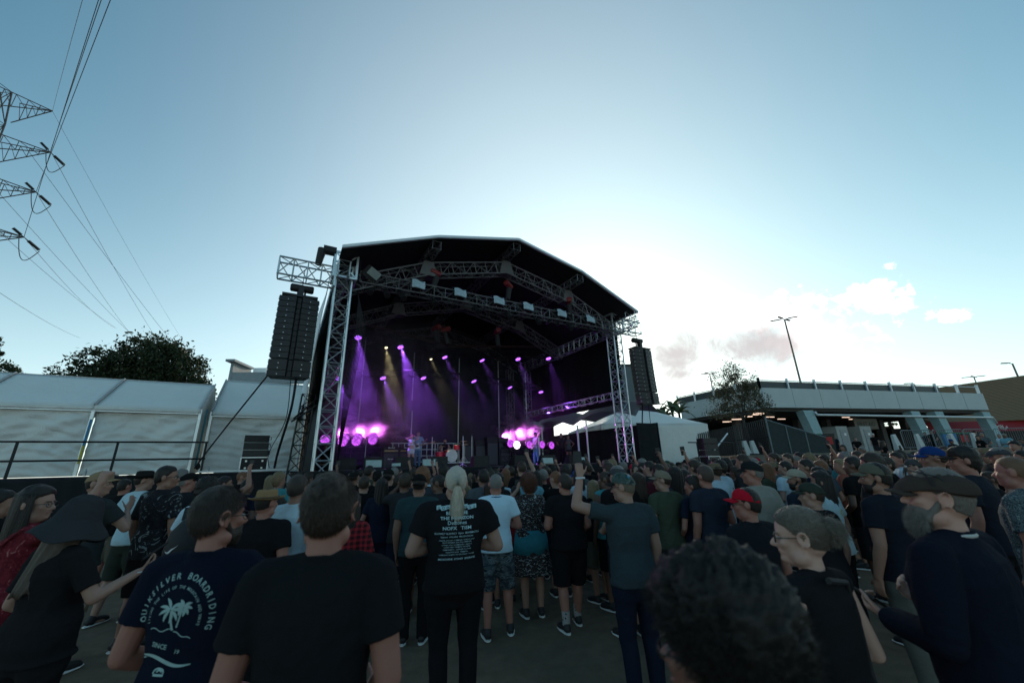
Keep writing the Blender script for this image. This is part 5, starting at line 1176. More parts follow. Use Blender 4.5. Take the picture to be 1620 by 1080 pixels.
def glasses_geo(r_=.021, thick=.0022):
    g = Geo()
    for s in (-1, 1):
        g.tube([(s * .032 + r_ * 1.15 * math.cos(a), .103 - .012 * abs(math.cos(a)) * 0, .118 + r_ * .85 * math.sin(a)) for a in np.linspace(0, 6.283, 17)], thick, 6)
        g.tube([(s * .056, .101, .125), (s * .078, .085, .124), (s * .083, .01, .124), (s * .083, -.01, .112)], thick, 6)
    g.tube([(-.01, .105, .122), (.01, .105, .122)], thick, 6); return g
CACHE = {}
def cached(k, f):
    if k not in CACHE: CACHE[k] = f()
    return CACHE[k]
PINFO = {}
def heading(x, y, to=None):
    tx, ty = to if to is not None else (S(6.2, 4, 0)[0], S(6.2, 4, 0)[1]); return math.atan2(-(tx - x), ty - y)
def person(x, y, h, label, skin=(.42, .27, .21), shirt=(.02, .02, .025), pants=(.02, .02, .025), hair='short', hc=(.03, .02, .015), arms=('down', 'down'), hat=None, hatc=(.02, .02, .02), yaw=0, turn=(0, 0, 0), build=1., fem=False, legs=0,
           top='tee', bottom='long', fine=.02, z=None, group=None, shirt_mat=None, pants_mat=None, hero=False, glasses=False, beard=None, cat='person', face=None, key=None, sock=None, shoe=(.02, .02, .022), belly=0., sh=1., hseed=0):
    if z is None: z = g0(x, y)
    vk = (arms if all(isinstance(a, str) for a in arms) else (key,), fine, build, fem, turn, legs, belly, sh)
    def mk():
        g, info = person_geo(arms, fine, build, fem, turn, legs, sh, belly=belly); return remesh(g, fine, 'person', 2), info
    me, info = cached(('b',) + vk, mk)
    root = link('person', me, M_SKIN, None, (x, y, z), (0, 0, heading(x, y, face) + R(yaw)), True, skin, h / 1.75)
    tag(root, label, cat, group); fd = .017 if fine <= .012 else .011
    root_info = dict(info); root_info['obj'] = root
    def ch(name, me_, m, col, parent=root, **kw): o = link(name, me_, m, parent, color=col, **kw); return o
    def rm(nm, gf, **kw): return cached((nm,) + vk + tuple(sorted(kw.items())), lambda: remesh(gf(), fine, nm, 4, kw.get('fold', fd), len(CACHE)))
    sl = {'tee': .62, 'tank': 0, 'long': 1.9, 'shirt': .78, 'crop': 0, 'dress': .35}[top]
    if top != 'none':
        sm_ = rm('shirt', lambda: shirt_geo(info, sl, {'crop': 1.16, 'shirt': .82, 'dress': .9}.get(top, .86), .018 if not fem else .014, top == 'shirt', .01 if top != 'crop' else 0), t=top)
        if shirt_mat: sm_ = sm_.copy(); sm_.materials.clear()
        so = ch('shirt', sm_, shirt_mat or M_CLOTH, shirt, smooth=True); root_info['shirt'] = so
    if bottom in ('long', 'shorts', 'hot'):
        pm_ = rm('trousers' if bottom == 'long' else 'shorts', lambda: pants_geo(info, {'long': 1., 'shorts': .53, 'hot': .16}[bottom]), t=bottom)
        if pants_mat: pm_ = pm_.copy(); pm_.materials.clear()
        ch('trousers' if bottom == 'long' else 'shorts', pm_, pants_mat or M_CLOTH, pants)
    elif bottom == 'skirt':
        pm_ = rm('skirt', lambda: skirt_geo(info), t=bottom)
        if pants_mat: pm_ = pm_.copy(); pm_.materials.clear()
        ch('skirt', pm_, pants_mat or M_CLOTH, pants)
    def msh():
        L2 = []
        for lg in info['legs']: a, b = shoes_geo({'legs': [lg]}); L2.append((a.mesh('shoe'), b.mesh('sole')))
        return L2
    for s1, s2 in cached(('s',) + vk, msh): so_ = ch('shoe', s1, flat('shoe_upper', (.02, .02, .022), .6) if shoe[0] < .1 else flat('shoe_white', (.5, .5, .5), .6), None, smooth=True); ch('sole', s2, M_WHT, None, parent=so_)
    HM = Matrix.Translation(NT) @ info['Rm'].to_4x4(); n_ = 2 if hero else 1
    if hair != 'none':
        hm_ = cached(('h', hair, n_, hseed), lambda: hair_geo(hair, n_, hseed).mesh('hair'))
        ho = ch('hair', hm_, M_HAIR, hc, M=HM, smooth=True); root_info['hair'] = ho
    if beard:
        def bd():
            g_ = Geo().ell((0, .052, .045), (.062, .056, .050 if beard < 2 else .07), nu=24, nv=16); g_.ell((0, .07, .02), (.045, .035, .03 if beard < 2 else .075)); [g_.cap((q * .066, .012, .10), (q * .052, .05, .03), .012, .020 if beard == 2 else .014) for q in (-1, 1)]; g_.cap((-.02, .098, .072), (.02, .098, .072), .009, .009)
            me_ = remesh(g_, .008 if beard < 2 else .006, 'beard', 1); return me_
        ch('beard', cached(('beard', beard), bd), M_HAIR, hc, M=HM, smooth=True)
    if abs(turn[0]) >= 25 and fine <= .018:
        fw_, fi, fb, fl = cached('face', lambda: tuple(q.mesh(n2) for q, n2 in zip(face_geo(), ('eyes', 'iris', 'eyebrows', 'lips'))))
        eo = ch('eyes', fw_, flat('eye_white', (.35, .33, .31), .3), None, M=HM, smooth=True); ch('iris', fi, flat('iris', (.02, .015, .012), .2), None, parent=eo, smooth=True)
        ch('eyebrows', fb, M_HAIR, hc, M=HM, smooth=True); ch('lips', fl, flat('lips', (.22, .09, .08), .5), None, M=HM, smooth=True)
    if glasses: ch('glasses', cached('gl', lambda: glasses_geo().mesh('glasses')), M_GLASSF, None, M=HM, smooth=True)
    if hat in ('cap', 'capback'):
        a, b = cached(hat, lambda: tuple(q.mesh(n2) for q, n2 in zip(cap_geo(hat == 'capback'), ('cap_crown', 'cap_brim'))))
        co = ch('cap', a, M_CLOTH, hatc, M=HM, smooth=True); ch('brim', b, M_CLOTH, hatc, parent=co, smooth=True); root_info['cap'] = co
    elif hat == 'flatcap':
        a, b = cached(hat, lambda: tuple(q.mesh(n2) for q, n2 in zip(flatcap_geo(), ('flat_cap', 'cap_brim')))); co = ch('flat_cap', a, M_CLOTH, hatc, M=HM, smooth=True); ch('brim', b, M_CLOTH, hatc, parent=co, smooth=True); root_info['cap'] = co
    elif hat: co = ch('hat' if hat != 'beanie' else 'beanie', cached(hat, lambda: lofthat(HATS[hat], .012 if hat != 'floppy' else .03).mesh(hat)), M_CLOTH, hatc, M=HM, smooth=True); root_info['cap'] = co
    root_info['HM'] = HM
    return root_info
PHONE = []
def phone(info, hand, label, w=.074, h=.15, both=False, tilt=None, lit=False, land=False, off=(0, 0, 0)):
    """phone held in a hand: stands on its own at top level, in the world place of that hand"""
    W = Matrix.Translation(info['obj'].location) @ info['obj'].rotation_euler.to_matrix().to_4x4() @ Matrix.Scale(info['obj'].scale[0], 4)
    hp, hd, ax, pn = info['hands'][hand]
    p = W @ (Vector(hp) + Vector(off)); z = (W.to_3x3() @ Vector(hd)).normalized() if tilt is None else Vector(tilt).normalized()
    n = (W.to_3x3() @ Vector(pn)).normalized(); 
    if abs(n.dot(z)) > .9: n = (W.to_3x3() @ Vector(ax)).normalized()
    x = z.cross(n).normalized() if not lit else Vector((1, 0, 0)); x = (x - z * x.dot(z)).normalized(); yv = z.cross(x)
    if land: x, z = z, -x
    Mx = Matrix((x, yv, z)).transposed().to_4x4(); Mx.translation = p
    t_ = thing('phone', label, 'phone'); t_.matrix_world = Mx
    def mp():
        g_ = Geo().box((0, 0, 0), (w, .009, h)); return g_.mesh('phone_body')
    link('phone_body', cached('ph', mp), M_BLKP, t_)
    link('screen', cached('phs', lambda: Geo().box((0, -.0055, 0), (.066, .001, .138)).mesh('screen')), mat('phone_screen', lambda g: out(g, g.n('ShaderNodeEmission', {'Color': (.10, .06, .14, 1), 'Strength': 1.0}).outputs[0])) if lit else M_GRILL, t_)
    return t_
def back_print(info, parts, label='print', col=(.45, .62, .62), yoff=0.0035, name='back_print'):
    """parts: list of Geo in shirt coordinates (x,z in metres, right-reading seen from behind); conformed to the back of the shirt"""
    so = info['shirt']; me = so.data; bvh = BVHTree.FromPolygons([v.co.copy() for v in me.vertices], [tuple(p.vertices) for p in me.polygons])
    g_ = Geo()
    for p in parts: g_.join(p)
    V2 = g_.verts(); O = []
    for x, _, z in V2:
        hit = bvh.ray_cast(Vector((x, -1, z)), Vector((0, 1, 0)))
        O.append((x, (hit[0].y if hit[0] is not None else -.1) - yoff, z))
    g_.V = [np.array(O)]
    return put(name, g_, flat('print_' + name + '%d' % (col[0] * 100), col, .8), so)
def subdiv(g_, mx=.012):
    """split long edges so flat lettering can follow a curved back"""
    V2 = [Vector(v) for v in g_.verts()]; F2 = []
    for f in g_.F:
        for i in range(1, len(f) - 1): F2.append((f[0], f[i], f[i + 1]))
    for _ in range(9):
        out_ = []; ch = False; mid = {}
        for a, b, c in F2:
            e = [((V2[a] - V2[b]).length, a, b, c), ((V2[b] - V2[c]).length, b, c, a), ((V2[c] - V2[a]).length, c, a, b)]; L_, p, q, s = max(e)
            if L_ > mx:
                k = (min(p, q), max(p, q))
                if k not in mid: mid[k] = len(V2); V2.append((V2[p] + V2[q]) / 2)
                out_ += [(p, mid[k], s), (mid[k], q, s)]; ch = True
            else: out_.append((a, b, c))
        F2 = out_
        if not ch: break
    n_ = Geo(); return n_.add([tuple(v) for v in V2], F2)
def txt(s, x, z, size, bold=.004, sx=1., rot=0.):
    g_ = text_geo(s, size, 0, bold * size * 3, 'CENTER', sx)
    M_ = Matrix.Translation((x, 0, z)) @ Matrix.Rotation(R(90), 4, 'X') @ Matrix.Rotation(R(rot), 4, 'Z'); g_.xf(M_)
    return subdiv(g_)
def arc(s, cx_, cz, rx, rz_, a0, a1, size, bold=.004):
    out_ = Geo()
    for i, c in enumerate(s):
        if c == ' ': continue
        a = R(a0 + (a1 - a0) * i / (len(s) - 1)); t = math.degrees(math.atan2(-rx * math.cos(a) , rz_ * -math.sin(a))) if False else math.degrees(a) - 90
        out_.join(txt(c, cx_ + rx * math.cos(a), cz + rz_ * math.sin(a), size, bold, .9, t))
    return out_
# ------------------------------------------------------------------ the nearer people, one by one
BLK, NAVY, CHAR, TEALG = (.010, .010, .011), (.012, .016, .030), (.028, .029, .032), (.030, .052, .060)
WHITE, OLIVE, GREY, RED = (.50, .60, .66), (.050, .060, .040), (.085, .095, .105), (.30, .02, .03)
DK_, BR, GY, BL, GI = (.010, .008, .007), (.024, .015, .010), (.12, .115, .11), (.15, .105, .06), (.12, .05, .024)
SK, SKP, SKD, SKR = (.27, .155, .115), (.33, .21, .165), (.13, .075, .055), (.31, .155, .12)
# man in black tee, centre foreground
a = person(-0.672, 1.500, 1.770, 'broad shouldered man in plain black tee, back to the camera, largest figure left of centre', SKR, (.012, .013, .015), BLK, 'short', BR, arms=(((.235, -.03, 1.15), (.16, .18, 1.0), (-.7, .6, -.1), (0, -.3, 1), 'relax'),) * 2, build=1.03, fine=.007, hero=True, key='h1', yaw=4, sh=1.03, hseed=3)
o = put('hair_strands', strands(9000, 3, scalp_root(.052, .19, .012), hair_flow, .020, .0010), M_HAIR, a['hair'], color=BR)
# man with surf print navy tee, left foreground
a = person(-1.309, 1.840, 1.724, 'man in navy tee with pale arched surf print on the back and greying beard', SKR, (.008, .011, .022), BLK, 'short', (.022, .017, .014), arms=(((.24, -.02, 1.15), (.18, .20, 1.02), (-.6, .6, -.1), (0, -.3, 1), 'relax'),) * 2, build=.98, fine=.007, hero=True, key='h2', yaw=4, turn=(-38, 0, 0), glasses=True, beard=1, hseed=5)
put('hair_strands', strands(8000, 5, scalp_root(.052, .17, .012), hair_flow, .022, .0010), M_HAIR, a['hair'], color=(.030, .022, .018))
PC = (.30, .44, .43); cz = 1.26
pr = [arc('QUIKSILVER BOARDRIDING', .0, cz, .142, .155, 186, -14, .034, .006), arc('LIVING THE LIFE OF THE MOUNTAIN AND WAVE', .0, cz, .104, .118, 190, -12, .0165, .003),
      txt('SINCE', -.035, cz - .115, .026, .004, 1, -8), txt('19', .045, cz - .135, .022, .004, 1, -8)]
def ribbon(pts, w):
    g_ = Geo(); n = len(pts); V2 = []
    for i, (x, z) in enumerate(pts):
        x0, z0 = pts[max(i - 1, 0)]; x1, z1 = pts[min(i + 1, n - 1)]; d = math.hypot(x1 - x0, z1 - z0); nx, nz = -(z1 - z0) / d, (x1 - x0) / d; ww = w[i] if hasattr(w, '__len__') else w
        V2 += [(x - nx * ww, 0, z - nz * ww), (x + nx * ww, 0, z + nz * ww)]
    return g_.add(V2, [(2 * i, 2 * i + 1, 2 * i + 3, 2 * i + 2) for i in range(n - 1)])
def palmprint(cx_, cz_, s):
    L_ = []
    for an in (95, 60, 20, -25, 140, 175, 215, -60):
        a0 = R(an); pts = [(cx_ + s * t * math.cos(a0 - (t * .5 if math.cos(a0) > 0 else -t * .5)), cz_ + s * t * math.sin(a0 - (t * .5 if math.cos(a0) > 0 else -t * .5))) for t in np.linspace(.05, 1, 9)]
        L_.append(ribbon(pts, [.001 + .0055 * math.sin(math.pi * t) for t in np.linspace(.02, .98, 9)]))
    return L_
pr += palmprint(-.012, cz + .035, .052) + palmprint(.040, cz + .045, .036)
pr += [ribbon([(-.012 + .018 * t * t + .004, cz + .03 - .075 * t) for t in np.linspace(0, 1, 8)], .0042), ribbon([(.036 - .012 * t, cz + .04 - .075 * t) for t in np.linspace(0, 1, 8)], .003),
       ribbon([(-.09 + .1 * t, cz - .045 + .006 * math.sin(9 * t)) for t in np.linspace(0, 1, 14)], .0018), ribbon([(.015 + .075 * t, cz - .05 - .03 * t + .004 * math.sin(9 * t)) for t in np.linspace(0, 1, 12)], .0018),
       ribbon([(-.11 + .22 * t, cz - .150 - .028 * t + .010 * math.sin(t * 6.3)) for t in np.linspace(0, 1, 24)], [.0015 + .0055 * math.sin(math.pi * t) for t in np.linspace(.05, .98, 24)]), ribbon([(-.108 + .02 * t, cz - .162 + .008 * t) for t in np.linspace(0, 1, 4)], .002),
       ribbon([(-.01 + .022 * math.cos(t), cz - .205 + .015 * math.sin(t)) for t in np.linspace(-.2, 3.4, 14)], .003), ribbon([(-.03 + .045 * t, cz - .213) for t in np.linspace(0, 1, 6)], .004), ribbon([(-.018 + .022 * t, cz - .203 + .008 * math.sin(3 * t)) for t in np.linspace(0, 1, 6)], .003)]
back_print(a, [p.xf(Matrix.Translation((-.03, 0, 1.275)) @ Matrix.Rotation(R(3), 4, 'Y') @ Matrix.Scale(.86, 4) @ Matrix.Translation((0, 0, -1.26))) for p in pr], col=PC)
# enormous dark curly head very close to the lens
a = person(0.345, 0.800, 1.577, 'out of focus person with dark curly hair and thin glasses, closest to the lens', (.20, .10, .075), (.02, .02, .02), BLK, 'afro', (.009, .007, .006), fine=.008, hero=True, turn=(34, 0, 0), yaw=0, glasses=True, key='h19', hseed=7)
put('hair_strands', strands(16000, 7, scalp_root(.03, .18, .045), lambda p, n, r: n * .5 + r.normal(size=3) * .9, .030, .0009, 4, .8), M_HAIR, a['hair'], color=(.010, .007, .006))
# woman with fair bun and glasses
a = person(1.177, 1.780, 1.585, 'woman with fair tousled bun and dark glasses in black scoop top facing left', (.50, .33, .27), (.014, .014, .016), BLK, 'bun', (.11, .092, .075), arms=('hold', 'hold'), fem=True, fine=.007, hero=True, turn=(34, -4, 0), yaw=10, glasses=True, key='h20', hseed=8, top='tank')
bun = Geo(); rb = np.random.default_rng(4)
put('hair_strands', strands(7000, 8, scalp_root(.06, .185, .012), lambda p, n, r: np.array((0, -.118, .16)) - p + n * .004, .034, .0012, 4, .05), M_HAIR, a['hair'], color=(.125, .105, .085))
def bunroot(r): d = r.normal(size=3); d /= np.linalg.norm(d); return np.array((0, -.122, .15)) + d * (.040, .036, .042), d
put('hair_strands', strands(2600, 9, bunroot, lambda p, n, r: n * .5 + np.array((0, -.3, -.9)) + r.normal(size=3) * .6, .042, .0011, 5, .5), M_HAIR, a['hair'], color=(.15, .125, .10))
phone(a, 1, 'phone held low by the woman with the fair bun', off=(0, .02, .02))
tag(put('bag', Geo().tube([(0.0, 0, 0), (.1, .05, -.02), (.16, .12, -.2), (.16, .12, -.45)], .012, 6), M_BLKP, loc=(a['obj'].location.x - .02, a['obj'].location.y - .12, a['obj'].scale[0] * 1.475)), 'thin dark bag strap on the shoulder of the woman with fair bun', 'bag')
# old man with flat cap and big beard
a = person(1.812, 1.820, 1.726, 'older man with big grey beard, brown flat cap and navy jumper over white collar', (.50, .30, .24), (.009, .011, .020), CHAR, 'under', (.12, .105, .095), arms=('hold', ((.26, .0, 1.15), (.12, .26, 1.12), (-.3, .9, .2), (-.5, -.3, .8), 'grip')), hat='flatcap', hatc=(.055, .042, .036), build=1.15, fine=.007, hero=True, turn=(26, 6, 0), yaw=10, beard=2, key='h22', top='long', sh=1.08)
def beardroot(r): d = r.normal(size=3); d[1] = abs(d[1]); d /= np.linalg.norm(d); d[2] -= .15; return np.array((0, .055, .03)) + d * (.060, .055, .07), d
put('hair_strands', strands(6500, 11, beardroot, lambda p, n, r: n * .5 + np.array((0, .35, -.9)) + r.normal(size=3) * .5, .030, .0011, 4, .4), M_HAIR, [c for c in a['obj'].children if c.name.startswith('beard')][0], color=(.17, .155, .14))
put('collar', Geo().tube([(.075 * math.cos(t), -.014 + .070 * math.sin(t), 1.478) for t in np.linspace(0, 6.283, 30)], .008, 6), flat('collar_white', (.5, .5, .48), .8), a['shirt'])
gg_ = glasses_geo(.024, .003); t_ = put('sunglasses', gg_, M_GLASSF); t_.parent = a['cap']; t_.matrix_local = Matrix.Translation((0, .02, .085)) @ Matrix.Rotation(R(12), 4, 'X')
put('cap_strap', Geo().tube([(.098 * math.sin(b_), .02 + .03 * math.cos(b_), .165 + .07 * math.cos(b_)) for b_ in np.linspace(-1.5, 1.5, 14)], .004, 6), M_BLKP, a['cap'])
phone(a, 1, 'phone held by the older man in the flat cap', off=(0, .02, .02))
# ponytail man with the festival line up shirt
a = person(-0.501, 3.450, 1.781, 'big man with long grey ponytail and black festival tee listing bands in white print', SKP, (.013, .013, .015), (.012, .012, .014), 'short', (.34, .32, .28), arms=(((.33, -.02, 1.15), (.08, .17, 1.14), (-1, .1, .15), (0, -1, 0), 'relax'),) * 2, build=1.30, fine=.010, hero=True, key='h13', yaw=6, sh=1.12, belly=.02, hseed=2)
put('hair_strands', strands(4200, 13, scalp_root(.06, .185, .012), lambda p, n, r: np.array((-p[0] * 9, -.55, (.12 - p[2]) * 8)) , .06, .0018, 4, .06), M_HAIR, a['hair'], color=(.42, .40, .35))
pt = Geo()
pt.tube([(0, -.105, .118), (.002, -.125, .09), (.004, -.125, .04), (.006, -.12, -.03), (.0, -.125, -.10), (-.006, -.13, -.145)], [.012, .024, .040, .050, .046, .018], 14, flat=.5)
def ptroot(r):
    z = r.uniform(-.14, .11); k = np.interp(z, [-.145, -.10, -.03, .04, .09, .118], [.018, .044, .05, .04, .024, .012]); t = r.uniform(0, 6.28); return np.array((k * math.cos(t), -.122 - .5 * k * abs(math.sin(t)), z)), np.array((math.cos(t), -abs(math.sin(t)), 0))
po = put('ponytail', pt, M_HAIR, a['hair'], color=(.38, .35, .29), smooth=True); put('hair_strands', strands(2600, 17, ptroot, lambda p, n, r: np.array((p[0] * .8 * (1 if p[2] > -.05 else -1.5), -.02, -1.)) + r.normal(size=3) * .12, .09, .0022, 4, .1), M_HAIR, po, color=(.46, .42, .34))
put('hair_tie', Geo().tube([(.014 * math.cos(t), -.108 + .006 * math.sin(t), .116 + .012 * math.sin(t)) for t in np.linspace(0, 6.283, 12)], .006, 6), flat('hair_tie', (.5, .42, .2), .7), a['hair'])
L_ = [(1.395, 'BRING ME', .030, .006, 1.25), (1.362, 'THE HORIZON', .030, .006, 1.25), (1.328, 'Deftones', .036, .001, 1.1), (1.292, 'NOFX   TISM', .032, .005, 1.2), (1.262, 'SLOWLY SLOWLY  Eptic  BEHEMOTH', .017, .002, 1.2), (1.240, 'Sabaton  POLARIS  MILLENCOLIN', .013, .002, 1.3),
      (1.218, 'CHASER  BLOODY COMMAND  CORPUS CRISIS', .0105, .001, 1.2), (1.203, 'FEVER DREAMER  ELECTRIC HARBOUR', .0105, .001, 1.2), (1.186, 'OTHERS  LOLA  KOMMANDO  LIGHTLY', .0105, .001, 1.2), (1.171, 'CLOSE TREES  PALMISTS  RANGERS', .0105, .001, 1.2), (1.154, 'PERMANENTLY   SLEEPLESS CULTURE', .0105, .001, 1.2), (1.137, 'THE STAYS ALIVE   TERMINAL', .0105, .001, 1.2), (1.120, 'THESE DAYS AHEAD  TO THE GRAVE  YOU ME', .0105, .001, 1.2), (1.090, 'MELBOURNE  SYDNEY  BRISBANE', .016, .004, 1.15)]
pr = [txt(s, 0, z, sz, b, sx) for z, s, sz, b, sx in L_]
back_print(a, pr, col=(.42, .60, .64), yoff=.006)
bn = [subdiv(Geo().add([(x, 0, 1.425 + dz), (x + .034, 0, 1.425 + dz + .004), (x + .034, 0, 1.458 + dz), (x, 0, 1.455 + dz)], [(0, 1, 2, 3)])) for x, dz in [(-.155 + .0345 * k, (.004, -.002, .003, 0)[k % 4]) for k in range(4)] + [(.018 + .0235 * k * 1.47, (.0, .004, -.002, .003)[k % 4]) for k in range(4)]]
back_print(a, bn, col=(.38, .56, .6), yoff=.006, name='banner')
back_print(a, [txt(c, -.138 + .0345 * k, 1.431, .027, .004) for k, c in enumerate('GOOD')] + [txt(c, .035 + .0345 * k, 1.431, .027, .004) for k, c in enumerate('INGS')], col=(.012, .012, .012), yoff=.009, name='banner_letters')
# teal grey tee and black cap
person(-1.150, 4.900, 1.706, 'man in teal grey tee and black cap worn backwards, left of the ponytail man', SK, (.026, .050, .056), (.012, .012, .014), 'buzz', DK_, arms=('low', 'down'), hat='capback', hatc=(.012, .012, .013), fine=.012, build=1.12)
# ringer tee and camouflage shorts
M_CAMO = patt('camouflage', [(.028, .036, .045), (.060, .080, .090), (.12, .155, .17), (.020, .022, .026)], 9, dist=.6, thr=(.44, .54, .62), stretch=(1, 1, 2.2))
a = person(-0.245, 5.000, 1.687, 'man with grizzled crew cut in white tee with blue trim and camouflage shorts', SKR, (.50, .66, .76), WHITE, 'buzz', (.12, .115, .11), arms=('fold', 'fold'), bottom='shorts', pants_mat=M_CAMO, fine=.011, build=1.05, legs=1, shoe=(.06, .07, .08))
put('collar_trim', Geo().tube([(.078 * math.cos(t), -.014 + .071 * math.sin(t), 1.474) for t in np.linspace(0, 6.283, 24)], .007, 6), flat('blue_trim', (.03, .10, .25), .8), a['shirt'])
# curly red haired woman, patterned dress, teal shirt tied at the waist
M_DRESS = patt('dress_pattern', [(.07, .045, .04), (.020, .018, .020), (.055, .035, .032), (.40, .48, .50)], 16, dist=2.5, thr=(.40, .50, .60), stretch=(1, 1, 2.0))
a = person(0.173, 5.550, 1.641, 'woman with curly auburn hair, patterned dress and teal shirt tied around her waist', SKP, WHITE, WHITE, 'curly', (.075, .028, .02), arms=('low', 'film'), fem=True, top='tee', bottom='skirt', shirt_mat=M_DRESS, pants_mat=M_DRESS, fine=.012, build=1.15, belly=.01, hseed=6)
put('hair_strands', strands(5000, 21, scalp_root(.02, .18, .042), lambda p, n, r: n * .5 + r.normal(size=3), .03, .0022, 3, .8), M_HAIR, a['hair'], color=(.09, .035, .022))
T_ = a['torso']; put('tied_shirt', Geo().loft([(0, 0, .74, T_[2][3] + .05, T_[2][4] + .06), (0, -.01, .9, T_[2][3] + .04, T_[2][4] + .05), (0, 0, 1.0, T_[3][3] + .045, T_[3][4] + .04), (0, 0, 1.04, T_[3][3] + .03, T_[3][4] + .03)], 40), M_CLOTH, a['obj'], color=(.04, .20, .25), smooth=True)
put('bag_strap', Geo().tube([(-.12, -.07, 1.47), (-.04, -.15, 1.36), (.06, -.155, 1.2), (.15, -.12, 1.06)], [.014] * 4, 6, flat=.3), M_BLKP, a['obj'])
phone(a, 1, 'phone held up sideways by the curly auburn haired woman', lit=True, land=True)
# black tee, black shorts, chequered socks
a = person(0.614, 5.150, 1.654, 'heavy set man in plain black tee and baggy black shorts with skate shoes', SKR, (.012, .012, .014), (.011, .011, .013), 'short', (.022, .016, .013), arms=('low', 'fold'), bottom='shorts', build=1.3, fine=.011, legs=3, belly=.03, turn=(10, 0, 0))
sk = Geo()
for hip, kn, cf, ank, tr_ in a['legs']: sk.tube([ank + (0, 0, .0), ank + (0, .0, .14)], [.045, .048], 14)
put('socks', sk, patt('chequer', [(.015, .015, .015), (.3, .3, .3)], 30, 'vor', thr=(.25,)), a['obj'])
# grey tee man filming with raised phone, camo cap
M_CAPC = patt('cap_camouflage', [(.030, .055, .050), (.055, .085, .080), (.10, .13, .12), (.03, .04, .04)], 13, dist=.6, thr=(.44, .54, .62))
a = person(0.940, 3.600, 1.695, 'man in slate grey tee and camouflage cap holding his phone up high', SKP, (.035, .050, .058), (.012, .016, .030), 'buzz', (.10, .08, .06), arms=('down', ((.38, .06, 1.46), (.36, .12, 1.75), (.0, .05, 1), (-.3, 1, 0), 'grip')), hat='cap', build=1.10, fine=.009, hero=True, turn=(38, -3, 0), glasses=True, key='h18', yaw=4)
a['cap'].data = a['cap'].data.copy(); a['cap'].data.materials[0] = M_CAPC
put('watch', Geo().tube([tuple(np.array(a['sleeves'][1][2]) + (.036 * math.cos(t), .032 * math.sin(t), -.01)) for t in np.linspace(0, 6.283, 16)], .009, 6), M_ALUP, a['obj'])
put('cap_badge', Geo().ell((-.058, -.078, .205), (.020, .010, .016)), flat('badge_blue', (.05, .25, .40), .6), a['cap'])
phone(a, 1, 'black phone held up high by the man in the camouflage cap', lit=True, tilt=(0, .1, 1), off=(0, .01, .05))
# left group
M_FLOR = patt('red_floral', [(.11, .012, .02), (.16, .018, .028), (.30, .13, .13)], 16, dist=2.5, thr=(.5, .66))
a = person(-3.477, 3.000, 1.723, 'dark haired woman in red floral blouse and glasses raising her fist', SKP, WHITE, BLK, 'long', DK_, arms=(((.40, .05, 1.50), (.44, .12, 1.74), (.1, .1, 1), (-.3, 1, 0), 'fist'), 'low'), fem=True, shirt_mat=M_FLOR, fine=.011, turn=(-55, 0, 0), yaw=-14, glasses=True, key='h4', top='shirt')
put('bag_strap', Geo().tube([(.12, -.08, 1.47), (.02, -.15, 1.32), (-.10, -.14, 1.12)], [.016] * 3, 6, flat=.3), flat('pink_strap', (.28, .04, .06), .8), a['obj'])
a = person(-2.910, 2.750, 1.603, 'woman in big floppy grey felt hat and dark lace top looking down at her phone', SKP, (.014, .014, .016), (.014, .014, .016), 'long', (.06, .045, .035), arms=(((.30, .05, 1.16), (.34, .26, 1.26), (.2, .7, .5), (-.5, -.3, .8), 'grip'), 'low'), hat='floppy', hatc=(.034, .037, .041), fem=True, build=1.25, fine=.009, hero=True, turn=(-12, -14, 0), hseed=11, key='h3', top='shirt', yaw=-10)
a['cap'].matrix_local = a['HM'] @ Matrix.Translation((0, -.006, .012)) @ Matrix.Diagonal((1.09, 1.09, 1.0, 1))
phone(a, 0, 'phone in a dark wallet case held by the woman in the floppy hat', w=.09, off=(0, .01, .04))
tag(put('bracelet', Geo().tube([(.030 * math.cos(t), .028 * math.sin(t), 0) for t in np.linspace(0, 6.283, 16)], .004, 5), M_ALUP, a['obj'], loc=tuple(np.array(a['sleeves'][0][2]))))
a = person(-4.481, 4.400, 1.835, 'man in tan cap and dark grey tee near the left edge, khaki shorts', SKP, (.030, .036, .038), (.16, .13, .09), 'buzz', DK_, arms=('clap', 'low'), hat='cap', hatc=(.26, .18, .11), bottom='shorts', fine=.012, turn=(-60, 0, 0))
a = person(-5.186, 5.700, 1.836, 'man in white tee, olive shorts and black brimmed hat on the left', SKP, (.42, .56, .62), (.035, .042, .034), 'buzz', DK_, arms=('low', 'low'), hat='cowboy', hatc=(.018, .018, .018), bottom='shorts', fine=.013, turn=(-30, 0, 0), legs=3)
M_BFL = patt('dark_floral', [(.012, .012, .015), (.018, .018, .022), (.16, .19, .19)], 7, dist=3.5, thr=(.45, .60))
a = person(-4.196, 4.900, 1.879, 'man with dark hair and glasses in black shirt with pale floral print', SK, WHITE, (.012, .012, .014), 'short', DK_, arms=('down', 'down'), shirt_mat=M_BFL, top='shirt', bottom='shorts', fine=.012, turn=(-50, 0, 0), glasses=True)
person(-5.739, 7.000, 1.863, 'grey haired head showing behind the man in the pale floral shirt', SK, CHAR, BLK, 'short', GY, fine=.02)
person(-4.723, 5.900, 1.795, 'man in black cap between the floral shirt and the white tee with sling bag', SKR, (.02, .022, .026), BLK, 'buzz', GY, hat='cap', hatc=(.012, .012, .013), turn=(-40, 0, 0), fine=.018)
a = person(-3.215, 4.300, 1.728, 'person in white tee wearing a black sling backpack with a white swoosh', SKP, (.50, .60, .66), BLK, 'messy', DK_, arms=('low', 'low'), fine=.012, turn=(-15, 0, 0), build=.95)
bp = thing('backpack', 'black sling backpack with white swoosh on the back of the person in the white tee', 'backpack', a['obj'].location + Vector((.0, -.0, 0)), a['obj'].rotation_euler.z); ss = a['obj'].scale[0]; bp.scale = (ss,) * 3
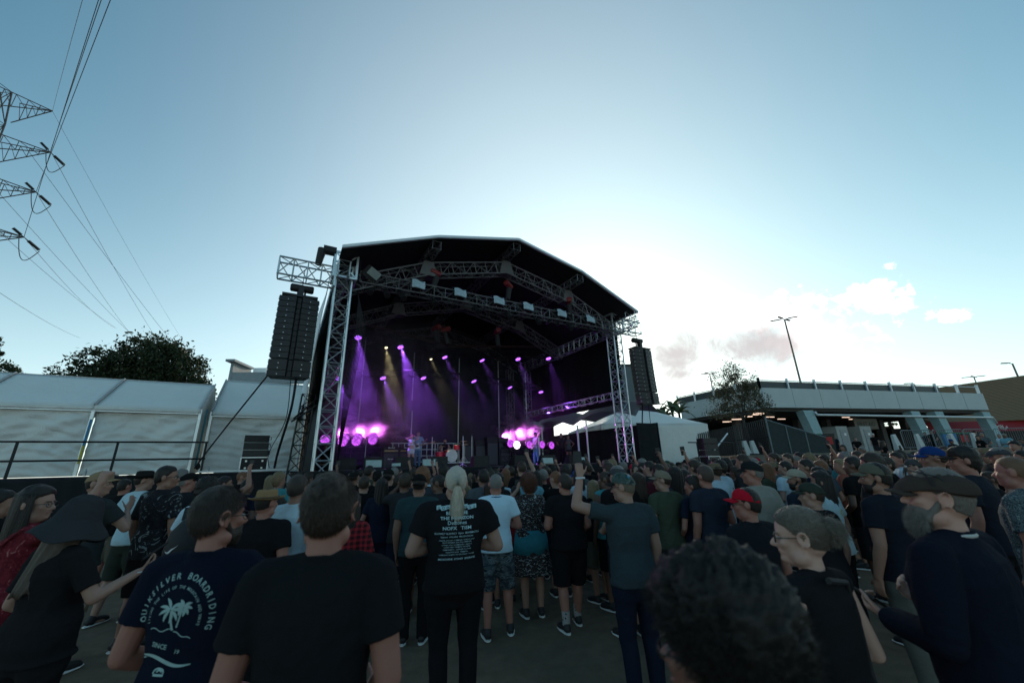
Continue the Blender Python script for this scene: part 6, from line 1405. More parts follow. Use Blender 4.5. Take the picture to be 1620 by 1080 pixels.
put('bag_body', remesh(Geo().loft([(0, -.20, .98, .12, .07), (0, -.21, 1.1, .14, .085), (.0, -.19, 1.26, .12, .07), (.02, -.16, 1.38, .06, .035)], 24, p=2.6), .012, 'bag_body', 2, .006) if False else Geo().loft([(0, -.20, .98, .11, .06), (0, -.21, 1.02, .13, .08), (0, -.21, 1.1, .14, .085), (.0, -.19, 1.26, .12, .07), (.02, -.17, 1.36, .07, .04), (.02, -.16, 1.39, .03, .02)], 28, p=2.6), M_BLKP, bp, smooth=True)
put('strap', Geo().tube([(-.06, -.16, 1.36), (-.10, -.10, 1.47), (-.13, .02, 1.46), (-.12, .13, 1.35)], [.02] * 4, 6, flat=.25).tube([(.06, -.17, 1.34), (.10, -.10, 1.47), (.12, .02, 1.46)], .005, 5), M_BLKP, bp)
put('swoosh_emblem', subdiv(ribbon([(-.06 + .12 * t, 1.11 + .05 * t * t - .018 * math.sin(3.1 * min(1, t * 2))) for t in np.linspace(0, 1, 14)], [.0005 + .008 * math.sin(math.pi * (1 - t) ** 1.6) for t in np.linspace(0, 1, 14)])).xf(Matrix.Translation((0, -.302, 0))), M_WHT, bp)
a = person(-2.163, 3.600, 1.639, 'man in straw fedora and black tee between the two big foreground men', SKR, (.012, .012, .014), BLK, 'buzz', DK_, hat='fedora', hatc=(.26, .17, .09), fine=.010, build=1.08, turn=(-14, 0, 0), arms=('low', 'low'))
put('hat_band', Geo().tube([(.094 * math.sin(t) * .9, .094 * 1.1 * math.cos(t), .172) for t in np.linspace(0, 6.283, 30)], .009, 6), flat('hat_band', (.10, .065, .035), .8), a['cap'])
person(-2.066, 3.900, 1.745, 'dark haired man in white tee behind the largest black tee man', SK, (.44, .56, .62), BLK, 'short', (.025, .018, .015), fine=.012, arms=('low', 'low'), build=1.05)
person(-1.435, 3.600, 1.605, 'person in red plaid shirt mostly hidden behind the big man in black', SKP, RED, BLK, 'long', DK_, shirt_mat=plaid('red_plaid', (.03, .01, .012), (.30, .02, .03)), fine=.014, top='shirt', fem=True)
person(-2.638, 4.600, 1.500, 'person in maroon top hidden behind the straw fedora', SK, (.06, .012, .016), BLK, 'messy', DK_, fine=.018, fem=True)
# right group
a = person(1.778, 5.000, 1.671, 'man in olive tee and khaki military cap', SKP, (.052, .066, .045), CHAR, 'buzz', BR, hat='cap', hatc=(.19, .16, .12), fine=.012, turn=(42, 0, 0), arms=('low', 'low'), build=1.04)
a = person(2.204, 4.800, 1.719, 'man with short brown grey hair in navy tee right of the olive tee', SKR, (.022, .028, .044), CHAR, 'short', (.05, .035, .028), fine=.012, arms=('hold', 'down'), build=1.12)
a = person(2.532, 4.400, 1.756, 'tall man in black cap and loose beige button shirt', SKR, (.24, .23, .20), CHAR, 'buzz', GY, hat='cap', hatc=(.016, .018, .020), fine=.012, turn=(38, 0, 0), top='shirt', arms=('low', 'low'), build=1.14)
a = person(1.723, 3.150, 1.568, 'man in bright red cap with a badge and black tee', SKR, (.014, .016, .020), BLK, 'short', DK_, hat='cap', hatc=(.42, .010, .025), fine=.010, turn=(40, 0, 0), glasses=True, build=1.05)
put('cap_badge', Geo().ell((.035, -.086, .172), (.018, .008, .012)), flat('badge_gold', (.35, .22, .15), .6), a['cap'])
a = person(2.613, 3.700, 1.564, 'man in dark green military cap with a cord necklace and black tee', SKP, (.014, .015, .018), BLK, 'buzz', BR, hat='cap', hatc=(.032, .040, .032), fine=.011, turn=(34, 0, 0), build=1.02)
put('necklace', Geo().tube([(.068 * math.cos(t), -.02 + .066 * math.sin(t), 1.487 + .012 * math.sin(t)) for t in np.linspace(0, 6.283, 24)], .004, 5), M_BLKP, a['obj'])
a = person(3.333, 4.900, 1.646, 'bearded man in beige and navy trucker cap and navy tee', SK, (.020, .026, .040), BLK, 'buzz', DK_, hat='cap', hatc=(.30, .27, .21), fine=.013, turn=(36, 0, 0), beard=1)
a = person(3.044, 3.500, 1.719, 'bearded man in faded olive cap and dark navy tee, right of centre', SK, (.012, .014, .022), (.09, .09, .08), 'short', DK_, hat='cap', hatc=(.10, .10, .075), fine=.010, turn=(30, 0, 0), beard=1, arms=('down', 'down'), build=1.08)
a = person(3.383, 4.600, 1.621, 'woman with long black hair in white tee with a yellow print', SK, (.40, .52, .56), BLK, 'long', DK_, fem=True, fine=.013, turn=(32, 0, 0))
back_print(a, [subdiv(ribbon([(.05 + .028 * math.cos(t), 1.30 + .028 * math.sin(t)) for t in np.linspace(0, 6.28, 16)], .006), .03)], col=(.55, .45, .08), name='print')
a = person(3.915, 4.500, 1.795, 'tall man with thick dark brown hair and black tee behind the faded olive cap', SKR, (.018, .020, .024), BLK, 'medium', BR, fine=.013, turn=(15, 0, 0), build=1.1)
a = person(4.610, 4.500, 1.858, 'man in royal blue cap with white logo looking left', SK, (.03, .03, .035), BLK, 'buzz', BR, hat='cap', hatc=(.012, .04, .15), fine=.013, turn=(28, 0, 0))
a = person(4.380, 4.000, 1.835, 'man in black cap and navy tee to the right of the blue cap', SKR, (.016, .019, .028), BLK, 'medium', DK_, hat='cap', hatc=(.028, .022, .020), fine=.012, turn=(26, 0, 0), build=1.08)
M_GRIT = patt('grey_print_shirt', [(.020, .026, .030), (.10, .13, .14), (.03, .04, .045), (.20, .25, .26)], 20, dist=3., thr=(.40, .50, .60))
a = person(3.973, 3.300, 1.747, 'man with ginger buzz cut in grey printed button shirt at the right edge', SKR, WHITE, BLK, 'buzz', (.11, .06, .035), fine=.010, shirt_mat=M_GRIT, top='shirt', build=1.1, turn=(5, 0, 0))
# ------------------------------------------------------------------ the rest of the crowd
ROWS = [
(591, -3.11, 8.9, 1.78, 0.0, 'n', 'bald', 'y', None, 'k', 'down', False, 0, 1.05, ''),
(597, -2.64, 7.8, 1.73, 0.0, 'k', 'buzz', 'd', 'beanie', 'k', 'down', False, 0, 1.05, ''),
(606, -3.25, 10.0, 1.71, 0.0, 't', 'short', 'y', None, 'k', 'down', False, 0, 1.05, ''),
(616, -2.05, 6.6, 1.77, 0.0, 'k', 'buzz', 'd', 'capback', 'k', 'low', False, 0, 1.2, ''),
(641, -1.54, 5.7, 1.71, 0.0, 'c', 'short', 'r', None, 'k', 'film', False, 0, 1.05, ''),
(669, -1.34, 5.9, 1.76, 0.0, 's', 'curly', 'i', None, 'k', 'low', False, 0, 1.05, ''),
(695, -1.05, 5.6, 1.69, 0.0, 'c', 'bald', 'd', None, 'k', 'low', False, 60, 1.05, ''),
(702, -1.41, 8.0, 1.79, 0.0, 'k', 'curly', 'd', None, 'k', 'down', False, 0, 1.05, ''),
(739, -0.89, 7.5, 1.58, 0.0, 'k', 'long', 'r', None, 'k', 'down', True, 0, 1.05, ''),
(738, -0.76, 6.3, 1.5, 0.0, 'c', 'long', 'l', None, 'k', 'low', True, 0, 1.05, ''),
(751, -0.9, 9.0, 1.6, 0.0, 'h', 'short', 'r', None, 'k', 'down', False, 0, 1.05, ''),
(765, -0.48, 6.1, 1.73, 0.0, 'g', 'short', 'd', None, 'k', 'low', False, 0, 1.05, ''),
(774, -0.38, 5.9, 1.55, 0.0, 'p', 'long', 'r', None, 'k', 'low', True, 0, 1.05, ''),
(757, -0.74, 8.2, 1.72, 0.0, 'k', 'buzz', 'd', 'cap', 'k', 'down', False, 0, 1.05, ''),
(778, -0.47, 8.0, 1.69, 0.0, 'c', 'short', 'r', 'cap', 'g', 'down', False, 0, 1.05, ''),
(800, -0.21, 8.7, 1.7, 0.0, 'k', 'long', 'i', None, 'k', 'low', True, 0, 1.05, ''),
(808, -0.1, 9.0, 1.74, 0.0, 'k', 'short', 'r', None, 'k', 'down', False, 0, 1.05, ''),
(823, 0.1, 9.0, 1.7, 0.0, 'k', 'buzz', 'r', 'cap', 'g', 'down', False, 0, 1.05, ''),
(835, 0.2, 6.6, 1.71, 0.0, 'b', 'bald', 'r', None, 'k', 'low', False, 0, 1.05, ''),
(815, -0.01, 6.2, 1.5, -0.02, 'r', 'short', 'd', None, 'k', 'low', False, 0, 1.05, ''),
(858, 0.49, 7.4, 1.69, 0.0, 'k', 'short', 'y', None, 'k', 'down', False, 0, 1.05, ''),
(867, 0.8, 10.0, 1.69, 0.0, 'b', 'bald', 'd', None, 'k', 'down', False, 0, 1.05, ''),
(849, 0.37, 7.2, 1.66, 0.0, 'k', 'long', 'd', None, 'k', 'low', True, 0, 1.05, ''),
(878, 0.61, 6.3, 1.67, 0.0, 'k', 'bun', 'i', None, 'k', 'clap', True, 20, 1.05, ''),
(893, 0.94, 7.8, 1.73, 0.0, 'k', 'curly', 'd', None, 'k', 'down', False, 0, 1.05, ''),
(898, 1.22, 9.5, 1.77, 0.0, 'k', 'short', 'r', 'cap', 'e', 'down', False, 0, 1.05, ''),
(913, 1.04, 6.9, 1.67, 0.0, 'w', 'long', 'd', 'cap', 'b', 'film', True, 35, 1.05, ''),
(913, 1.52, 10.0, 1.79, 0.0, 'c', 'medium', 'r', None, 'k', 'down', False, 0, 1.05, ''),
(929, 1.77, 10.0, 1.76, 0.0, 'k', 'short', 'r', None, 'k', 'up', False, 0, 1.05, ''),
(937, 1.11, 6.0, 1.53, 0.0, 'k', 'long', 'l', None, 'k', 'low', True, 0, 1.05, ''),
(956, 1.24, 5.7, 1.67, 0.0, 't', 'bald', 'r', None, 'k', 'down', False, 20, 1.05, 'tank'),
(958, 2.0, 9.0, 1.83, 0.0, 'k', 'short', 'r', 'cap', 'p', 'down', False, 0, 1.05, ''),
(967, 2.36, 10.0, 1.82, 0.0, 'c', 'curly', 'l', None, 'k', 'down', False, 0, 1.05, ''),
(952, 1.52, 7.2, 1.71, 0.0, 'k', 'buzz', 'r', 'cap', 'k', 'down', False, 0, 1.05, ''),
(975, 1.21, 4.9, 1.74, 0.0, 'k', 'short', 'y', 'flatcap', 's', 'low', False, 0, 1.2, ''),
(1002, 2.46, 8.5, 1.74, 0.0, 'k', 'short', 'r', 'cap', 'r', 'up', False, 0, 1.05, ''),
(1026, 2.42, 7.4, 1.78, 0.0, 'c', 'short', 'd', None, 'k', 'film', False, 35, 1.05, ''),
(1040, 2.23, 6.4, 1.75, 0.0, 'm', 'bald', 'd', None, 'k', 'up', False, 50, 1.05, 'beard'),
(1055, 3.73, 10.0, 1.78, 0.0, 'k', 'buzz', 'r', 'cap', 'g', 'down', False, 0, 1.05, ''),
(1051, 3.11, 8.5, 1.72, 0.0, 'k', 'medium', 'r', None, 'k', 'down', False, 0, 1.05, ''),
(1006, 1.53, 5.2, 1.64, 0.0, 'k', 'long', 'r', None, 'k', 'low', True, 0, 1.05, ''),
(1066, 2.05, 5.3, 1.7, 0.0, 's', 'long', 'd', None, 'k', 'down', False, 0, 1.05, ''),
(1079, 2.48, 6.1, 1.65, 0.0, 'k', 'long', 'd', None, 'k', 'down', True, 0, 1.05, ''),
(1093, 2.09, 4.9, 1.6, 0.0, 'n', 'medium', 'd', None, 'k', 'low', True, 50, 1.05, ''),
(1085, 4.62, 11.0, 1.8, 0.0, 'w', 'buzz', 'd', 'cap', 'k', 'down', False, 0, 1.05, ''),
(1096, 4.37, 10.0, 1.82, 0.0, 'k', 'bald', 'y', None, 'k', 'down', False, 35, 1.05, 'gl'),
(1078, 3.37, 8.3, 1.66, 0.0, 'c', 'short', 'r', 'cap', 'e', 'down', False, 0, 1.05, ''),
(1104, 3.58, 8.0, 1.73, 0.0, 'k', 'short', 'r', None, 'k', 'low', False, 60, 1.05, ''),
(1129, 3.11, 6.4, 1.72, 0.0, 'w', 'short', 'r', 'straw', 'e', 'low', False, 0, 1.05, ''),
(1137, 3.55, 7.1, 1.76, 0.0, 'w', 'medium', 'd', None, 'k', 'down', False, 0, 1.05, ''),
(1146, 4.21, 8.2, 1.76, 0.0, 'k', 'curly', 'd', None, 'k', 'low', True, 0, 1.05, ''),
(1160, 4.95, 9.2, 1.85, 0.0, 'g', 'short', 'i', None, 'k', 'low', False, 50, 1.05, 'beard'),
(1173, 3.66, 6.56, 1.85, 0.0, 'c', 'short', 'r', None, 'k', 'hold', False, 0, 1.2, ''),
(1194, 6.1, 10.35, 1.78, 0.0, 'k', 'short', 'r', 'capback', 'r', 'down', False, 0, 1.05, ''),
(1203, 4.84, 8.05, 1.71, 0.0, 'k', 'long', 'r', None, 'k', 'low', True, 50, 1.05, ''),
(1210, 4.57, 7.48, 1.68, 0.0, 'o', 'long', 'i', None, 'k', 'low', True, 50, 1.05, ''),
(1222, 5.84, 9.2, 1.87, 0.0, 's', 'medium', 'r', None, 'k', 'up', False, 60, 1.05, 'gl'),
(1226, 5.56, 8.74, 1.69, 0.0, 'g', 'long', 'r', None, 'k', 'hold', True, 160, 1.05, ''),
(1235, 6.31, 9.66, 1.78, 0.0, 'k', 'short', 'r', None, 'k', 'down', False, 50, 1.05, ''),
(1240, 4.69, 7.13, 1.72, 0.0, 'w', 'short', 'd', None, 'k', 'low', False, 60, 1.05, ''),
(1244, 6.0, 8.97, 1.86, 0.0, 'n', 'short', 'r', None, 'k', 'down', False, 50, 1.05, ''),
(1257, 7.12, 10.35, 1.8, 0.0, 'c', 'short', 'y', None, 'k', 'down', False, 50, 1.05, ''),
(1263, 7.23, 10.35, 1.89, 0.0, 'k', 'medium', 'd', None, 'k', 'down', False, 50, 1.05, 'gl'),
(1272, 4.24, 5.98, 1.75, 0.0, 'n', 'short', 'd', None, 'k', 'low', False, 60, 1.05, ''),
(1278, 6.8, 9.43, 1.82, 0.0, 'k', 'curly', 'l', None, 'k', 'down', True, 0, 1.05, ''),
(1290, 7.83, 10.58, 1.84, 0.0, 'k', 'short', 'r', None, 'k', 'down', False, 50, 1.05, ''),
(1301, 7.48, 9.89, 1.81, 0.0, 'g', 'medium', 'r', None, 'k', 'down', True, 50, 1.05, ''),
(1295, 5.05, 6.79, 1.72, 0.0, 's', 'short', 'i', None, 'k', 'low', False, 60, 1.05, ''),
(1292, 4.14, 5.64, 1.65, 0.0, 'k', 'bun', 'd', None, 'k', 'low', True, 50, 1.05, 'tank'),
(1320, 6.7, 8.51, 1.85, 0.0, 't', 'medium', 'd', None, 'k', 'low', True, 60, 1.05, 'gl'),
(1325, 5.73, 7.24, 1.73, 0.0, 'p', 'short', 'l', None, 'k', 'low', True, 60, 1.05, ''),
(1345, 4.73, 5.75, 1.77, 0.0, 'k', 'short', 'd', None, 'k', 'low', False, 20, 1.05, ''),
(1353, 7.34, 8.74, 1.87, 0.0, 'c', 'short', 'r', None, 'k', 'down', False, 50, 1.05, 'gl'),
(1399, 6.25, 6.9, 1.73, 0.0, 'k', 'medium', 'r', None, 'k', 'low', True, 50, 1.05, ''),
(1414, 6.76, 7.24, 1.82, 0.0, 'w', 'short', 'd', None, 'k', 'down', False, 60, 1.05, ''),
(1420, 8.23, 8.74, 1.82, 0.0, 'k', 'curly', 'r', None, 'k', 'down', False, 60, 1.05, ''),
(1434, 9.08, 9.43, 1.8, 0.0, 'g', 'short', 'r', 'cap', 's', 'down', False, 60, 1.05, ''),
(1441, 6.24, 6.44, 1.7, 0.0, 'k', 'short', 'd', 'cap', 's', 'down', False, 50, 1.05, ''),
(1497, 6.84, 6.44, 1.83, 0.0, 'c', 'buzz', 'r', 'cap', 'e', 'down', False, 60, 1.05, ''),
(1490, 10.32, 9.77, 1.94, 0.0, 'k', 'short', 'r', None, 'k', 'down', False, 50, 1.05, ''),
(1536, 10.97, 9.77, 1.82, 0.0, 'k', 'short', 'r', None, 'k', 'low', False, 30, 1.05, ''),
(1557, 8.78, 7.59, 1.85, 0.0, 'c', 'buzz', 'r', 'cap', 'e', 'down', False, 50, 1.05, ''),
(1574, 7.63, 6.44, 1.84, 0.0, 'k', 'short', 'y', 'flatcap', 's', 'low', False, 50, 1.05, ''),
(1612, 9.12, 7.36, 1.79, 0.0, 'k', 'short', 'd', None, 'k', 'down', False, 50, 1.05, 'gl'),
(1602, 12.34, 10.0, 1.95, 0.07, 'c', 'medium', 'd', None, 'k', 'down', False, 50, 1.05, ''),
(1560, 6.56, 5.75, 1.52, 0.0, 'k', 'short', 'r', None, 'k', 'down', False, 30, 1.05, ''),
(385, -6.03, 9.0, 1.8, 0.0, 'k', 'bald', 'i', None, 'k', 'down', False, -35, 1.05, 'beard'),
(430, -4.66, 7.8, 1.7, 0.0, 'g', 'long', 'l', None, 'k', 'down', True, 0, 1.05, ''),
(443, -4.16, 7.2, 1.75, 0.0, 't', 'messy', 'l', None, 'k', 'low', True, -30, 1.05, ''),
(358, -4.54, 6.4, 1.73, 0.0, 'k', 'short', 'd', None, 'k', 'up', False, -35, 1.05, ''),
(394, -4.44, 6.8, 1.67, 0.0, 'n', 'short', 'd', None, 'k', 'low', False, 0, 1.05, ''),
(508, -3.96, 8.3, 1.72, 0.0, 'k', 'short', 'r', None, 'k', 'up', False, 0, 1.05, ''),
(489, -4.46, 8.8, 1.72, 0.0, 'c', 'messy', 'r', None, 'k', 'down', False, 0, 1.05, ''),
(562, -2.88, 7.3, 1.77, 0.0, 'k', 'buzz', 'd', 'cap', 'k', 'low', False, 0, 1.05, ''),
(577, -2.29, 6.2, 1.68, 0.0, 'k', 'short', 'r', None, 'k', 'low', False, 0, 1.05, ''),
(605, -1.92, 5.9, 1.64, 0.0, 'n', 'long', 'd', None, 'k', 'low', True, 0, 1.05, ''),
(628, -2.09, 7.2, 1.65, 0.0, 'k', 'medium', 'r', None, 'k', 'down', True, 0, 1.05, ''),
(8, -4.98, 4.0, 1.67, 0.0, 'k', 'medium', 'd', None, 'k', 'film', True, -35, 1.05, ''),
(200, -6.68, 7.0, 1.72, 0.0, 'k', 'short', 'd', None, 'k', 'down', False, 0, 1.05, ''),
(1395, 15.5, 17.0, 1.5, 0.83, 'k', 'long', 'r', None, 'k', 'down', True, 170, 1.05, ''),
(1332, 12.98, 16.0, 1.82, 0.37, 'k', 'long', 'd', None, 'k', 'low', True, 35, 1.05, ''),
(1362, 11.99, 14.0, 1.95, 0.11, 'k', 'short', 'y', None, 'k', 'low', False, 60, 1.05, ''),
(1352, 19.07, 22.5, 1.5, 1.25, 'k', 'short', 'd', None, 'k', 'low', False, 30, 1.05, ''),
(1318, 19.09, 24.0, 1.5, 1.46, 'n', 'short', 'd', None, 'k', 'down', False, 30, 1.05, ''),
(1380, 23.25, 26.0, 1.5, 1.61, 'k', 'buzz', 'd', 'cap', 'w', 'down', False, 0, 1.05, ''),
(1462, 26.61, 26.0, 1.5, 1.6, 'n', 'short', 'r', None, 'k', 'low', False, 60, 1.05, ''),
(1471, 26.49, 25.5, 1.5, 1.65, 'k', 'short', 'r', None, 'k', 'low', False, 60, 1.05, ''),
(1503, 18.93, 17.5, 1.5, 0.85, 'c', 'short', 'r', 'cap', 'b', 'low', False, 60, 1.05, ''),
(1540, 25.23, 22.0, 1.5, 1.39, 'k', 'short', 'd', 'cap', 'k', 'low', False, 30, 1.05, ''),
(1546, 20.16, 17.5, 1.5, 0.98, 'k', 'long', 'd', None, 'k', 'low', True, 30, 1.05, ''),
(1552, 23.27, 20.0, 1.5, 1.19, 'g', 'short', 'y', None, 'k', 'low', False, 60, 1.05, ''),
(1579, 25.3, 21.0, 1.5, 1.15, 'w', 'short', 'y', None, 'k', 'low', False, 60, 1.05, ''),
(1587, 23.14, 19.0, 1.5, 1.09, 'b', 'bald', 'y', None, 'k', 'fold', False, 60, 1.2, ''),
(1613, 21.3, 17.0, 1.5, 0.78, 's', 'medium', 'd', None, 'k', 'low', False, 60, 1.05, ''),
(1409, 9.9, 10.62, 1.72, 0.0, 'c', 'short', 'd', None, 'g', 'film', False, 0, 1.05, ''),
(1302, 9.56, 12.49, 1.62, 0.0, 'c', 'long', 'r', 'cap', 'k', 'low', True, 0, 1.05, ''),
(573, -3.57, 9.34, 1.79, 0.0, 'w', 'bald', 'd', None, 's', 'hold', False, 30, 1.05, ''),
(782, -0.56, 11.07, 1.69, 0.0, 'k', 'short', 'r', None, 'k', 'film', False, 30, 1.05, ''),
(745, -1.33, 12.07, 1.57, 0.0, 'c', 'long', 'l', None, 's', 'film', True, 0, 1.05, ''),
(856, 0.81, 12.29, 1.82, 0.0, 'c', 'short', 'y', None, 'k', 'low', False, 0, 1.05, ''),
(1000, 3.11, 10.62, 1.52, 0.0, 'w', 'medium', 'd', None, 'g', 'clap', True, 0, 1.05, ''),
(1353, 12.5, 14.79, 1.74, 0.07, 'c', 'short', 'r', None, 'b', 'low', False, 60, 1.05, ''),
(958, 1.51, 6.66, 1.78, 0.0, 'c', 'short', 'r', None, 's', 'fold', False, 0, 1.05, ''),
(1442, 10.59, 10.77, 1.7, 0.0, 'c', 'medium', 'y', None, 'k', 'film', False, 0, 1.05, ''),
(1236, 9.62, 14.51, 1.76, 0.0, 'k', 'curly', 'd', None, 'k', 'hold', True, 0, 1.05, ''),
(911, 1.39, 9.08, 1.71, 0.0, 'g', 'messy', 'd', None, 's', 'hold', False, 0, 1.05, ''),
(1068, 5.51, 13.79, 1.72, 0.0, 'k', 'short', 'd', 'cap', 'k', 'clap', False, 30, 1.05, ''),
(589, -2.96, 8.26, 1.84, 0.0, 'o', 'short', 'd', None, 'g', 'hips', False, 0, 1.05, ''),
(1033, 5.02, 14.56, 1.81, 0.0, 's', 'buzz', 'd', 'cap', 'k', 'low', False, 0, 1.05, ''),
(673, -1.58, 7.03, 1.72, 0.0, 'k', 'buzz', 'y', 'cap', 's', 'down', False, 0, 1.05, ''),
(1186, 8.28, 14.19, 1.66, 0.0, 'k', 'medium', 'r', None, 's', 'clap', False, 30, 1.05, ''),
(1143, 7.72, 14.95, 1.8, 0.0, 'w', 'bald', 'y', None, 's', 'low', False, 30, 1.05, ''),
(1329, 6.05, 7.49, 1.83, 0.0, 'c', 'messy', 'y', None, 'k', 'up', False, -30, 1.05, ''),
(1000, 3.47, 11.89, 1.77, 0.0, 'c', 'short', 'r', None, 'k', 'hips', False, 0, 1.05, ''),
(1011, 2.49, 8.02, 1.75, 0.0, 'c', 'medium', 'd', 'capback', 'g', 'fold', False, -30, 1.05, ''),
(873, 1.1, 11.88, 1.73, 0.0, 'c', 'long', 'd', None, 'g', 'up', True, 0, 1.05, ''),
(1322, 7.91, 9.94, 1.71, 0.0, 'b', 'medium', 'r', None, 'k', 'low', False, 0, 1.05, ''),
(1078, 3.88, 9.33, 1.67, 0.0, 'n', 'short', 'r', None, 'g', 'fold', False, 0, 1.05, ''),
(1290, 11.1, 14.87, 1.7, 0.0, 'c', 'bun', 'd', None, 'b', 'up', True, 0, 1.05, ''),
(1213, 5.18, 8.27, 1.69, 0.0, 'g', 'bun', 'r', 'straw', 'e', 'down', True, 30, 1.05, ''),
(929, 2.14, 11.87, 1.71, 0.0, 'c', 'short', 'r', None, 's', 'low', False, 0, 1.05, ''),
(1154, 4.53, 8.48, 1.76, 0.0, 'k', 'medium', 'd', 'capback', 'k', 'clap', False, 0, 1.05, ''),
(1047, 4.87, 13.28, 1.74, 0.0, 'k', 'bun', 'd', 'straw', 'g', 'hips', True, -30, 1.05, ''),
(802, -0.23, 12.03, 1.58, 0.0, 'k', 'long', 'd', None, 'e', 'hips', True, 0, 1.05, ''),
(676, -1.63, 7.48, 1.73, 0.0, 'w', 'bald', 'r', None, 's', 'hold', False, 0, 1.05, ''),
(1026, 4.74, 14.24, 1.53, 0.0, 's', 'long', 'l', None, 'k', 'low', True, -30, 1.05, ''),
(1010, 2.79, 9.03, 1.7, 0.0, 'g', 'curly', 'r', None, 'e', 'low', True, 0, 1.05, ''),
(1440, 14.08, 14.37, 1.64, 0.21, 'n', 'long', 'r', 'cap', 'g', 'up', True, -30, 1.05, ''),
(724, -1.46, 10.25, 1.82, 0.0, 'c', 'short', 'd', None, 'k', 'low', False, 0, 1.05, ''),
(1011, 2.96, 9.55, 1.83, 0.0, 'g', 'medium', 'y', None, 'k', 'low', False, 30, 1.05, ''),
(1137, 6.88, 13.57, 1.63, 0.0, 'c', 'short', 'r', None, 'k', 'low', False, -30, 1.05, ''),
(1132, 4.82, 9.65, 1.61, 0.0, 'c', 'curly', 'd', None, 'b', 'fold', True, 0, 1.05, ''),
(788, -0.3, 7.17, 1.66, 0.0, 'w', 'short', 'y', None, 's', 'low', False, 0, 1.05, ''),
(1450, 7.72, 7.75, 1.8, 0.0, 'g', 'medium', 'y', None, 'b', 'fold', False, 0, 1.05, ''),
(1118, 6.81, 14.22, 1.76, 0.0, 'c', 'short', 'r', 'beanie', 's', 'hold', False, -30, 1.05, ''),
(982, 2.54, 9.64, 1.78, 0.0, 'k', 'short', 'y', None, 's', 'low', False, 0, 1.05, ''),
(969, 2.68, 10.96, 1.76, 0.0, 'k', 'short', 'r', 'capback', 'k', 'up', False, 30, 1.05, ''),
(864, 0.87, 11.1, 1.67, 0.0, 'w', 'long', 'd', None, 'k', 'low', True, 0, 1.05, ''),
(949, 1.62, 7.67, 1.68, 0.0, 'k', 'bun', 'd', 'cap', 'k', 'up', True, -30, 1.05, ''),
(824, 0.12, 7.87, 1.84, 0.0, 'k', 'short', 'r', None, 'e', 'up', False, 0, 1.05, ''),
(657, -2.23, 8.93, 1.77, 0.0, 'b', 'short', 'r', None, 'e', 'low', False, 0, 1.05, ''),
(555, -3.34, 8.13, 1.66, 0.0, 'c', 'bun', 'r', 'straw', 'g', 'low', True, -30, 1.05, ''),
(638, -2.57, 9.22, 1.67, 0.0, 'c', 'short', 'r', None, 'g', 'down', False, 30, 1.05, ''),
(1103, 4.69, 10.32, 1.72, 0.0, 'w', 'buzz', 'r', None, 'k', 'hips', False, -30, 1.05, ''),
(1158, 6.15, 11.4, 1.63, 0.0, 'k', 'long', 'y', None, 'k', 'clap', True, 60, 1.05, ''),
(1384, 11.56, 12.94, 1.59, 0.0, 'c', 'bun', 'r', None, 's', 'up', True, 0, 1.05, ''),
(773, -0.64, 9.69, 1.74, 0.0, 'k', 'medium', 'd', None, 'e', 'clap', False, 30, 1.05, ''),
(690, -1.73, 8.74, 1.57, 0.0, 'g', 'long', 'y', 'cap', 'e', 'up', True, 30, 1.05, ''),
(1241, 9.03, 13.48, 1.63, 0.0, 'g', 'long', 'r', None, 'b', 'low', True, -30, 1.05, ''),
(802, -0.2, 10.2, 1.78, 0.0, 'c', 'bald', 'y', None, 'k', 'fold', False, 0, 1.05, ''),
(788, -0.29, 6.76, 1.65, 0.0, 'c', 'long', 'd', None, 's', 'hips', True, 30, 1.05, ''),
(1302, 9.11, 11.91, 1.8, 0.0, 'k', 'short', 'y', None, 'k', 'clap', False, 0, 1.05, ''),
(1186, 5.4, 9.25, 1.79, 0.0, 'k', 'bald', 'y', None, 'k', 'up', False, 60, 1.05, ''),
(852, 0.69, 11.8, 1.66, 0.0, 'k', 'bun', 'r', None, 's', 'up', True, -30, 1.05, ''),
(1389, 11.2, 12.43, 1.52, 0.0, 'c', 'long', 'r', None, 's', 'low', True, 0, 1.05, ''),
(1178, 6.63, 11.6, 1.71, 0.0, 'o', 'bald', 'r', None, 'e', 'down', False, -30, 1.05, ''),
(710, -1.83, 11.08, 1.75, 0.0, 'c', 'short', 'd', None, 'e', 'film', False, 0, 1.05, ''),
(1234, 9.35, 14.17, 1.65, 0.0, 'k', 'medium', 'd', None, 's', 'fold', True, 30, 1.05, ''),
(1033, 4.49, 13.07, 1.67, 0.0, 'w', 'bald', 'r', None, 'e', 'hold', False, 0, 1.05, ''),
(1467, 9.87, 9.66, 1.77, 0.0, 'b', 'long', 'r', None, 's', 'low', True, -30, 1.05, ''),
(1409, 13.33, 14.31, 1.68, 0.09, 'c', 'medium', 'r', None, 'g', 'low', True, 0, 1.05, ''),
(1373, 9.35, 10.67, 1.82, 0.0, 'n', 'buzz', 'd', None, 'k', 'up', False, 0, 1.05, ''),
(647, -2.04, 7.69, 1.65, 0.0, 'c', 'curly', 'r', 'straw', 'k', 'film', True, 30, 1.05, ''),
(1375, 12.56, 14.3, 1.73, 0.03, 'w', 'curly', 'l', None, 'k', 'clap', True, 0, 1.05, ''),
(671, -2.57, 11.31, 1.78, 0.0, 'c', 'medium', 'd', None, 'b', 'up', False, 0, 1.05, ''),
(1363, 8.79, 10.21, 1.65, 0.0, 'g', 'short', 'd', None, 's', 'low', False, 0, 1.05, ''),
(1402, 7.39, 8.02, 1.59, 0.0, 'w', 'curly', 'y', None, 'g', 'hold', True, 60, 1.05, ''),
(1347, 7.76, 9.29, 1.82, 0.0, 'k', 'messy', 'r', None, 'k', 'low', False, -30, 1.05, ''),
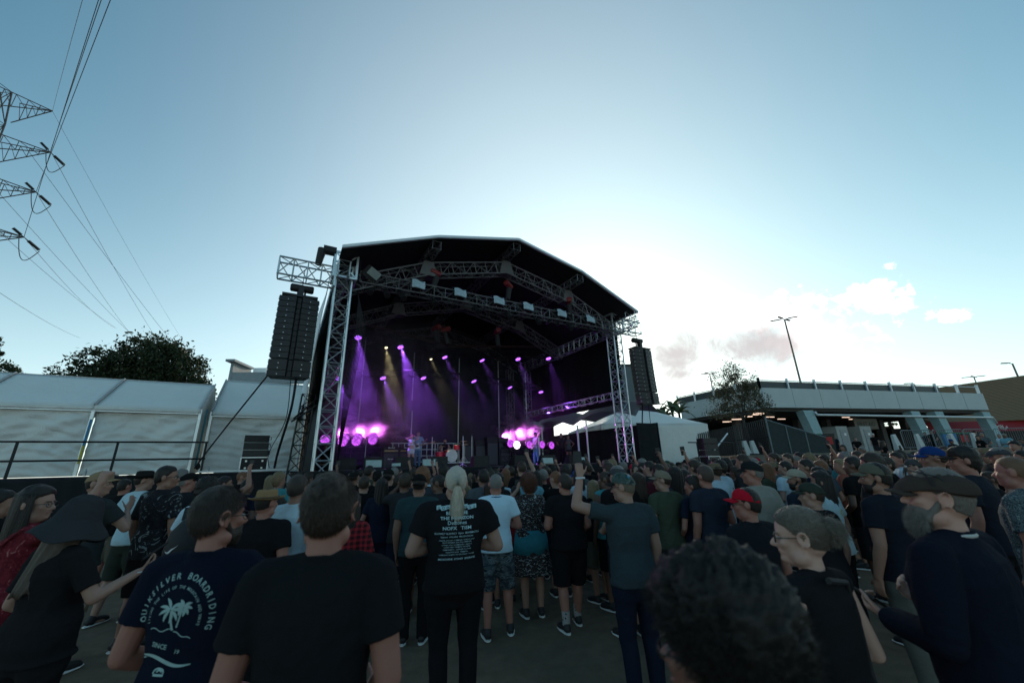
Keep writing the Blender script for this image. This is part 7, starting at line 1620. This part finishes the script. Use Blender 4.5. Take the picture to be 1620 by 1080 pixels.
(1477, 12.74, 12.27, 1.67, 0.0, 'k', 'long', 'y', 'cap', 'g', 'low', True, 30, 1.05, ''),
(1345, 11.44, 13.72, 1.76, 0.0, 's', 'short', 'y', None, 'g', 'low', False, 60, 1.05, ''),
(860, 0.65, 8.91, 1.75, 0.0, 'm', 'bald', 'r', None, 'k', 'low', False, 30, 1.05, ''),
(633, -3.04, 10.6, 1.79, 0.0, 'w', 'short', 'd', None, 'b', 'up', False, -30, 1.05, ''),
(1468, 10.61, 10.36, 1.69, 0.0, 'c', 'short', 'd', None, 'b', 'clap', False, 30, 1.05, ''),
(920, 1.78, 10.73, 1.84, 0.0, 'g', 'medium', 'd', None, 'k', 'hips', False, 0, 1.05, ''),
(1153, 4.09, 7.67, 1.64, 0.0, 'c', 'medium', 'r', None, 'b', 'low', False, 0, 1.05, ''),
(678, -2.34, 10.81, 1.74, 0.0, 'c', 'short', 'r', 'cap', 'k', 'up', False, 0, 1.05, ''),
(1084, 5.31, 12.52, 1.69, 0.0, 'b', 'long', 'y', None, 'k', 'fold', True, -30, 1.05, ''),
(1473, 13.92, 13.5, 1.73, 0.05, 'k', 'short', 'r', 'cap', 's', 'hips', False, 0, 1.05, ''),
(1104, 6.13, 13.45, 1.66, 0.0, 's', 'bald', 'y', None, 'b', 'clap', False, -30, 1.05, ''),
(732, -1.23, 9.36, 1.7, 0.0, 'w', 'long', 'd', None, 'k', 'low', True, 0, 1.05, ''),
(1442, 11.53, 11.72, 1.68, 0.0, 'k', 'bald', 'r', None, 'g', 'up', False, 60, 1.05, ''),
(1391, 10.05, 11.11, 1.79, 0.0, 'k', 'messy', 'r', None, 'k', 'film', False, 60, 1.05, ''),
(773, -0.75, 11.58, 1.75, 0.0, 'g', 'long', 'd', None, 'e', 'film', True, 0, 1.05, ''),
(1397, 13.45, 14.73, 1.63, 0.18, 'k', 'medium', 'r', None, 'b', 'down', False, 0, 1.05, ''),
(822, 0.13, 10.9, 1.67, 0.0, 'w', 'long', 'd', 'straw', 'k', 'low', True, 0, 1.05, ''),
(833, 0.28, 9.54, 1.81, 0.0, 'c', 'medium', 'd', None, 'k', 'low', False, 0, 1.05, ''),
(560, -4.17, 10.35, 1.68, 0.0, 'k', 'short', 'y', None, 'k', 'film', False, 0, 1.05, ''),
(1444, 8.92, 9.05, 1.72, 0.0, 'b', 'short', 'r', None, 'k', 'down', False, 0, 1.05, ''),
(801, -0.25, 11.34, 1.8, 0.0, 'c', 'buzz', 'y', 'cap', 'k', 'film', False, 0, 1.05, ''),
(626, -2.46, 8.28, 1.8, 0.0, 'g', 'short', 'y', None, 'e', 'low', False, 0, 1.05, ''),
(1092, 2.98, 6.82, 1.77, 0.0, 'o', 'medium', 'r', None, 's', 'up', False, 0, 1.05, ''),
(1185, 6.45, 11.07, 1.76, 0.0, 'c', 'short', 'd', None, 'e', 'clap', False, 0, 1.05, ''),
(1057, 3.4, 8.9, 1.74, 0.0, 'w', 'short', 'r', None, 'k', 'fold', False, -30, 1.05, ''),
(1368, 8.23, 9.47, 1.7, 0.0, 'k', 'short', 'r', None, 'g', 'film', False, 0, 1.05, ''),
(1393, 10.41, 11.46, 1.76, 0.0, 's', 'short', 'r', None, 'k', 'hips', False, -30, 1.05, ''),
(1275, 9.46, 13.08, 1.71, 0.0, 'g', 'bald', 'd', 'beanie', 'g', 'film', False, 0, 1.05, ''),
(1191, 8.06, 13.61, 1.81, 0.0, 'c', 'buzz', 'y', 'cap', 'k', 'down', False, 30, 1.05, ''),
(1241, 7.43, 11.08, 1.77, 0.0, 'k', 'short', 'r', None, 'k', 'hold', False, 30, 1.05, ''),
(1215, 9.33, 14.8, 1.74, 0.0, 'k', 'medium', 'r', None, 'k', 'fold', False, 0, 1.05, ''),
(1092, 6.54, 14.96, 1.78, 0.0, 'c', 'short', 'r', 'cap', 'b', 'clap', False, 0, 1.05, ''),
(1276, 6.2, 8.57, 1.67, 0.0, 'c', 'medium', 'r', 'cap', 'k', 'low', True, 30, 1.05, ''),
(1126, 5.41, 11.06, 1.82, 0.0, 'c', 'short', 'r', None, 'k', 'hips', False, 0, 1.05, ''),
(1261, 8.93, 12.73, 1.8, 0.0, 'k', 'messy', 'r', None, 'k', 'film', False, -30, 1.05, ''),
(828, 0.21, 10.19, 1.76, 0.0, 'g', 'short', 'r', None, 'k', 'low', False, 0, 1.05, '')]
CN = {'k': ('black tee', BLK), 'n': ('navy tee', NAVY), 'c': ('charcoal tee', CHAR), 'g': ('grey tee', GREY), 't': ('teal top', (.05, .22, .24)), 'w': ('white tee', (.40, .50, .56)), 'r': ('red shirt', (.32, .02, .025)),
      'o': ('olive tee', OLIVE), 'b': ('pale blue tee', (.14, .30, .36)), 'm': ('maroon shirt', (.07, .014, .02)), 's': ('slate shirt', (.045, .055, .07)), 'h': ('hi-vis vest', (.28, .36, .04)), 'p': ('floral top', (.22, .07, .05)), 'e': ('beige shirt', (.22, .19, .15))}
HN = {'short': 'short %s hair', 'buzz': 'cropped %s hair', 'bald': 'a bald head', 'long': 'long %s hair', 'medium': 'wavy %s hair', 'curly': 'curly %s hair', 'messy': 'tousled %s hair', 'bun': '%s hair bun'}
HC = {'d': ('dark', DK_), 'r': ('brown', BR), 'y': ('grey', GY), 'l': ('blonde', BL), 'i': ('ginger', GI)}
HATN = {'cap': 'cap', 'capback': 'backward cap', 'beanie': 'beanie', 'flatcap': 'flat cap', 'straw': 'straw hat', 'fedora': 'brimmed hat', 'bucket': 'bucket hat'}
HATC = {'k': ('black', (.014, .014, .015)), 'e': ('tan', (.15, .115, .075)), 'r': ('red', (.38, .015, .03)), 'g': ('green', (.025, .06, .04)), 'w': ('white', (.5, .5, .5)), 'b': ('blue', (.02, .05, .16)), 'p': ('dusty pink', (.20, .10, .12)), 's': ('grey', (.055, .055, .06))}
used = set(); PL = 'phone of the '
def zone(px):
    for lim, t in ((200, 'under the first marquee bay'), (350, 'under the middle marquee bay'), (430, 'under the wing speaker stack'), (500, 'beside the left tower'), (545, 'before the left tower'), (610, 'under the left floor lights'), (645, 'left of the singer'), (680, 'under the guitarist'), (712, 'left of the drum kit'), (745, 'right of the drum kit'),
                   (785, 'under the bass amplifiers'), (815, 'under the right smoke'), (840, 'left of the bass player'), (870, 'under the bass player'), (905, 'under the stagehands'), (945, 'by the open stage side'), (975, 'left of the right tower'), (1005, 'under the right tower'), (1040, 'under the black side wall'), (1075, 'under the small marquee'),
                   (1110, 'right of the small marquee'), (1150, 'under the slender tree'), (1190, 'under the palisade fence'), (1225, 'under the bollard pair'), (1260, 'under the mesh fence'), (1295, 'under the blue bin'), (1330, 'under the cabins'), (1370, 'left of the slope woman'), (1410, 'under the slope woman'), (1450, 'under the second column'), (1500, 'left of the black cap'), (1560, 'under the last column'), (9999, 'at the right edge')):
        if px < lim: return t
def crowd(px, x, y, h, z, sh, hair, hc, hat, hatc, arms, fem, turn, build, extra):
    q = ARMQ[arms]; fine = .016 if y < 7.2 else .022
    tq = round(turn / 35) * 35 if not (px > 1150 and 0 < turn < 100) else 30
    o = person(x, y, h, '', (SK, SKP, SKR, SKD, SK)[int(px * 7 + y * 31) % 5], CN[sh][1], (BLK, NAVY, CHAR, (.10, .09, .07))[int(px + y * 17) % 4], hair, HC[hc][1], arms=q, hat=hat, hatc=HATC[hatc][1] if hat else None, fem=fem, turn=(tq, 0, 0), fine=fine, build=build,
               bottom='shorts' if int(px * 3) % 3 == 0 else 'long', z=z, group=None, hseed=int(px) % 3, top='tank' if 'tank' in extra else 'tee', glasses='gl' in extra, yaw=(int(px * 13) % 31) - 15, beard=1 if 'beard' in extra else None)
    who = 'woman' if fem else 'man'; hd = ('%s %s' % (HATC[hatc][0], HATN[hat])) if hat else (HN[hair] % HC[hc][0] if '%s' in HN[hair] else HN[hair])
    lk = '' if abs(turn) < 30 else (' looking left' if turn > 0 else ' looking right')
    act = {'film': ' filming with a phone', 'up': ' with one arm raised', 'clap': ' with both hands raised', 'fold': '', 'hold': '', 'down': '', 'low': '', 'hips': ', hands on hips'}[arms]
    dist = 'near' if y < 5.6 else ('middle' if y < 7.8 else 'far')
    base = f"{who} with {hd} in {CN[sh][0]}{act}{lk}".replace('with with', 'with')
    base = base.replace(' filming with a phone', ', filming').replace(' with one arm raised', ', arm raised').replace(' with both hands raised', ', hands up').replace('and ', '')
    cands = [f"{base}, {zone(px)}", f"{base}, {dist} rows {zone(px)}", f"{base}, {'taller' if h > 1.72 else 'shorter'} one {zone(px)}", f"{base}, farther back {zone(px)}", f"{base}, partly hidden {zone(px)}", f"{base}, peeking between heads {zone(px)}"]
    lab = next((c for c in cands if c not in used), None)
    if lab is None: return None
    if len(lab.split()) > 16 and lab.replace(lk, '') not in used: lab = lab.replace(lk, '')
    used.add(lab); o['obj']['label'] = lab; o['obj']['group'] = 'crowd standing in front of the stage'
    if arms == 'film': phone(o, 1, PL + lab.replace(', filming', '').replace(lk, '').replace('hair ', ''), lit=True, land=int(px) % 2 == 0)
    if arms == 'up': phone(o, 0, PL + lab.replace(', arm raised', '').replace(lk, '').replace('hair ', ''), lit=True)
    return o
ARMQ = {'film': ('film', 'film'), 'up': ('up', 'low'), 'clap': ('clap', 'clap'), 'fold': ('fold', 'fold'), 'hold': ('hold', 'low'), 'down': ('down', 'down'), 'low': ('low', 'low'), 'hips': ('hips', 'hips')}
for row in ROWS: crowd(*row)

# ------------------------------------------------------------------ people on and around the stage
def onstage(u_, v_, h, label, face=None, **kw):
    p = S(u_, v_, 0); return person(p[0], p[1], h, label, z=kw.pop('z', DK + .01), face=face if face is not None else (0, 0), fine=kw.pop('fine', .014), **kw)
a = onstage(4.35, 6, 1.58, 'singer in pale crop top, white shorts, dark boots and pink cap', skin=(.60, .36, .30), shirt=(.55, .62, .66), pants=(.60, .62, .70), hair='long', hc=(.10, .03, .03), hat='cap', hatc=(.55, .16, .22), arms=(((.34, .10, 1.48), (.10, .22, 1.60), (-.9, .1, .3), (0, -1, 0), 'fist'), ((.34, .12, 1.52), (.08, .20, 1.62), (-.9, .1, .3), (0, -1, 0), 'fist')), fem=True, top='crop', bottom='hot', legs=2, key='singer', yaw=25)
bt = Geo()
for hip, kn, cf, ank, tr_ in a['legs']: bt.tube([ank + (0, 0, -.06), ank + (0, 0, .1), cf, kn + (0, 0, .02)], [.052, .05, .066, .068], 14)
put('boots', bt, M_BLKP, a['obj'], smooth=True)
a = onstage(4.78, 6.35, 1.76, 'guitarist in blue and white shirt and jeans standing half behind the singer', skin=SKP, shirt=(.20, .34, .46), pants=(.06, .17, .26), hair='medium', hc=DK_, arms=(((.28, -.02, 1.15), (.12, .22, 1.08), (-.8, .5, -.1), (0, -1, 0), 'grip'), ((.27, .12, 1.20), (.38, .30, 1.28), (.3, .6, .3), (-.3, 1, 0), 'grip')), top='shirt', key='gtr')
def guitar(info, label, col, neck=.62, rot=18):
    W = Matrix.Translation(info['obj'].location) @ info['obj'].rotation_euler.to_matrix().to_4x4() @ Matrix.Scale(info['obj'].scale[0], 4)
    t_ = thing('guitar', label, 'guitar'); t_.matrix_world = W @ Matrix.Translation((.04, .185, 1.02)) @ Matrix.Rotation(R(rot), 4, 'Y')
    b = Geo(); 
    pts = [(-.20, -.10), (-.22, .0), (-.18, .13), (-.06, .09), (.03, .12), (.14, .13), (.10, .06), (.08, 0), (.12, -.07), (.10, -.14), (.02, -.12), (-.06, -.10), (-.13, -.15)]
    n = len(pts); b.add([(-x, -.02, z) for x, z in pts] + [(-x, .02, z) for x, z in pts], [tuple(range(n)), tuple(range(2 * n - 1, n - 1, -1))] + [(i, n + i, n + (i + 1) % n, (i + 1) % n) for i in range(n)])
    put('guitar_body', b, flat('guitar_' + str(round(col[0], 2)), col, .25), t_)
    put('neck', Geo().box((-.12 - neck / 2, .0, .0), (neck, .025, .05)).box((-.12 - neck - .08, 0, .02), (.17, .02, .09)), flat('maple', (.25, .15, .07), .5), t_)
    put('pickguard', Geo().box((0, .024, -.01), (.16, .006, .1)), M_WHT if col[0] < .4 else M_BLKP, t_); return t_
guitar(a, 'pale electric guitar held by the guitarist behind the singer', (.5, .55, .58), .6, 12)
a = onstage(11.6, 6, 1.78, 'bass player in black cap, grey tee and light blue jeans on stage', skin=SKP, shirt=(.20, .22, .24), pants=(.10, .26, .36), hair='buzz', hc=BR, hat='cap', hatc=(.02, .02, .05), arms=(((.28, -.02, 1.15), (.10, .22, 1.10), (-.8, .5, -.1), (0, -1, 0), 'grip'), ((.27, .12, 1.12), (.36, .30, 1.02), (.3, .6, -.1), (-.3, 1, 0), 'grip')), yaw=-58, legs=1, key='bass')
guitar(a, 'cream bass guitar hanging low on the bass player', (.45, .38, .28), .82, 38)
a = onstage(6.55, 7.3, 1.72, 'drummer in sleeveless black vest behind the red drum kit', skin=(.44, .27, .21), shirt=(.018, .014, .015), pants=BLK, hair='short', hc=DK_, top='tank', arms=(((.30, .12, 1.20), (.22, .34, 1.16), (-.2, .9, -.1), (0, -1, 0), 'grip'),) * 2, z=1.5, key='drm', beard=1)
onstage(13.6, 6.2, 1.78, 'stagehand in black tee standing at the right side of the stage', skin=SKD, shirt=(.02, .02, .022), pants=BLK, hair='short', hc=DK_, arms=('back', 'back'))
onstage(14.2, 6.3, 1.66, 'woman in patterned vest and shorts beside the stagehand', skin=SK, shirt=(.10, .12, .14), pants=CHAR, hair='long', hc=DK_, arms=('down', 'hips'), fem=True, top='tank', bottom='hot')
person(-6.72, 14.3, 1.74, 'crew member with tied back brown hair in black tee beside the left stage tower', SKP, BLK, BLK, 'bun', BR, arms=('hold', 'low'), turn=(-60, 0, 0), yaw=-50, fine=.016, z=.95, face=(0, 0))
# drum kit
dk = thing('drum_kit', 'red drum kit with white bass drum head in the middle of the stage', 'drum kit', S(6.45, 6.2, DK + .22), STG_ROT - .05)
M_DR = flat('drum_red', (.55, .02, .04), .25, .1, .1); M_HEAD = flat('drum_head', (.62, .64, .66), .5)
b = put('bass_drum', Geo().tube([(0, -.25, .32), (0, .25, .32)], .30, 28), M_DR, dk); put('drum_head', Geo().tube([(0, -.27, .32), (0, -.255, .32)], .285, 28).tube([(0, -.28, .32), (0, -.272, .32)], .04, 12), M_HEAD, b)
put('hoop', Geo().tube([(.30 * math.cos(t), -.26, .32 + .30 * math.sin(t)) for t in np.linspace(0, 6.283, 28)], .014, 6), M_ALU, b)
for (x, y, z, r_, h) in ((-.55, .05, .12, .20, .42), (.34, .0, .60, .15, .26), (-.05, .32, .45, .17, .16)):
    d = put('tom', Geo().tube([(x, y, z), (x, y, z + h)], r_, 22), M_DR, dk); put('drum_head', Geo().tube([(x, y, z + h), (x, y, z + h + .012)], r_ * .98, 22), M_HEAD, d); hp_ = Geo()
    for zz in (z + .01, z + h): hp_.tube([(x + r_ * math.cos(t), y + r_ * math.sin(t), zz) for t in np.linspace(0, 6.283, 22)], .010, 5)
    for k in range(3): hp_.tube([(x + r_ * .8 * math.cos(2 * k), y + r_ * .8 * math.sin(2 * k), z + h * .5), (x + r_ * 1.0 * math.cos(2 * k), y + r_ * 1.0 * math.sin(2 * k), -.0)], .01, 5)
    put('rim', hp_, M_ALU, d)
for (x, y, z) in ((-.75, .2, .95), (.75, .1, 1.05), (-.35, .3, .8), (.95, .45, .9)):
    c_ = put('cymbal_stand', Geo().tube([(x, y, 0), (x, y, z)], .014, 6).tube([(x - .2, y, 0), (x, y, .3), (x + .2, y, 0)], .01, 5), M_ALU, dk); put('cymbal', Geo().tube([(x, y, z), (x, y, z + .01), (x, y, z + .03)], [.2, .2, .03], 22), flat('brass', (.35, .25, .08), .35, .8), c_)
tag(put('drum_riser', Geo().box((0, 0, -.12), (2.9, 2.2, .2)), M_BLKP, loc=S(6.6, 6.7, DK + .22), rot=(0, 0, STG_ROT)), 'low black riser under the drum kit', 'riser')
tag(put('riser_edge', Geo().box((0, 0, 0), (1.9, .03, .035)), M_ALUP, loc=S(6.45, 5.55, DK + .2), rot=(0, 0, STG_ROT)), 'pale metal edge strip along the front of the drum riser', 'riser')
# amplifiers
def amp(u_, v_, w_, h, d, label, head=True, group=None, logo=None, z=DK):
    t_ = thing('amplifier', label, 'amplifier', S(u_, v_, z), STG_ROT, group)
    put('cabinet', Geo().box((0, 0, h / 2), (w_, d, h)), M_BLKP, t_); put('grille', Geo().box((0, -d / 2 - .006, h / 2), (w_ * .9, .012, h * .9)), flat('amp_grille', (.06, .065, .075), .8, 0, .2, 60), t_)
    if head: put('amp_head', Geo().box((0, 0, h + .14), (w_, d * .8, .26)), M_BLKP, t_); put('control_panel', Geo().box((0, -d * .4 - .005, h + .08), (w_ * .86, .01, .07)), flat('amp_panel', (.28, .22, .09), .4, .4) if logo else M_GRILL, t_)
    if logo:
        for zz in (h * .55, h + .2): tg = text_geo(logo, .10, 0, .002); tg.xf(Matrix.Translation((0, -d / 2 - .016 if zz < h else -d * .4 - .014, zz)) @ Matrix.Rotation(R(90), 4, 'X')); put('lettering', tg, M_WHT, t_)
    return t_
amp(3.72, 7.5, .78, .78, .4, 'guitar amplifier stack with small white lettering left of the singer', True, None, 'Marshall'); amp(4.55, 7.6, .78, .78, .4, 'second guitar amplifier stack half hidden behind the singer', True, None, 'Marshall')
amp(8.0, 7.6, .66, 1.15, .45, 'tall grey black bass cabinet right of the drum kit', True); amp(8.75, 7.6, .66, 1.15, .45, 'tall bass cabinet second from the drum kit', True)
amp(9.35, 7.3, .68, 1.3, .45, 'tall black bass cabinet with amplifier head, left one of the big pair', True); amp(10.1, 7.3, .68, 1.3, .45, 'tall black bass cabinet with amplifier head, right one of the big pair', True)
amp(2.9, 7.2, .6, .6, .4, 'small amplifier at the left by the floor lights', False)
rs = thing('steel_platform', 'aluminium frame riser rails standing behind the singer and the drummer', 'platform', S(5.85, 8.1, DK), STG_ROT)
g_ = Geo()
for z in (.62, .95, 1.28): g_.box((0, 0, z), (4.0 if z > 1 else 3.6, .05, .045))
for k in range(13): g_.box((-1.9 + .31 * k, 0, .9), (.04, .04, .78))
for x in (-1.2, 0, 1.2): g_.box((x, 0, .3), (.05, .05, .6))
g_.box((-.3, -.2, .12), (1.6, .6, .05)); g_.box((-.3, -.2, .3), (1.6, .6, .04)); put('rail_frame', g_, flat('dull_rail', (.34, .40, .40), .5, .4), rs)
# monitors with pale set list sheets, wedges
first = None
for i, (u_, v_) in enumerate(((1.0, 2.6), (1.9, 2.4), (3.0, 2.4), (4.4, 2.3), (6.2, 2.2), (8.1, 2.2), (9.7, 2.3), (11.3, 2.4))):
    if first is None:
        t_ = first = thing('stage_monitor', 'x', 'monitor'); put('wedge', Geo().add([(-.36, -.3, 0), (.36, -.3, 0), (.36, .2, 0), (-.36, .2, 0), (-.36, -.3, .42), (.36, -.3, .42), (.36, -.1, .42), (-.36, -.1, .42)], [(3, 2, 1, 0), (4, 5, 6, 7), (0, 1, 5, 4), (1, 2, 6, 5), (2, 3, 7, 6), (3, 0, 4, 7)]), M_BLKP, t_); put('connector_plate', Geo().box((.2, -.306, .2), (.12, .012, .1)), M_GRILL, t_)
    else: t_ = copy_tree(first)
    t_.location = S(u_, v_, DK); t_.rotation_euler = (0, 0, STG_ROT + .1 * (i % 3 - 1)); t_['group'] = 'wedge monitors along the stage front'; t_['label'] = 'black wedge monitor at the stage front, ' + ['leftmost by the tower', 'second from the left', 'left of the singer', 'right of the singer', 'in front of the drum kit', 'in front of the first bass cabinets', 'in front of the big bass cabinets', 'in front of the bass player'][i]
for i, (u_, z_) in enumerate(((1.72, 1.93), (3.72, 1.93), (9.05, 1.90), (10.85, 1.90), (2.5, 1.88))):
    tag(put('light_batten', Geo().box((0, 0, 0), (.52 if i < 4 else .3, .1, .24 if i < 4 else .1)), flat('pale_batten', (.34, .44, .44), .35, 0, .3, 12), loc=S(u_, 1.2, z_), rot=(R(-12), 0, STG_ROT)), 'pale rectangular panel standing on the stage lip, ' + ['left of the singer', 'just right of the singer', 'left of the bass player', 'right of the bass player', 'small one beside the left panel'][i], 'panel', 'pale panels on the stage lip')
for i, (u_, v_, h) in enumerate(((7.4, 5.6, 1.5), (4.9, 4.5, 1.35), (6.4, 4.4, 1.4), (2.1, 5.2, 1.3), (10.9, 4.6, 1.4))):
    t_ = thing('microphone_stand', 'thin microphone stand on stage, ' + ['right of the drum kit', 'right of the singer', 'in front of the drummer', 'by the left floor lights', 'left of the bass player'][i], 'microphone stand', S(u_, v_, DK), 0, 'microphone stands'); put('stand', Geo().tube([(0, 0, 0), (0, 0, h)], .014, 6).tube([(-.2, 0, .02), (0, 0, .12), (.2, 0, .02)], .012, 5), M_ALU, t_); put('microphone', Geo().ell((0, 0, h + .04), (.028, .028, .05)), M_BLK, t_)
# crowd-side barrier at the stage front
bf = thing('front_barrier', 'dark crowd barrier running along the foot of the stage', 'barrier'); bf.matrix_world = SM
g_ = Geo(); g_.tube([(-.6, -1.9, 1.15), (13.4, -1.9, 1.15)], .04, 6)
for k in range(13): g_.box((-.4 + 1.1 * k, -1.9, .58), (.06, .06, 1.15))
put('barrier_rail', g_, M_BLK, bf); put('barrier_sheet', Geo().box((6.4, -1.86, .55), (14, .02, 1.0)), M_BLKP, bf)
